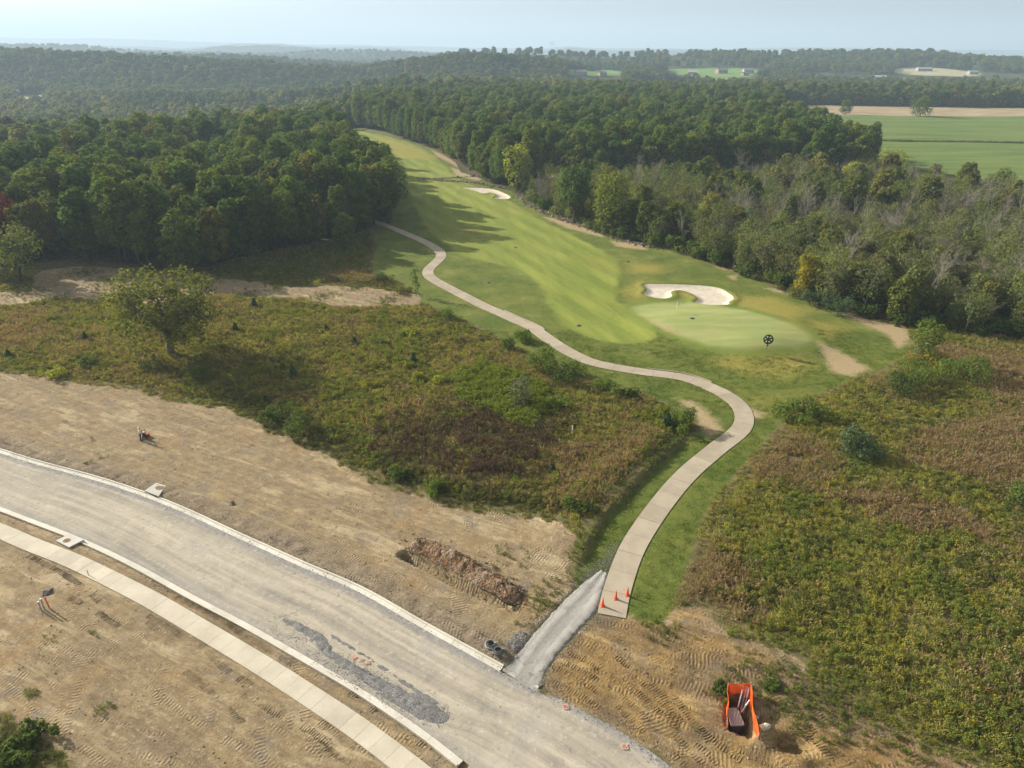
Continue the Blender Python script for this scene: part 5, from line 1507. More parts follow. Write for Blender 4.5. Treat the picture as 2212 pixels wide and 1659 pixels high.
SHR = (((1478, 922), 2.2, M_FRESH, 'bright green bush beside the dark cedar where the path turns', 1.0, 1300),
       ((1845, 985), 2.6, M_CEDAR, 'dark blue green rounded bush standing out in the right meadow', 1.15, 1700),
       ((2197, 1085), 1.9, M_SHRUB, 'green bush at the right edge of the meadow', 1.1, 1000),
       ((1930, 845), 3.2, M_SHRUB, 'dark green bush below the slender light green tree', 0.85, 1500),
       ((1985, 830), 3.0, M_FRESH, 'light green bush right of the dark bush at the meadow edge', 0.9, 1500),
       ((2075, 815), 4.2, M_FRESH, 'big spreading bright green thicket at the upper right of the meadow', 0.7, 2200),
       ((1985, 770), 2.6, M_PALE, 'silvery bush at the foot of the slender light green tree', 0.7, 900),
       ((2010, 790), 2.4, M_GOLD, 'rusty yellow bush behind the slender light green tree', 0.7, 700),
       ((1700, 905), 2.4, M_FRESH, 'light green bush at the point where meadow and mown grass meet', 0.8, 1100),
       ((1745, 893), 2.4, M_SHRUB, 'dark green bush behind the one at the meadow point', 0.8, 1100),
       ((1130, 735), 1.9, M_FRESH, 'bright shrub on the lot edge near the first path bend', 0.9, 800),
       ((1095, 755), 2.0, M_SHRUB, 'grey green shrub on the lot edge, second from the lot corner', 0.8, 800),
       ((965, 690), 1.9, M_FRESH, 'bright shrub on the lot edge nearest the far lot corner', 0.9, 800),
       ((1175, 800), 3.0, M_FRESH, 'tall bright shrub on the lot edge, in front of the path', 1.05, 1500),
       ((1210, 825), 2.4, M_SHRUB, 'dark shrub just right of the tall bright shrub on the lot edge', 0.8, 1000),
       ((1245, 812), 2.0, M_FRESH, 'light shrub on the lot edge right of the dark shrub', 0.9, 800),
       ((1312, 850), 1.9, M_FRESH, 'small light shrub on the lot edge toward the path loop', 0.9, 800),
       ((1360, 862), 1.6, M_SHRUB, 'low shrub on the lot edge closest to the path loop', 0.8, 600),
       ((820, 612), 2.2, M_SHRUB, 'dark bush at the end of the dirt lane', 0.7, 900),
       ((870, 633), 1.6, M_MIX, 'brown green bush at the foot of the slim sapling', 0.7, 600),
       ((655, 940), 2.4, M_SHRUB, 'dark leafy shrub at the edge of the bare earth below the oak shadow', 0.9, 1100),
       ((600, 905), 2.0, M_SHRUB, 'low dark shrub at the edge of the bare earth left of the leafy one', 0.7, 900),
       ((860, 1035), 1.6, M_SHRUB, 'low green shrub along the bare earth, middle of the weed lot edge', 0.7, 700),
       ((940, 1062), 1.4, M_FRESH, 'pale low shrub along the bare earth edge below the maroon weeds', 0.7, 600),
       ((1195, 880), 1.8, M_FRESH, 'green shrub at the right end of the bright thicket in the lot', 0.7, 700),
       ((945, 830), 1.3, M_YELLOW, 'yellow shrub above the bright thicket in the lot', 0.8, 500),
       ((905, 820), 1.2, M_YELLOW, 'small yellow shrub left of the one above the thicket', 0.9, 450),
       ((815, 745), 1.2, M_FRESH, 'small light shrub in the upper left of the weed lot', 0.9, 450),
       ((880, 730), 1.3, M_YELLOW, 'yellow green shrub high in the weed lot', 0.9, 450),
       ((430, 815), 2.2, M_SHRUB, 'dark shrub under the old oak', 0.7, 900),
       ((330, 800), 2.0, M_MIX, 'brownish shrub under the left side of the old oak', 0.7, 800),
       ((120, 815), 1.6, M_YELLOW, 'yellow green shrub near the bare earth at left', 0.7, 500),
       ((195, 790), 1.6, M_SHRUB, 'dark shrub left of the old oak near the bare earth', 0.8, 600),
       ((1240, 1105), 1.5, M_SHRUB, 'low green shrub at the lower corner of the weed lot', 0.6, 600),
       ((1672, 1486), 0.7, M_SHRUB, 'weedy shrub beside the orange netting', 0.5, 400),
       ((1556, 1490), 0.6, M_SHRUB, 'weedy shrub at the back corner of the orange netting', 0.6, 450),
       ((60, 1600), 1.3, M_SHRUB, 'green shrub in the bottom left corner', 0.7, 600),
       ((15, 1635), 1.5, M_SHRUB, 'larger green shrub at the very bottom left', 0.7, 700),
       ((1750, 660), 2.4, M_CEDAR, 'blue grey bush at the foot of the golden tree', 0.9, 1000),
       ((1810, 680), 3.0, M_CEDAR, 'dark bush at the front of the scrub right of the golden tree', 0.9, 1200))
for i, (px, s, mt, lab, h, n) in enumerate(SHR): shrub(px, s, mt, lab, i, h, int(n * 1.5))
# ------------------------------------------------------------------ weeds, dry grass, clods: growth and stones nobody could count
def tuft(seed, n, h, w, spread, mat, lean=0.5):
    rng = np.random.default_rng(seed); V = []; F = []; T = []
    for i in range(n):
        a = rng.uniform(0, 6.28); r = spread * rng.uniform(0, 1) ** 0.6; b = np.array((r * math.cos(a), r * math.sin(a), -0.03))
        d = np.array((math.cos(a + rng.normal() * 0.6) * lean * rng.uniform(0.2, 1.2), math.sin(a + rng.normal() * 0.6) * lean * rng.uniform(0.2, 1.2), 1.0)); d /= np.linalg.norm(d)
        H = h * rng.uniform(0.55, 1.15); s = np.cross(d, rng.normal(size=3)); s /= np.linalg.norm(s); s *= w * rng.uniform(0.6, 1.3) / 2
        m = b + d * H * 0.6; t = b + d * H + np.array((d[0], d[1], -0.3)) * H * 0.25
        o = len(V); V += [b - s * 0.6, b + s * 0.6, m + s, m - s, t]; F += [(o, o + 1, o + 2), (o, o + 2, o + 3), (o + 3, o + 2, o + 4)]
        T += [np.clip(rng.normal(0.5, 0.22), 0, 1)] * 5
    return as_obj('tuft', fast_mesh('tuft', np.array(V), np.array(F), [mat], False, {'tint': np.array(T)}))
def weed(seed, n, h, r, leaf, mat):
    rng = np.random.default_rng(seed)
    t = rng.uniform(0.05, 1, n); a = rng.uniform(0, 6.28, n); rr = r * rng.uniform(0.1, 1, n) ** 0.6 * (1 - 0.45 * t)
    c = np.stack([rr * np.cos(a), rr * np.sin(a), t * h], 1)
    d = rng.normal(size=(n, 3)) * 0.6 + np.array((0, 0, 0.7)); d /= np.linalg.norm(d, axis=1)[:, None]
    V, F = cards(c, d, leaf * rng.uniform(0.6, 1.4, n), 1.5, rng)
    return as_obj('weed', fast_mesh('weed', V, F, [mat], False, {'tint': np.repeat(np.clip(rng.normal(0.5, 0.22, n), 0, 1), 4)}))
W_OLIVE = mat_leaf('olive_weeds', [(0.285, 0.285, 0.072), (0.32, 0.31, 0.082), (0.255, 0.27, 0.072), (0.325, 0.29, 0.095), (0.275, 0.285, 0.072)], 0.42, 1.5)
W_GREEN = mat_leaf('green_weeds', [(0.14, 0.185, 0.040), (0.165, 0.205, 0.045), (0.13, 0.165, 0.038)], 0.4, 1.5)
W_DARK = mat_leaf('dark_weeds', [(0.105, 0.125, 0.038), (0.12, 0.135, 0.042), (0.115, 0.115, 0.042)], 0.36, 1.5)
W_MAROON = mat_leaf('maroon_weeds', [(0.095, 0.055, 0.042), (0.115, 0.070, 0.052), (0.085, 0.060, 0.042), (0.14, 0.095, 0.062)], 0.3, 1.5)
W_DRY = mat_leaf('dry_grass', [(0.26, 0.185, 0.115), (0.30, 0.225, 0.14), (0.24, 0.17, 0.10), (0.35, 0.28, 0.19)], 0.35, 1.5)
W_BRIGHT = mat_leaf('bright_weeds', [(0.17, 0.215, 0.028), (0.195, 0.235, 0.032)], 0.38, 1.5)
W_YELLOW = mat_leaf('yellow_weeds', [(0.24, 0.24, 0.03), (0.30, 0.25, 0.03)], 0.38, 1.5)
W_LAWN = mat_leaf('lush_grass', [(0.085, 0.150, 0.020), (0.10, 0.165, 0.024)], 0.38, 1.5)
W_TURF = mat_leaf('mown_blades', [(0.085, 0.130, 0.018), (0.115, 0.145, 0.025), (0.075, 0.118, 0.016)], 0.38, 1.5)
S_OLIVE = [tuft(1, 16, 0.75, 0.07, 0.34, W_OLIVE, 0.7), tuft(2, 18, 0.6, 0.075, 0.4, W_OLIVE, 0.8), tuft(33, 22, 0.7, 0.05, 0.42, W_OLIVE, 0.9), weed(4, 70, 0.6, 0.42, 0.085, W_OLIVE)]
S_GREEN = [weed(5, 80, 0.8, 0.4, 0.10, W_GREEN), weed(6, 70, 0.65, 0.42, 0.10, W_GREEN), tuft(7, 16, 0.7, 0.08, 0.35, W_GREEN, 0.7)]
S_DARK = [weed(8, 80, 0.85, 0.42, 0.10, W_DARK), weed(9, 70, 0.7, 0.45, 0.10, W_DARK), tuft(10, 14, 0.7, 0.07, 0.35, W_DARK, 0.6)]
S_MAROON = [weed(11, 70, 1.0, 0.42, 0.09, W_MAROON), weed(12, 70, 0.85, 0.45, 0.09, W_MAROON), tuft(13, 14, 1.0, 0.05, 0.3, W_MAROON, 0.5)]
S_DRY = [tuft(14, 18, 1.0, 0.06, 0.34, W_DRY, 0.55), tuft(15, 18, 0.85, 0.065, 0.38, W_DRY, 0.65), weed(16, 26, 0.9, 0.35, 0.11, W_DRY)]
S_BRIGHT = [weed(17, 90, 1.25, 0.62, 0.13, W_BRIGHT), weed(18, 90, 1.0, 0.66, 0.13, W_BRIGHT)]
S_YELLOW = [weed(19, 50, 0.9, 0.32, 0.10, W_YELLOW), weed(20, 50, 0.75, 0.36, 0.10, W_YELLOW)]
S_LAWN = [tuft(21, 16, 0.42, 0.07, 0.34, W_LAWN, 0.8), tuft(22, 16, 0.34, 0.07, 0.38, W_LAWN, 0.9)]

rw = np.random.default_rng(33)
def cand(poly, dens, seed):
    r_ = np.random.default_rng(seed); lo, hi = poly.min(0), poly.max(0)
    lo = np.maximum(lo, (-130, 28)); hi = np.minimum(hi, (160, 220))
    n = int((hi - lo).prod() * dens)
    p = r_.uniform(lo, hi, (n, 2))
    m = (np.abs(p[:, 0]) < 0.80 * p[:, 1] + 28)
    p = p[m]; p = p[inside(poly, p[:, 0], p[:, 1])]
    return p
mp = np.concatenate([cand(q, d, s) for q, d, s in ((MEADOW_A, 11.0, 1), (MEADOW_B, 11.0, 2), (MEADOW_C, 6.5, 3), (CORNER, 10.0, 4))])
mx, my = mp[:, 0], mp[:, 1]
mz = zones(mx, my)
jit_ = (fbm(mx, my, 1.8, 3, 51) - 0.5) * 1.6
ok = (mz['lawn'] + jit_ < -0.15) & (mz['dirt'] + jit_ * 1.3 < 0.15) & (mz['hard'] < -0.25) & (mz['wood'] < 1.0)
# thin out in bare spots of the weeds
ok &= rw.uniform(size=len(mx)) < 0.35 + 0.65 * sstep(0.30, 0.46, fbm(mx, my, 3.2, 3, 61))
mp = mp[ok]; mx, my = mp[:, 0], mp[:, 1]
inz = lambda z, soft: sstep(-soft, soft, sdf(z, mx, my) + (fbm(mx, my, 3.0, 3, 71) - 0.5) * 5.0)
w_m = inz(Z_MAROON, 4.0); w_g = inz(Z_GREEN, 0.8); w_r = inz(Z_RED, 2.0); w_d = np.maximum.reduce([inz(q, 2.0) for q in Z_DRY]); w_e = inz(Z_DARKEDGE, 1.2); w_t = inz(Z_TALLGREEN, 0.8)
big = fbm(mx, my, 14, 3, 81); mid = fbm(mx, my, 4.5, 3, 82)
shade = sstep(-2, 2, sdf(MEADOW_C, mx, my))  # wood's shade put into colour: more dark weeds on this strip
W = np.zeros((len(mx), 7))                     # olive green dark maroon dry bright yellow
W[:, 0] = 1.0
W[:, 1] = 0.10 + 0.9 * sstep(0.52, 0.66, mid)
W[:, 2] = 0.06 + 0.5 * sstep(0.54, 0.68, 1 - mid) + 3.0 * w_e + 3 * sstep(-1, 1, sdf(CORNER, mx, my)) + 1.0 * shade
W[:, 3] = 3.0 * w_m * sstep(0.25, 0.6, fbm(mx, my, 5.0, 3, 88))
W[:, 4] = 0.06 + 0.55 * sstep(0.54, 0.66, big) + 5.0 * w_d + 4.0 * w_r
W[:, 5] = 12.0 * w_g
W[:, 6] = 0.03 + 0.30 * sstep(0.60, 0.70, fbm(mx, my, 2.2, 2, 83))
lot = sstep(-2, 2, sdf(MEADOW_A, mx, my))
W[:, 4] += 0.20 * lot; W[:, 3] += 0.08 * lot; W[:, 5] += 0.22 * lot * sstep(0.56, 0.66, fbm(mx, my, 6.0, 3, 89))
W[:, 1] += 8 * w_t
W[:, 0] *= (1 - 0.7 * w_m) * (1 - 0.5 * w_d)
W /= W.sum(1)[:, None]
cum = np.cumsum(W, 1); pick = (rw.uniform(size=len(mx))[:, None] > cum).sum(1)
gzm = zs(mx, my)
hgt = (0.70 + 0.55 * fbm(mx, my, 2.4, 3, 91)) * (0.85 + 0.3 * rw.uniform(size=len(mx)))
edge_small = np.clip(sstep(0.0, 3.0, -np.maximum(mz['dirt'][ok], mz['lawn'][ok])), 0.35, 1)
print('weeds', len(mx))
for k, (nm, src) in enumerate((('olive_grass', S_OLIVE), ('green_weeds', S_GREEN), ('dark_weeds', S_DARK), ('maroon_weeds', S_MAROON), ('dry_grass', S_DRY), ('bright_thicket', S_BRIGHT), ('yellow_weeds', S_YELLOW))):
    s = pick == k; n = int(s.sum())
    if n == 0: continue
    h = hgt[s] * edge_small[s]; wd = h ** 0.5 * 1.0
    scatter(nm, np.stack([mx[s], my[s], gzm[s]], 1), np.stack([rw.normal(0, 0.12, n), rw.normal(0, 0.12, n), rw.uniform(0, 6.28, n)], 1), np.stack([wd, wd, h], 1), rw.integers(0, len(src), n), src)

# short rough grass on the banks near the path and a few weeds on bare earth
tp = cand(LAWN, 7.0, 9); tp = tp[tp[:, 1] < 118]
tx, ty = tp[:, 0], tp[:, 1]; tz = zones(tx, ty)
okk = (tz['lawn'] > 0.1) & (tz['hard'] < -0.03) & (tz['bare'] + (fbm(tx, ty, 1.5, 2, 4) - 0.5) * 3 < -0.3) & (tz['green'] < -1.5) & (tz['fair'] < 0) & (tz['bunk'] < -1)
okk &= rw.uniform(size=len(tx)) < 0.25 + 0.75 * sstep(0.40, 0.6, fbm(tx, ty, 3.0, 3, 14))
tp = tp[okk]; n = len(tp); tx, ty = tp[:, 0], tp[:, 1]
S_TURF = [tuft(31, 14, 0.11, 0.05, 0.30, W_TURF, 1.6), tuft(32, 12, 0.14, 0.05, 0.26, W_TURF, 1.3)]
s = rw.uniform(0.7, 1.4, n)
scatter('rough_grass', np.stack([tx, ty, zs(tx, ty)], 1), np.stack([0 * s, 0 * s, rw.uniform(0, 6.28, n)], 1), np.stack([s, s, s], 1), rw.integers(0, 2, n), S_TURF)
print('turf', n)

# stray weeds on bare earth
dp = np.concatenate([cand(LANE, 1.6, 24), cand(DIRT_N, 0.5, 21), cand(DIRT_S, 0.35, 22), cand(DIRT_R, 0.9, 23)])
dx, dy = dp[:, 0], dp[:, 1]; dz = zones(dx, dy)
spots = [(120, 650, 4), (240, 610, 4), (320, 640, 3), (430, 605, 4), (520, 640, 3), (600, 618, 3), (700, 640, 3), (770, 620, 3), (840, 650, 3), (60, 630, 4), (180, 590, 4), (1265, 1265, 2.0), (1165, 1320, 2.0), (1180, 1300, 1.6), (1225, 1275, 2.2), (1195, 1100, 2), (1440, 1370, 1.6), (1560, 1505, 1.5), (1650, 1470, 3), (1700, 1510, 3), (1760, 1500, 4), (1800, 1540, 3), (1870, 1520, 3), (1950, 1590, 3), (100, 1385, 0.6), (200, 1370, 0.5), (225, 1535, 0.7), (80, 1500, 0.8), (1060, 1235, 1.2), (1100, 1200, 1.5), (195, 1000, 0.6), (220, 985, 0.5)]
pw = np.zeros(len(dx))
for a, b, r_ in spots:
    c = P(a, b); pw = np.maximum(pw, np.exp(-((dx - c[0]) ** 2 + (dy - c[1]) ** 2) / (r_ * r_)))
pw = np.maximum(pw * 0.9, 0.10 * sstep(0.62, 0.72, fbm(dx, dy, 2.5, 2, 15)))
okd = (rw.uniform(size=len(dx)) < pw) & (dz['hard'] < -0.3)
extra = []
for a, b, r_ in spots:
    c = P(a, b); extra.append(c + rw.normal(size=(int(9 * r_ * r_) + 3, 2)) * r_ * 0.55)
dp = np.concatenate([dp[okd]] + extra); ez = zones(dp[:, 0], dp[:, 1]); dp = dp[ez['hard'] < -0.3]; n = len(dp); s = rw.uniform(0.25, 0.7, n)
scatter('stray_weeds', np.stack([dp[:, 0], dp[:, 1], zs(dp[:, 0], dp[:, 1])], 1), np.stack([0 * s, 0 * s, rw.uniform(0, 6.28, n)], 1), np.stack([s, s, s * 0.8], 1), rw.integers(0, 6, n), S_GREEN + S_DARK)

# ---- stones and clods
def rock_mesh(seed, mat, squash=0.7, name='stone', sub=1):
    bm = bmesh.new(); bmesh.ops.create_icosphere(bm, subdivisions=sub, radius=0.5)
    rng = np.random.default_rng(seed); off = rng.normal(size=3) * 3
    for v in bm.verts:
        k = 1 + 0.35 * math.sin(v.co.x * 5 + off[0]) * math.cos(v.co.y * 4 + off[1]) + rng.normal() * 0.10
        v.co = v.co * k; v.co.z *= squash
        q = v.co.copy(); n_ = Vector((math.sin(off[0]), math.cos(off[0]), 0.4)); dd = q.dot(n_.normalized())
        if dd > 0.30: v.co -= n_.normalized() * (dd - 0.30)
    me = bpy.data.meshes.new(name); bm.to_mesh(me); bm.free(); me.materials.append(mat)
    return me
def mat_rand(name, cols, rough=0.95):
    t = NT(name); c = t.ramp(t.rnd(), [(i / (len(cols) - 1), k) for i, k in enumerate(cols)])
    c = t.mix(t.rng(t.noise(6, t.obj(), 3), 0.3, 0.7), c, t.mix(1.0, c, (0.72, 0.70, 0.68), 'MULTIPLY'))
    t.bsdf(c, rough, None, 0, 0.1); return t.mat
M_CLOD = mat_rand('earth_clods', [(0.20, 0.145, 0.09), (0.27, 0.205, 0.13), (0.16, 0.12, 0.085), (0.33, 0.26, 0.17), (0.24, 0.20, 0.155)])
M_PEB = mat_rand('pale_stones', [(0.36, 0.33, 0.28), (0.48, 0.45, 0.38), (0.26, 0.24, 0.21), (0.56, 0.52, 0.45)])
M_GRAV = mat_rand('grey_gravel', [(0.12, 0.118, 0.112), (0.20, 0.195, 0.185), (0.28, 0.27, 0.255), (0.38, 0.365, 0.34)])
CLODS = [as_obj('clod', rock_mesh(i, M_CLOD, 0.6)) for i in range(4)]
PEBS = [as_obj('pebble', rock_mesh(10 + i, M_PEB, 0.7)) for i in range(3)]
GRAV = [as_obj('gravel_stone', rock_mesh(20 + i, M_GRAV, 0.7)) for i in range(3)]
cp = np.concatenate([cand(DIRT_N, 5.5, 41), cand(DIRT_S, 4.0, 42), cand(DIRT_R, 13.0, 43)])
cx_, cy_ = cp[:, 0], cp[:, 1]; cz_ = zones(cx_, cy_)
kd, _, _ = line_dist(KERB_N, cx_, cy_, 6.0); sd_, _, _ = line_dist(offset(ROAD_S, 1.2), cx_, cy_, 3.0)
dens = 0.14 + 0.16 * (sdf(DIRT_R, cx_, cy_) > 0) + 0.5 * sstep(0.50, 0.64, fbm(cx_, cy_, 3.5, 3, 29)) + 0.75 * (1 - sstep(1.0, 3.4, kd)) + 0.5 * (1 - sstep(0.2, 1.0, sd_))
okc = (rw.uniform(size=len(cx_)) < dens) & (cz_['hard'] < -0.12) & (cz_['dirt'] > -0.2)
cp = cp[okc]; n = len(cp); s = 0.05 + 0.14 * rw.uniform(size=n) ** 3
scatter('earth_clods', np.stack([cp[:, 0], cp[:, 1], zs(cp[:, 0], cp[:, 1])], 1), rw.uniform(0, 6.28, (n, 3)) * np.array((0.15, 0.15, 1)), np.stack([s * rw.uniform(0.8, 1.6, n), s, s], 1), rw.integers(0, 4, n), CLODS)
print('clods', n)
pk = rw.uniform(size=len(cx_)) < 0.09; pk &= (cz_['hard'] < -0.12) & (cz_['dirt'] > 0)
pp = np.stack([cx_[pk], cy_[pk]], 1); n = len(pp); s = 0.04 + 0.13 * rw.uniform(size=n) ** 5
scatter('pale_stones', np.stack([pp[:, 0], pp[:, 1], zs(pp[:, 0], pp[:, 1])], 1), rw.uniform(0, 6.28, (n, 3)) * np.array((0.2, 0.2, 1)), np.stack([s, s, s], 1), rw.integers(0, 3, n), PEBS)
# gravel on and beside the stone track and the road edges
tl = np.concatenate([TRACK_L, TRACK_R]); g = []
for pl, k, wd in ((TRACK_L, 1500, 0.35), (TRACK_R, 1500, 0.35), (resample(TRACK_L, 60)[46:], 1500, 0.9), (PL([(1300, 1232), (1318, 1205), (1336, 1178)]), 1300, 0.5), (resample(TRACK_R, 60)[40:], 700, 0.4), (0.5 * (TRACK_L + TRACK_R), 500, 1.2), (road_n, 2200, 0.55), (ROAD_NE, 900, 0.5), (PL([(592, 1335), (675, 1369), (753, 1438), (842, 1491), (974, 1551)]), 5200, 0.7)):
    q = resample(pl, 400); j = rw.integers(0, 400, k); g.append(q[j] + rw.normal(size=(k, 2)) * wd)
g = np.concatenate(g); n = len(g); s = 0.03 + 0.07 * rw.uniform(size=n) ** 2
on = sdf(road_poly, g[:, 0], g[:, 1], 2.0) > 0
ot = sdf(track_poly, g[:, 0], g[:, 1], 2.0) > 0
gz2 = np.where(on, -0.085, np.where(ot, 0.03, zs(g[:, 0], g[:, 1]) + 0.02))
scatter('loose_gravel', np.stack([g[:, 0], g[:, 1], gz2], 1), rw.uniform(0, 6.28, (n, 3)), np.stack([s, s, s], 1), rw.integers(0, 3, n), GRAV)

# the dark ditch line that crosses the pasture
q = resample(PL([(1885, 304), (1960, 306), (2060, 307), (2190, 309), (2400, 313)]), 420); n = len(q); s = rw.uniform(0.8, 1.6, n)
scatter('ditch_weeds', np.stack([q[:, 0], q[:, 1] + rw.normal(0, 0.5, n), hs(q[:, 0], q[:, 1])], 1), np.stack([0 * s, 0 * s, rw.uniform(0, 6.28, n)], 1), np.stack([s * 1.5, s * 1.5, s], 1), rw.integers(0, 3, n), S_DARK)

# stone lined bank across the fairway and along the scrub
M_BANK = mat_rand('bank_stones', [(0.20, 0.16, 0.12), (0.29, 0.24, 0.18), (0.13, 0.105, 0.08), (0.36, 0.31, 0.25)])
BK = [as_obj('bank_stone', rock_mesh(30 + i, M_BANK, 0.75)) for i in range(3)]
g = []
for pts_, k, wd in (([(912, 386), (950, 390), (1000, 393), (1050, 399), (1100, 408), (1120, 412)], 420, 0.9), ([(912, 388), (960, 386), (1010, 382), (1050, 380)], 160, 0.6), ([(1118, 412), (1135, 437), (1180, 462), (1225, 478), (1290, 497)], 520, 0.9), ([(1290, 500), (1350, 520), (1420, 536)], 160, 1.0)):
    q = resample(PL(pts_), 300); j = rw.integers(0, 300, k); g.append(q[j] + rw.normal(size=(k, 2)) * wd)
g = np.concatenate(g); n = len(g); s = 0.3 + 0.7 * rw.uniform(size=n) ** 2
scatter('stone_bank', np.stack([g[:, 0], g[:, 1], hs(g[:, 0], g[:, 1]) + 0.05], 1), rw.uniform(0, 6.28, (n, 3)), np.stack([s, s, s], 1), rw.integers(0, 3, n), BK)

# ---- track marks: the bars that tracked machines pressed into the earth
TRK = [[(1240, 1390), (1300, 1425), (1380, 1470), (1440, 1530), (1470, 1580)], [(1205, 1425), (1280, 1462), (1350, 1510), (1410, 1570)], [(1350, 1440), (1420, 1490), (1470, 1560)],
       [(1420, 1560), (1480, 1610), (1530, 1665)], [(1350, 1560), (1420, 1600), (1480, 1655), (1520, 1700)], [(1500, 1560), (1540, 1600), (1600, 1640)], [(1450, 1500), (1500, 1560), (1530, 1600)],
       [(1505, 1330), (1490, 1390), (1460, 1450), (1425, 1490)], [(1535, 1345), (1525, 1400), (1510, 1470)], [(1260, 1360), (1330, 1370), (1400, 1375)], [(1740, 1500), (1790, 1560), (1840, 1620), (1870, 1680)], [(1790, 1530), (1850, 1590), (1900, 1660)],
       [(150, 1290), (220, 1330), (280, 1370)], [(60, 1200), (130, 1235), (190, 1275)], [(300, 1300), (350, 1340), (410, 1385)], [(480, 1400), (540, 1440), (600, 1490)], [(640, 1480), (720, 1540), (790, 1600)], [(590, 1540), (660, 1590), (720, 1640)],
       [(540, 1360), (590, 1395), (650, 1440)], [(740, 1560), (800, 1610), (850, 1650)], [(660, 1432), (740, 1488), (820, 1545)], [(230, 1172), (290, 1203), (350, 1235)], [(20, 1180), (90, 1215), (160, 1255), (215, 1300)], [(215, 1235), (290, 1275), (370, 1330), (420, 1370)], [(240, 1310), (300, 1330), (350, 1370)], [(320, 1330), (380, 1365), (430, 1400)],
       [(560, 1400), (620, 1450), (700, 1510), (780, 1575), (840, 1625)], [(520, 1500), (600, 1540), (680, 1585), (740, 1640)], [(470, 1330), (520, 1370), (560, 1400)], [(380, 1290), (470, 1335), (560, 1390), (640, 1440)],
       [(430, 1390), (480, 1440), (540, 1480)], [(600, 1490), (680, 1550), (760, 1620)], [(690, 1600), (740, 1640), (790, 1680)], [(400, 1450), (460, 1500), (520, 1560)],
       [(1215, 1400), (1290, 1440), (1370, 1490), (1430, 1545)], [(1195, 1440), (1270, 1480), (1340, 1530), (1390, 1580)], [(1330, 1420), (1400, 1470), (1450, 1530), (1475, 1600)], [(1400, 1500), (1450, 1560), (1480, 1640)],
       [(1190, 1470), (1260, 1508), (1330, 1550)], [(1470, 1340), (1440, 1400), (1400, 1450)], [(1490, 1345), (1480, 1420), (1440, 1480)], [(1520, 1360), (1500, 1430), (1470, 1500)],
       [(1560, 1600), (1620, 1630), (1680, 1660)], [(1490, 1600), (1540, 1640), (1580, 1690)], [(1765, 1540), (1820, 1590), (1870, 1650), (1890, 1700)], [(1720, 1545), (1770, 1600), (1810, 1660)],
       [(1660, 1500), (1720, 1550), (1790, 1640)], [(1300, 1400), (1370, 1400), (1430, 1385)],
       [(270, 1190), (330, 1222), (400, 1262), (460, 1300)], [(480, 1312), (560, 1362), (640, 1418), (700, 1460)], [(800, 1530), (860, 1572), (930, 1622), (990, 1668)]]
m = MB()
V = []; F = []
for ln in TRK:
    pl = resample(catmull(PL(ln), 0.3), step=0.21)
    t = np.gradient(pl, axis=0); t /= np.linalg.norm(t, axis=1)[:, None]; nn = np.stack([t[:, 1], -t[:, 0]], 1)
    zz_ = zs(pl[:, 0], pl[:, 1]); on = fbm(np.arange(len(pl)) * 0.21, pl[:, 0] * 0 + pl[0, 0], 2.5, 2, 6)
    gapz = zones(pl[:, 0], pl[:, 1])
    for i in range(len(pl)):
        if on[i] < 0.42 or gapz['hard'][i] > -0.3: continue
        hw = 0.30 * random.uniform(0.75, 1.1); hh = 0.034 * random.uniform(0.4, 1.3); o = len(V); c = pl[i] + nn[i] * random.uniform(-0.03, 0.03)
        for sgn in (-1, 1):
            e = c + nn[i] * hw * sgn
            V += [(*(e - t[i] * 0.085), zz_[i] - 0.03), (*(e + t[i] * 0.01), zz_[i] + hh), (*(e + t[i] * 0.085), zz_[i] - 0.03)]
        F += [(o, o + 3, o + 4, o + 1), (o + 1, o + 4, o + 5, o + 2)]
me = fast_mesh('track_marks', np.array(V), np.array(F), [M_GROUND], False, {k: np.full(len(V), v) for k, v in (('lawn', -8), ('fair', -8), ('green', -8), ('bunk', -8), ('dirt', 8), ('bare', -8), ('dry', -8), ('past', -30), ('hay', -30), ('field', -60), ('tanf', -60), ('wood', -8), ('kb', -3))} | {'dr': np.where(np.array(V)[:, 0] > 0, 8.0, -8.0)})
tag(link(bpy.data.objects.new('track_marks', me)), kind='stuff')
# ------------------------------------------------------------------ things on the site
M_ORANGE = mat_plain('orange_plastic', (0.80, 0.10, 0.025), 0.5, 0.08)
M_CONEBASE = mat_plain('cone_base', (0.70, 0.10, 0.03), 0.6, 0.1)
M_BLACK = mat_plain('black_plastic', (0.018, 0.018, 0.020), 0.5, 0.2)
M_GREYPL = mat_plain('grey_plastic', (0.30, 0.31, 0.30), 0.5, 0.15)
M_GREYDK = mat_plain('dark_grey_plastic', (0.10, 0.105, 0.108), 0.5, 0.2)
M_WHITE = mat_plain('white_paint', (0.78, 0.78, 0.76), 0.5, 0.05)
M_RED = mat_plain('red_paint', (0.55, 0.035, 0.025), 0.5, 0.1)
M_STEEL = mat_plain('galvanised_steel', (0.42, 0.43, 0.44), 0.45, 0.1, 3, 0.6)
M_WOOD = mat_plain('timber', (0.36, 0.25, 0.15), 0.85, 0.2)
M_ORANGEWOOD = mat_plain('orange_painted_wood', (0.72, 0.10, 0.035), 0.7, 0.15)
M_LIDTOP = mat_plain('weathered_lid', (0.40, 0.385, 0.36), 0.7, 0.15, 5, bump=0.3)

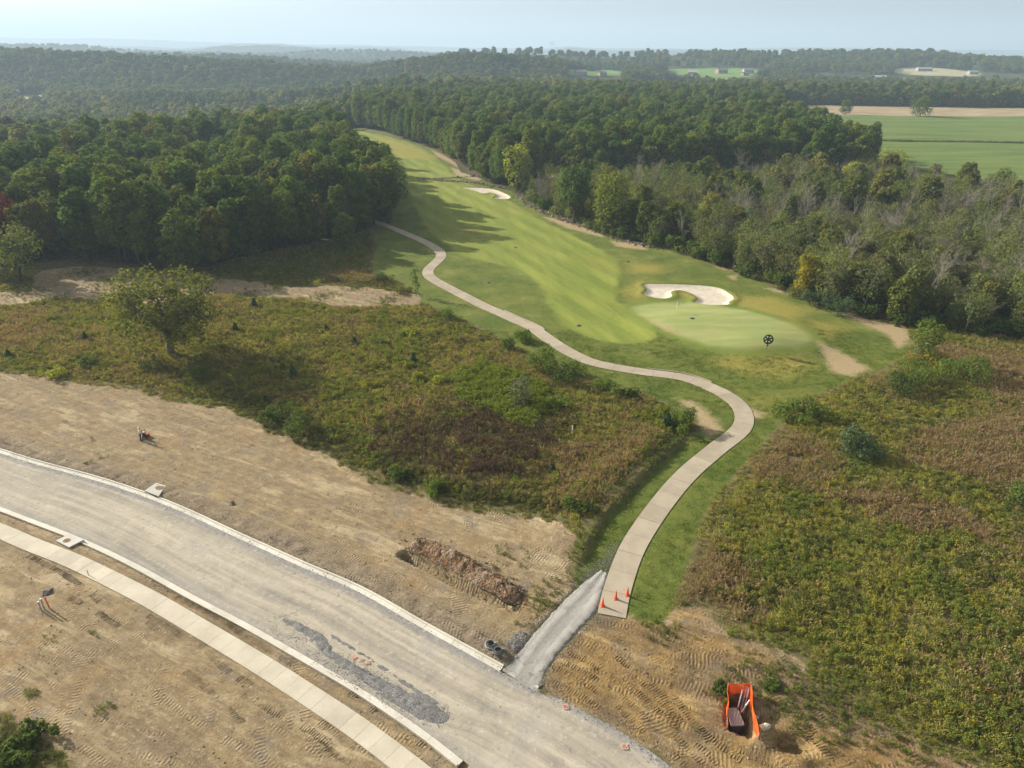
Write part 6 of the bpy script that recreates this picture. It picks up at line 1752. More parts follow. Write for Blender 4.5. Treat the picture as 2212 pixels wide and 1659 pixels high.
def zc(p): return float(zs(p[0], p[1])[0])
def ztop(p):
    return float(hs(*p)) + 0.06
for (px, lab) in (((1301.5, 1310), 'orange traffic cone on the path end nearest the grey stone track'), ((1330, 1295), 'middle orange traffic cone on the cart path end'), ((1355, 1287), 'orange traffic cone at the grass side of the path end')):
    p = P(*px); onp = sdf(cart_poly, [p[0]], [p[1]], 3.0)[0] > 0
    r = tag(empty('traffic_cone', (p[0], p[1], ztop(p) if onp else zc(p)), random.uniform(-0.3, 0.3)), lab, 'traffic cone', 'orange cones closing the cart path')
    MB().box((0, 0, 0.02), (0.36, 0.36, 0.04)).build('base', M_CONEBASE, r)
    m = MB(); m.lathe([(0.155, 0.04), (0.14, 0.07), (0.035, 0.88), (0.030, 0.91), (0.001, 0.91)], 16); m.build('cone_body', M_ORANGE, r)

# turf fan on the mound
p = P(1655, 757)
r = tag(empty('turf_fan', (p[0], p[1], zc(p) - 0.05), math.radians(-8)), 'black round turf fan with six spokes on a post beside the putting green', 'fan')
m = MB(); m.tube([(-0.06, 0, -0.2), (-0.02, 0, 0.6), (0.03, 0, 1.25)], [0.055, 0.05, 0.05], 8); m.build('post', M_BLACK, r)
m = MB(); m.box((-0.02, -0.02, 1.15), (0.20, 0.16, 0.28)); m.box((-0.10, -0.02, 0.55), (0.10, 0.12, 0.26)); m.build('control_box', M_GREYPL, r)
m = MB(); m.box((0.12, -0.02, 0.98), (0.14, 0.14, 0.24)); m.build('motor', M_BLACK, r)
cz = 2.0
def ring_prof(prof, n, c, axis_y=True):
    vs = []; fs = []
    for k in range(n):
        a = 2 * math.pi * k / n
        for rr, yy in prof: vs.append((c[0] + rr * math.cos(a), c[1] + yy, c[2] + rr * math.sin(a)))
    q = len(prof)
    for k in range(n):
        k2 = (k + 1) % n
        for j in range(q):
            j2 = (j + 1) % q; fs.append((k * q + j, k * q + j2, k2 * q + j2, k2 * q + j))
    return vs, fs
m = MB(); m.add(*ring_prof([(0.78, -0.20), (0.78, 0.20), (0.66, 0.20), (0.60, -0.05), (0.66, -0.20)], 32, (0.05, 0, cz)), 0, True); m.build('fan_drum', M_BLACK, r)
m = MB(); m.lathe([(0.001, -0.16), (0.15, -0.14), (0.17, 0.0), (0.15, 0.16), (0.001, 0.18)], 14); hub = m.build('hub', M_BLACK, r, (0.05, 0, cz)); hub.rotation_euler = (math.radians(90), 0, 0)
for k in range(6):
    a = k * math.pi / 3 + 0.42
    m = MB(); ca, sa = math.cos(a), math.sin(a)
    vs = []
    for rr, w in ((0.13, 0.09), (0.64, 0.13)):
        for yy, sg in ((-0.03, -1), (0.03, -1), (0.05, 1), (-0.01, 1)):
            vs.append((0.05 + rr * ca - sg * w * sa, yy, cz + rr * sa + sg * w * ca))
    m.add(vs, [(0, 1, 2, 3), (7, 6, 5, 4), (0, 4, 5, 1), (1, 5, 6, 2), (2, 6, 7, 3), (3, 7, 4, 0)]); m.build('blade', M_BLACK, r)
m = MB(); m.tube([(0.03, 0.05, 1.2), (0.05, 0.16, 1.5), (0.05, 0.16, 2.0)], 0.05, 6); m.build('yoke', M_BLACK, r)

# flag on the green
p = P(1460.8, 677)
r = tag(empty('golf_flag', (p[0], p[1], zc(p)), 0.2), 'white golf flag on a thin pole in the putting green', 'flag')
m = MB(); m.tube([(0, 0, -0.1), (0, 0, 2.3)], 0.03, 6); m.build('pole', M_WHITE, r)
m = MB(); vs = []; 
for i in range(6):
    for z in (1.72, 2.25): vs.append((0.55 * i / 5 * 0.8, 0.07 * math.sin(i * 1.3), z - 0.03 * i))
m.add(vs, [(2 * i, 2 * i + 2, 2 * i + 3, 2 * i + 1) for i in range(5)], 0, True)
o = m.build('banner', M_WHITE, r); md = o.modifiers.new('t', 'SOLIDIFY'); md.thickness = 0.015
m = MB(); m.lathe([(0.07, 0.005), (0.055, 0.005), (0.055, -0.12), (0.001, -0.12)], 12, (0, 0, 0.012)); m.build('hole_liner', M_WHITE, r)
# drain covers in the turf
for px, lab in (((1113, 534.5), 'dark round drain cover high on the fairway'), ((1055, 611), 'dark round drain cover in the rough beside the path bend'), ((1356, 565), 'dark round drain cover at the far edge of the fairway'), ((1250, 703.5), 'small dark drain cover between fairway and green'), ((1495, 688), 'small brown divot box on the putting green')):
    p = P(*px); r = tag(empty('drain_cover', (p[0], p[1], zc(p))), lab, 'drain cover', 'drain covers in the turf')
    m = MB(); m.lathe([(0.50, -0.02), (0.50, 0.035), (0.40, 0.05), (0.001, 0.05)], 16); m.build('rim', M_GREYDK, r)
    m = MB(); m.lathe([(0.36, 0.05), (0.36, 0.058), (0.001, 0.058)], 16); m.build('grate', M_BLACK, r)

# two plastic manhole rings by the kerb
for px, lab, tilt in (((1060, 1397), 'grey plastic manhole ring lying by the kerb, the paler one farther from the track', 0.05), ((1077, 1412.5), 'dark grey plastic manhole ring next to the stone track', -0.07)):
    p = P(*px); r = tag(empty('manhole_ring', (p[0], p[1], zc(p) + 0.02)), lab, 'manhole ring', 'plastic manhole rings by the kerb'); r.rotation_euler = (tilt, tilt, 0)
    dk = M_GREYDK if tilt < 0 else M_GREYPL
    m = MB(); m.lathe([(0.50, 0.0), (0.50, 0.10), (0.47, 0.17), (0.43, 0.17), (0.42, 0.10), (0.34, 0.08), (0.34, 0.0)], 28, mat=0, close=True); m.build('flange', dk, r)
    m = MB(); m.lathe([(0.34, -0.02), (0.345, 0.24), (0.30, 0.24), (0.30, -0.02)], 28, close=True); m.build('collar', M_GREYDK, r)

# trench spoil
def spoil_material():
    t = NT('clay_spoil'); p = t.pos()
    v = t.vor(5.5, p, 'Color'); sp = t.n('ShaderNodeSeparateColor'); t.t.links.new(v, sp.inputs[0])
    c = t.ramp(sp.outputs[0], [(0.0, (0.13, 0.070, 0.032)), (0.35, (0.20, 0.115, 0.055)), (0.6, (0.175, 0.12, 0.075)), (0.8, (0.26, 0.17, 0.10)), (1.0, (0.25, 0.22, 0.18))])
    g = t.n('ShaderNodeNewGeometry'); 
    c = t.mix(t.rng(t.noise(0.7, p, 4, 0.7), 0.5, 0.68, 0, 0.8), c, (0.27, 0.245, 0.205))
    c = t.mix(t.rng(t.noise(9, p, 3, 0.7), 0.3, 0.45, 0.6, 0), c, (0.09, 0.055, 0.03))
    t.bsdf(c, 0.95, t.bump(t.math('ADD', t.vor(5.5, p), t.noise(9, p, 3)), 1.0, 0.10), 0, 0.1)
    return t.mat
M_SPOIL = spoil_material()
sp_line = PL([(886, 1176), (930, 1188), (985, 1213), (1040, 1243), (1090, 1272), (1124, 1293)])
o = heap('spoil_heap', sp_line, [1.0, 1.25, 1.3, 1.25, 1.2, 0.9], [1.0, 1.15, 1.1, 1.0, 0.85, 0.5], M_SPOIL, 31, 0.13, 0.42, steep=0.75, smooth=False)
tag(o, 'long heap of orange and grey clay thrown up beside the trench', 'dirt heap')
# lumps on and below the heap
q = resample(sp_line, 200); k = 900; j = rw.integers(0, 200, k); gp = q[j] + rw.normal(size=(k, 2)) * 0.75
M_LUMP = mat_rand('clay_lumps', [(0.16, 0.085, 0.042), (0.22, 0.13, 0.07), (0.20, 0.165, 0.125), (0.30, 0.26, 0.21), (0.24, 0.14, 0.07)])
LUMP = [as_obj('clay_lump', rock_mesh(50 + i, M_LUMP, 0.8)) for i in range(4)]
dd, tt, _ = line_dist(sp_line, gp[:, 0], gp[:, 1], 4.0)
zl = zs(gp[:, 0], gp[:, 1]); 
zl = np.maximum(zl, 0) + np.clip(1 - dd / 1.25, 0, 1) ** 0.75 * 1.0 * np.sqrt(np.clip(np.minimum(tt, 1 - tt) * 14, 0, 1)) * (1.05 - 0.5 * tt)
s = 0.06 + 0.22 * rw.uniform(size=k) ** 3
scatter('clay_lumps', np.stack([gp[:, 0], gp[:, 1], zl], 1), rw.uniform(0, 6.28, (k, 3)), np.stack([s, s, s], 1), rw.integers(0, 4, k), LUMP)
# coil of black pipe slung over the end of the heap
p = P(1100, 1291)
m = MB(); pts_ = []
for i in range(90):
    a = i / 90 * 2 * math.pi * 2.6; rr = 1.27 + 0.04 * math.sin(i * 0.5)
    pts_.append((rr * math.cos(a) + 0.06 * math.sin(a * 0.7), rr * math.sin(a), 0.05 * math.sin(a * 1.3)))
m.tube(pts_, 0.035, 6); o = m.build('pipe_coil', M_BLACK, None, (p[0], p[1], zc(p) + 0.42)); o.rotation_euler = (0.22, 0.30, 0.4)
tag(o, 'big coil of black pipe slung over the end of the clay heap', 'pipe coil')
p = P(1136, 1306); m = MB(); m.tube([(0, 0, -0.2), (0.02, 0, 0.75)], 0.05, 8); m.tube([(0.02, 0, 0.75), (0.03, 0, 0.83)], 0.07, 8)
tag(m.build('pipe_stub', mat_plain('rust_red_pipe', (0.30, 0.08, 0.04), 0.8, 0.2), None, (p[0], p[1], zc(p))), 'short rusty red pipe standing at the end of the clay heap', 'pipe')
o = heap('rock_rubble', PL([(497, 1088), (505, 1087)]), [0.5, 0.5], [0.35, 0.3], M_SPOIL, 77, 0.07, 0.5, smooth=False); tag(o, 'small dark pile of broken clods on the bare earth by the storm drain', 'dirt pile')
M_BLKGRAV = stone_material('black_chips', [(0.05, 0.048, 0.045), (0.09, 0.085, 0.078), (0.15, 0.14, 0.125), (0.30, 0.28, 0.25)], 14)
o = heap('chip_pile', PL([(1098, 1402), (1118, 1386), (1136, 1368)]), [0.7, 0.8, 0.6], [0.16, 0.22, 0.15], M_BLKGRAV, 78, 0.09, 0.5); tag(o, 'patch of black stone chips between the manhole rings and the track', 'gravel pile')
o = heap('gravel_pile', PL([(92, 1281), (112, 1278)]), [0.55, 0.55], [0.28, 0.26], M_BLKGRAV, 79, 0.07, 0.5); tag(o, 'small gravel pile behind the grey conduits', 'gravel pile')

# orange netting round the open pit
FP = [P(*q) for q in ((1570, 1499), (1617, 1497), (1634, 1604), (1568, 1574))]
pc = sum(FP) / 4; zp = float(hs(*pc))
r = tag(empty('safety_fence', (pc[0], pc[1], zp)), 'bright orange net fence round the open pit', 'fence')
def net_material():
    t = NT('orange_net'); 
    b = t.bsdf(t.mix(t.rng(t.noise(2.5, t.obj(), 3), 0.3, 0.7), (0.80, 0.13, 0.02), (0.90, 0.24, 0.05)), 0.6, None, 0, 0.3)
    tr = t.n('ShaderNodeBsdfTranslucent'); tr.inputs['Color'].default_value = (0.9, 0.2, 0.04, 1)
    mx = t.n('ShaderNodeMixShader'); mx.inputs[0].default_value = 0.35
    t.t.links.new(b.outputs[0], mx.inputs[1]); t.t.links.new(tr.outputs[0], mx.inputs[2]); t.t.links.new(mx.outputs[0], t.out.inputs['Surface'])
    return t.mat
M_NET = net_material()
for i in range(4):
    q = FP[i] - pc; m = MB(); m.tube([(q[0], q[1], -0.3), (q[0] * 1.03, q[1] * 1.03, 1.12)], 0.022, 6); m.build('post', M_STEEL, r)
for i, sag in ((0, 0.08), (1, 0.22), (3, 0.14)):
    a, b = FP[i] - pc, FP[(i + 1) % 4] - pc; d = b - a; L = np.linalg.norm(d); d /= L; nn = np.array((d[1], -d[0])); m = MB()
    ns, nz = int(L / 0.11), 9; pt = np.zeros((ns + 1, nz + 1, 3))
    for u_ in range(ns + 1):
        for v_ in range(nz + 1):
            f = u_ / ns; g_ = v_ / nz
            q = a + d * L * f + nn * (0.06 * math.sin(f * 9 + v_ * 0.4) + 0.05 * (1 - g_)); pt[u_, v_] = (q[0], q[1], 0.02 + (1.0 - sag * 4 * f * (1 - f)) * g_)
    def bar(p0, p1, w):
        dv = p1 - p0; s_ = np.cross(dv, np.array((nn[0], nn[1], 0))); s_ = s_ / (np.linalg.norm(s_) + 1e-9) * w; e_ = np.array((nn[0], nn[1], 0)) * 0.006
        m.add([p0 - s_ - e_, p0 + s_ - e_, p1 + s_ - e_, p1 - s_ - e_, p0 - s_ + e_, p0 + s_ + e_, p1 + s_ + e_, p1 - s_ + e_], [(0, 1, 2, 3), (7, 6, 5, 4), (0, 4, 5, 1), (2, 6, 7, 3)])
    for u_ in range(ns + 1):
        for v_ in range(nz): bar(pt[u_, v_], pt[u_, v_ + 1], 0.026)
    for v_ in range(nz + 1):
        for u_ in range(ns): bar(pt[u_, v_], pt[u_ + 1, v_], 0.034 if v_ not in (0, nz) else 0.05)
    tag(m.build('netting', M_NET, r), kind='stuff')
# box, marker pipes in the pit
bc = 0.5 * (P(1590, 1535) + P(1585, 1555)); ang = 0.05
r = tag(empty('utility_vault', (bc[0], bc[1], zp - 1.0), ang), 'grey utility vault with ribbed lid set in the open pit', 'utility box')
m = MB()
def rrect(w, d, rad, n=5):
    out = []
    for cx0, cy0, a0 in ((w / 2 - rad, d / 2 - rad, 0), (-w / 2 + rad, d / 2 - rad, 1), (-w / 2 + rad, -d / 2 + rad, 2), (w / 2 - rad, -d / 2 + rad, 3)):
        for k in range(n + 1):
            a = (a0 + k / n) * math.pi / 2; out.append((cx0 + rad * math.cos(a), cy0 + rad * math.sin(a)))
    return out
m.prism(rrect(0.95, 1.5, 0.12), 0.0, 0.78); m.build('vault_body', M_GREYDK, r)
m = MB(); m.prism(rrect(1.0, 1.55, 0.13), 0.78, 0.86); ld = m.build('lid', M_LIDTOP, r)
m = MB()
for k in range(9): m.box((-0.36 + k * 0.09, 0, 0.866), (0.03, 1.25 - 0.1 * (k in (0, 8)), 0.016))
m.build('lid_rib', M_LIDTOP, ld)
m = MB(); m.box((0.0, 0.0, 0.882), (0.16, 0.26, 0.012)); m.build('lid_plate', M_STEEL, ld)
for i, (a, b, ta, tb, split, mt, lab) in enumerate((
        ((1590, 1543), (1601, 1503), 0.35, 0.95, 0.4, M_RED, 'red and white marker pipe leaning at the back of the pit'),
        ((1592, 1544), (1617, 1524), 0.35, 0.85, 0.4, M_RED, 'red and white marker pipe lying across to the fence side of the pit'),
        ((1601, 1530), (1611, 1496), 0.4, 1.15, 0.3, M_GREYPL, 'grey conduit leaning on the back corner of the orange fence'),
        ((1607, 1533), (1615, 1500), 0.4, 1.0, 0.6, M_GREYPL, 'white tipped grey conduit beside the back corner of the orange fence'))):
    A = np.array((*P(*a), zp - 0.9 + ta)); B = np.array((*P(*b), zp - 0.25 + tb)); M_ = A + (B - A) * split
    r = tag(empty('marker_pipe', tuple(A)), lab, 'pipe', 'pipes leaning in the pit')
    m = MB(); m.tube([(0, 0, 0), M_ - A], 0.05, 8); m.build('pipe_end', mt, r)
    m = MB(); m.tube([M_ - A, B - A], 0.05, 8); m.build('pipe_body', M_WHITE if mt is M_RED or i == 3 else M_GREYPL, r)
M_BOULD = mat_plain('pale_limestone', (0.55, 0.50, 0.38), 0.9, 0.15, 4, bump=0.4)
for px, s_, lab in (((1651, 1577), 0.72, 'pale cream boulder on the ochre spoil beside the orange fence'), ((1630.5, 1550.5), 0.42, 'smaller pale stone close against the orange fence')):
    p = P(*px); o = link(bpy.data.objects.new('boulder', rock_mesh(int(px[0]), M_BOULD, 0.65, 'boulder', 2))); o.location = (p[0], p[1], zc(p) + 0.12 * s_); o.scale = (s_ * 1.2, s_, s_)
    tag(o, lab, 'rock')
p = P(1163, 1480); m = MB(); m.box((0, 0, 0.1), (0.5, 0.3, 0.4), 0.5, 0, 0.7); o = m.build('concrete_lump', M_KERB, None, (p[0], p[1], -0.1)); o.rotation_euler = (0.4, 0.3, 0.2)
tag(o, 'broken lump of kerb concrete at the far corner of track and road', 'concrete lump')

# stakes, conduits
def stake(name, px, h, r_, mat, lab, cat='stake', tilt=(0.0, 0.0)):
    p = P(*px); m = MB(); m.box((0, 0, h / 2 - 0.1), (r_ * 2, r_ * 1.2, h + 0.2)); o = m.build(name, mat, None, (p[0], p[1], zc(p))); o.rotation_euler = (tilt[0], tilt[1], 0.4)
    return tag(o, lab, cat)
stake('survey_stake', (107.7, 1314.6), 1.35, 0.05, M_ORANGEWOOD, 'orange red stake standing beside the grey conduits', tilt=(0.0, -0.08))
p = P(93.3, 1318.6); r = tag(empty('conduit_riser', (p[0], p[1], zc(p))), 'pair of grey conduit risers with white caps beside the orange stake', 'conduit')
for dx_, hh in ((-0.07, 1.0), (0.09, 1.18)):
    m = MB(); m.tube([(dx_, dx_, -0.2), (dx_ - 0.05, dx_, hh)], 0.06, 10); tb = m.build('conduit_pipe', M_GREYPL, r)
    m = MB(); m.tube([(dx_ - 0.05, dx_, hh), (dx_ - 0.05, dx_, hh + 0.1)], 0.068, 10); m.build('cap', M_WHITE, tb)
def wire_flag(px, mat, lab):
    p = P(*px); r = tag(empty('marker_flag', (p[0], p[1], zc(p)), 0.5), lab, 'marker flag')
    m = MB(); m.tube([(0, 0, -0.05), (0, 0, 0.7)], 0.010, 5); m.build('wire', M_STEEL, r)
    m = MB(); m.box((0.09, 0, 0.62), (0.18, 0.012, 0.14)); m.build('pennant', mat, r)
wire_flag((149, 1275), M_ORANGE, 'small orange marker flag below the pavement at left')
stake('survey_stake', (191.5, 1243), 0.75, 0.03, M_WOOD, 'small brown wooden stake at the lower edge of the pavement')
stake('survey_stake', (1236, 939), 1.35, 0.045, M_WHITE, 'white survey stake standing in the weed lot')
stake('survey_stake', (1036, 1372), 0.35, 0.05, M_WOOD, 'short dark stake at the roadside corner of the lot')
p = P(497, 1086)

# ---- person in a white shirt beside a hand cart
M_SKIN = mat_plain('skin', (0.50, 0.30, 0.20), 0.6, 0.08)
M_SHIRT = mat_plain('white_shirt', (0.66, 0.66, 0.70), 0.8, 0.06, 12)
M_JEANS = mat_plain('blue_jeans', (0.055, 0.075, 0.13), 0.85, 0.15, 10)
M_CAP = mat_plain('straw_hat', (0.62, 0.52, 0.34), 0.8, 0.1)
M_SHOE = mat_plain('boots', (0.05, 0.038, 0.03), 0.7, 0.1)
def skin(name, joints, edges, mat, parent, sub=2, root=0):
    me = bpy.data.meshes.new(name); me.from_pydata([j[0] for j in joints], edges, []); me.materials.append(mat)
    o = link(bpy.data.objects.new(name, me), parent)
    o.modifiers.new('skin', 'SKIN').use_smooth_shade = True
    if not me.skin_vertices: me.skin_vertices.new() if hasattr(me.skin_vertices, 'new') else None
    if me.skin_vertices:
        for k, j in enumerate(joints):
            sv = me.skin_vertices[0].data[k]; rr = j[1] if isinstance(j[1], tuple) else (j[1], j[1]); sv.radius = rr; sv.use_root = (k == root)
    s_ = o.modifiers.new('smooth', 'SUBSURF'); s_.levels = sub; s_.render_levels = sub
    return o
def person():
    p = P(305, 951); rz = math.radians(-62)
    r = tag(empty('person', (p[0], p[1], zc(p)), rz), 'person in white shirt, blue jeans and straw hat working beside the hand cart', 'person')
    # standing, facing local -Y... the face looks along +Y of the figure; arms reach forward to the cart
    J = [((0, 0, 0.95), (0.15, 0.11)), ((0, -0.01, 1.18), (0.145, 0.10)), ((0, 0.02, 1.42), (0.16, 0.10)), ((0, 0.05, 1.52), (0.06, 0.06)), ((0, 0.08, 1.60), (0.075, 0.085)), ((0, 0.10, 1.70), (0.078, 0.095)), ((0, 0.095, 1.76), (0.05, 0.06)),
         ((-0.10, 0, 0.90), (0.095, 0.095)), ((-0.11, 0.05, 0.50), (0.062, 0.065)), ((-0.11, -0.06, 0.10), (0.042, 0.045)), ((-0.115, 0.06, 0.045), (0.045, 0.04)), ((-0.12, 0.15, 0.03), (0.04, 0.03)),
         ((0.10, 0, 0.90), (0.095, 0.095)), ((0.12, 0.00, 0.50), (0.062, 0.065)), ((0.13, -0.12, 0.10), (0.042, 0.045)), ((0.135, 0.0, 0.045), (0.045, 0.04)), ((0.14, 0.09, 0.03), (0.04, 0.03)),
         ((-0.20, 0.02, 1.42), (0.06, 0.06)), ((-0.26, 0.08, 1.16), (0.045, 0.045)), ((-0.20, 0.32, 1.08), (0.032, 0.03)), ((-0.19, 0.39, 1.06), (0.040, 0.022)),
         ((0.20, 0.02, 1.42), (0.06, 0.06)), ((0.27, 0.08, 1.16), (0.045, 0.045)), ((0.20, 0.32, 1.06), (0.032, 0.03)), ((0.19, 0.39, 1.04), (0.040, 0.022)),
         ((0, 0.20, 1.685), (0.014, 0.014))]
    E = [(0, 1), (1, 2), (2, 3), (3, 4), (4, 5), (5, 6), (0, 7), (7, 8), (8, 9), (9, 10), (10, 11), (0, 12), (12, 13), (13, 14), (14, 15), (15, 16), (2, 17), (17, 18), (18, 19), (19, 20), (2, 21), (21, 22), (22, 23), (23, 24), (5, 25)]
    for hand, sg in ((20, -1), (24, 1)):
        hp = J[hand][0]
        for f in range(4):
            a = (hp[0] + sg * (0.030 - 0.02 * f), hp[1] + 0.045, hp[2] - 0.005 + 0.002 * f); b = (a[0], a[1] + 0.030 - 0.006 * abs(f - 1.5), a[2] - 0.025)
            k = len(J); J.append((a, (0.010, 0.010))); J.append((b, (0.008, 0.008))); E += [(hand, k), (k, k + 1)]
        k = len(J); J.append(((hp[0] - sg * 0.05, hp[1] + 0.01, hp[2] + 0.01), (0.011, 0.011))); J.append(((hp[0] - sg * 0.055, hp[1] + 0.05, hp[2] - 0.005), (0.009, 0.009))); E += [(hand, k), (k, k + 1)]
    skin('body', J, E, M_SKIN, r)
    skin('shirt', [((0, 0, 0.88), (0.185, 0.145)), ((0, -0.01, 1.16), (0.175, 0.13)), ((0, 0.015, 1.40), (0.19, 0.125)), ((0, 0.04, 1.49), (0.075, 0.075)), ((-0.205, 0.02, 1.41), (0.085, 0.085)), ((-0.255, 0.075, 1.18), (0.07, 0.07)), ((0.205, 0.02, 1.41), (0.085, 0.085)), ((0.265, 0.075, 1.18), (0.07, 0.07))],
         [(0, 1), (1, 2), (2, 3), (2, 4), (4, 5), (2, 6), (6, 7)], M_SHIRT, r)
    skin('trousers', [((0, 0, 0.95), (0.172, 0.13)), ((-0.10, 0.0, 0.84), (0.115, 0.115)), ((-0.11, 0.05, 0.50), (0.085, 0.085)), ((-0.11, -0.05, 0.12), (0.07, 0.075)), ((0.10, 0.0, 0.84), (0.115, 0.115)), ((0.12, 0.0, 0.50), (0.085, 0.085)), ((0.13, -0.11, 0.12), (0.07, 0.075))],
         [(0, 1), (1, 2), (2, 3), (0, 4), (4, 5), (5, 6)], M_JEANS, r)
    for x_, y_ in ((-0.115, 0.04), (0.135, -0.02)):
        m = MB(); m.prism([(x_ - 0.05, y_ - 0.13), (x_ + 0.05, y_ - 0.13), (x_ + 0.055, y_ + 0.08), (x_ + 0.03, y_ + 0.16), (x_ - 0.03, y_ + 0.16), (x_ - 0.055, y_ + 0.08)], 0.0, 0.095); m.build('shoe', M_SHOE, r)
    m = MB(); m.lathe([(0.19, 1.735), (0.20, 1.745), (0.115, 1.765), (0.105, 1.85), (0.06, 1.88), (0.001, 1.885)], 18, (0, 0.10, 0)); m.build('hat', M_CAP, r)
    m = MB()
    for sx in (-1, 1): m.box((sx * 0.033, 0.19, 1.705), (0.022, 0.01, 0.010))
    m.build('eye', M_BLACK, r)
person()
p = P(313, 947)
r = tag(empty('hand_cart', (p[0], p[1], zc(p)), math.radians(25)), 'dark upright hand cart with rods and boxes, beside the person in white', 'hand cart')
m = MB()
for sx in (-0.2, 0.2): m.tube([(sx, 0, 0.1), (sx, -0.05, 0.7), (sx, -0.12, 1.25)], 0.025, 6)
for z in (0.3, 0.6, 0.9, 1.2): m.tube([(-0.2, -0.02 - 0.05 * z, z), (0.2, -0.02 - 0.05 * z, z)], 0.02, 6)
m.build('frame', M_BLACK, r)
for sx in (-0.26, 0.26):
    m = MB(); m.add(*ring_prof([(0.16, -0.04), (0.16, 0.04), (0.10, 0.03), (0.10, -0.03)], 16, (0, 0, 0)), 0, True); w_ = m.build('wheel', M_BLACK, r, (sx, 0, 0.16), math.pi / 2)
MB().box((0, 0.14, 0.28), (0.42, 0.3, 0.36)).build('crate', M_GREYDK, r)
MB().box((-0.05, 0.14, 0.62), (0.3, 0.24, 0.28)).build('case', mat_plain('brown_case', (0.14, 0.10, 0.07), 0.7), r)
MB().box((0.02, 0.12, 0.83), (0.22, 0.18, 0.10)).build('box', M_WHITE, r)
m = MB(); m.tube([(0.16, 0.05, 0.1), (0.18, 0.0, 1.55)], 0.018, 6); m.build('rod', mat_plain('red_brown_rod', (0.30, 0.12, 0.09), 0.6), r)
p = P(320.5, 943)
r = tag(empty('fuel_can', (p[0], p[1], zc(p)), 0.5), 'red fuel can on the ground behind the hand cart', 'fuel can')
MB().box((0, 0, 0.2), (0.42, 0.26, 0.40), 0, 0, 0.85).build('can_body', M_RED, r)
m = MB(); m.tube([(-0.12, 0, 0.40), (-0.1, 0, 0.48), (0.08, 0, 0.48), (0.1, 0, 0.40)], 0.02, 6); m.build('handle', M_RED, r)
m = MB(); m.tube([(0.15, 0, 0.38), (0.24, 0, 0.52)], 0.03, 6); m.build('spout', M_BLACK, r)

# ------------------------------------------------------------------ far buildings, water tower, smoke
M_ROOF = mat_plain('grey_roof', (0.22, 0.22, 0.23), 0.8, 0.1)
M_ROOFW = mat_plain('white_metal_roof', (0.36, 0.37, 0.38), 0.5, 0.04)
M_WALLW = mat_plain('pale_wall', (0.30, 0.285, 0.26), 0.8, 0.06)
M_WALLB = mat_plain('brick_wall', (0.30, 0.20, 0.15), 0.85, 0.1)
M_GLASS = mat_plain('window_glass', (0.03, 0.04, 0.05), 0.15, 0.1, spec=0.5)
def house(px, w, d, h, rz, wall, roof, lab, up=None, storeys=1):
    p = P(*px); z = float(hs(*p)) - 0.3
    r = tag(empty('house' if w < 16.5 and h > 3.6 or w < 24 and h >= 4 else 'barn', (p[0], p[1], z), rz), lab, 'house' if w < 16.5 and h > 3.6 or w < 24 and h >= 4 else 'barn')
    MB().box((0, 0, h / 2), (w, d, h)).build('wall', wall, r)
    m = MB(); rh = d * 0.28; ov = 0.5
    vs = []
    for sx in (-1, 1):
        x_ = sx * (w / 2 + ov); vs += [(x_, -d / 2 - ov, h - 0.1), (x_, d / 2 + ov, h - 0.1), (x_, 0, h + rh), (x_, -d / 2 - ov, h + 0.12), (x_, d / 2 + ov, h + 0.12), (x_, 0, h + rh + 0.25)]
    m.add(vs, [(3, 9, 11, 5), (5, 11, 10, 4), (0, 2, 8, 6), (2, 1, 7, 8), (0, 3, 5, 2), (2, 5, 4, 1), (6, 8, 11, 9), (8, 7, 10, 11), (0, 6, 9, 3), (1, 4, 10, 7)])
    m.build('roof', roof, r)
    m = MB()
    for sx in (-1, 1): m.add([(sx * (w / 2 - 0.01), -d / 2, h - 0.02), (sx * (w / 2 - 0.01), d / 2, h - 0.02), (sx * (w / 2 - 0.01), 0, h + rh - 0.05)], [(0, 1, 2)])
    m.build('gable', wall, r)
    for k in range(max(2, int(w / 5))):
        x_ = -w / 2 + (k + 0.5) * w / max(2, int(w / 5))
        if k == 1: MB().box((x_, -d / 2 - 0.03, 1.05), (1.0, 0.12, 2.1)).build('door', M_WALLB if wall is M_WALLW else M_WALLW, r)
        else: MB().box((x_, -d / 2 - 0.02, h * 0.55), (1.4, 0.1, 1.2)).build('window', M_GLASS, r)
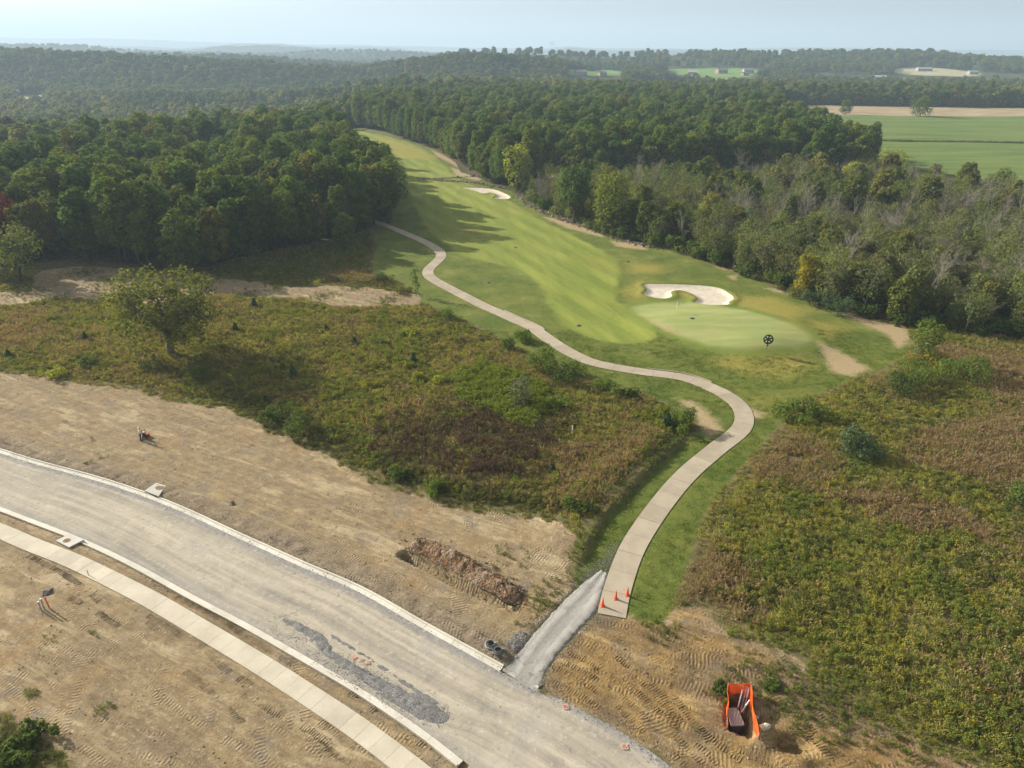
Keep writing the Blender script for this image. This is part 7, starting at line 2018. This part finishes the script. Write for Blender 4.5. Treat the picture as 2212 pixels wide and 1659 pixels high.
for a in (((1255, 161), 16, 9, 4, 0.2, M_WALLW, M_ROOF, 'small grey roofed house on the far green field, left end'),
          ((1495, 161), 14, 9, 4, -0.2, M_WALLW, M_ROOFW, 'white roofed house at the left end of the broad far field'),
          ((1558, 158), 18, 11, 5, 0.3, M_WALLB, M_ROOF, 'brown house with grey roof in the middle of the broad far field'),
          ((1615, 158), 17, 11, 5, 0.1, M_WALLW, M_ROOF, 'pale house at the right end of the broad far field'),
          ((1608, 163), 12, 8, 3.5, 0.5, M_WALLB, M_ROOF, 'small brown house in front of the pale one at the right of the far field'),
          ((1300, 163), 12, 8, 3.5, 0.5, M_WALLB, M_ROOF, 'low brown house beside trees on the far green field'),
          ((1672, 163), 15, 9, 4, 0.0, M_WALLW, M_ROOFW, 'white roofed house among trees right of the far field'),
          ((1900, 172), 17, 10, 4, -0.1, M_WALLW, M_ROOFW, 'cream house with white roof among trees left of the tan hillside'),
          ((1945, 178), 14, 9, 4, 0.2, M_WALLW, M_ROOFW, 'white roofed shed among trees below the tan hillside'),
          ((2120, 180), 16, 10, 4, 0.1, M_WALLW, M_ROOFW, 'white shed behind the row of trees at right'),
          ((1995, 153), 25, 10, 3.5, 0.0, M_WALLW, M_ROOFW, 'long white barn on the tan hillside'),
          ((2100, 160), 16, 9, 3.5, 0.1, M_WALLW, M_ROOFW, 'white barn at the right end of the tan hillside'),
          ((97, 213), 11, 6, 2.6, 0.1, M_WALLW, M_ROOFW, 'long white roofed barn by the clearing at the far left'),
          ((562, 243), 15, 9, 4, 0.3, M_WALLW, M_ROOFW, 'white roofed house half hidden by trees in the valley')):
    house(*a)
p = P(40, 206); r = tag(empty('billboard', (p[0], p[1], float(hs(*p)))), 'white board on posts at the far left clearing', 'billboard')
MB().box((0, 0, 5.5), (4.5, 0.3, 3.4)).build('board', M_WHITE, r)
for sx in (-1.5, 1.5): MB().box((sx, 0, 1.9), (0.3, 0.25, 3.8)).build('post', M_STEEL, r)
d_ = ray(2013, 137); tdist = 2500.0 / d_[1]; wx, wy = d_[0] * tdist, 2500.0
wz = float(hs(wx, wy)); top = CAM_H + (ray(2013, 119)[2] / ray(2013, 119)[1]) * 2500.0
r = tag(empty('water_tower', (wx, wy, wz)), 'pale standpipe water tower on the skyline at right', 'water tower')
hh = max(top - wz, 20)
m = MB(); m.lathe([(4.2, 0), (4.2, hh - 2), (4.0, hh - 1), (0.1, hh)], 20); m.build('tank', mat_plain('pale_tank', (0.55, 0.62, 0.66), 0.5, 0.05), r)
m = MB(); m.box((0, -4.4, hh / 2), (0.8, 0.3, hh)); m.build('ladder', M_STEEL, r)
d_ = ray(1197, 112); tdist = 5200.0 / d_[1]; sx_ = d_[0] * tdist
M_SMOKE = NT('smoke'); v_ = M_SMOKE.n('ShaderNodeVolumePrincipled'); v_.inputs['Color'].default_value = (0.95, 0.95, 0.95, 1); v_.inputs['Density'].default_value = 0.012
M_SMOKE.t.links.new(v_.outputs[0], M_SMOKE.out.inputs['Volume'])
m = MB(); m.tube([(0, 0, 0), (4, 0, 30), (-6, 0, 60), (-22, 0, 95)], [7, 9, 15, 24], 12); o = m.build('smoke', M_SMOKE.mat, None, (sx_, 5200, -5)); tag(o, 'thin plume of white smoke rising from the far plain', kind='stuff')

# ------------------------------------------------------------------ the air: one closed box of even haze
M_HAZE = NT('haze'); v_ = M_HAZE.n('ShaderNodeVolumePrincipled')
v_.inputs['Color'].default_value = (0.52, 0.67, 0.82, 1); v_.inputs['Density'].default_value = HAZE_DENSITY; v_.inputs['Anisotropy'].default_value = 0.15
M_HAZE.t.links.new(v_.outputs[0], M_HAZE.out.inputs['Volume'])
zmin = min(float(gz.min()), -14) - 1.5
o = MB().box((0, 15000, (420 + zmin) / 2), (54000, 32000, 420 - zmin)).build('haze', M_HAZE.mat); tag(o, kind='stuff')
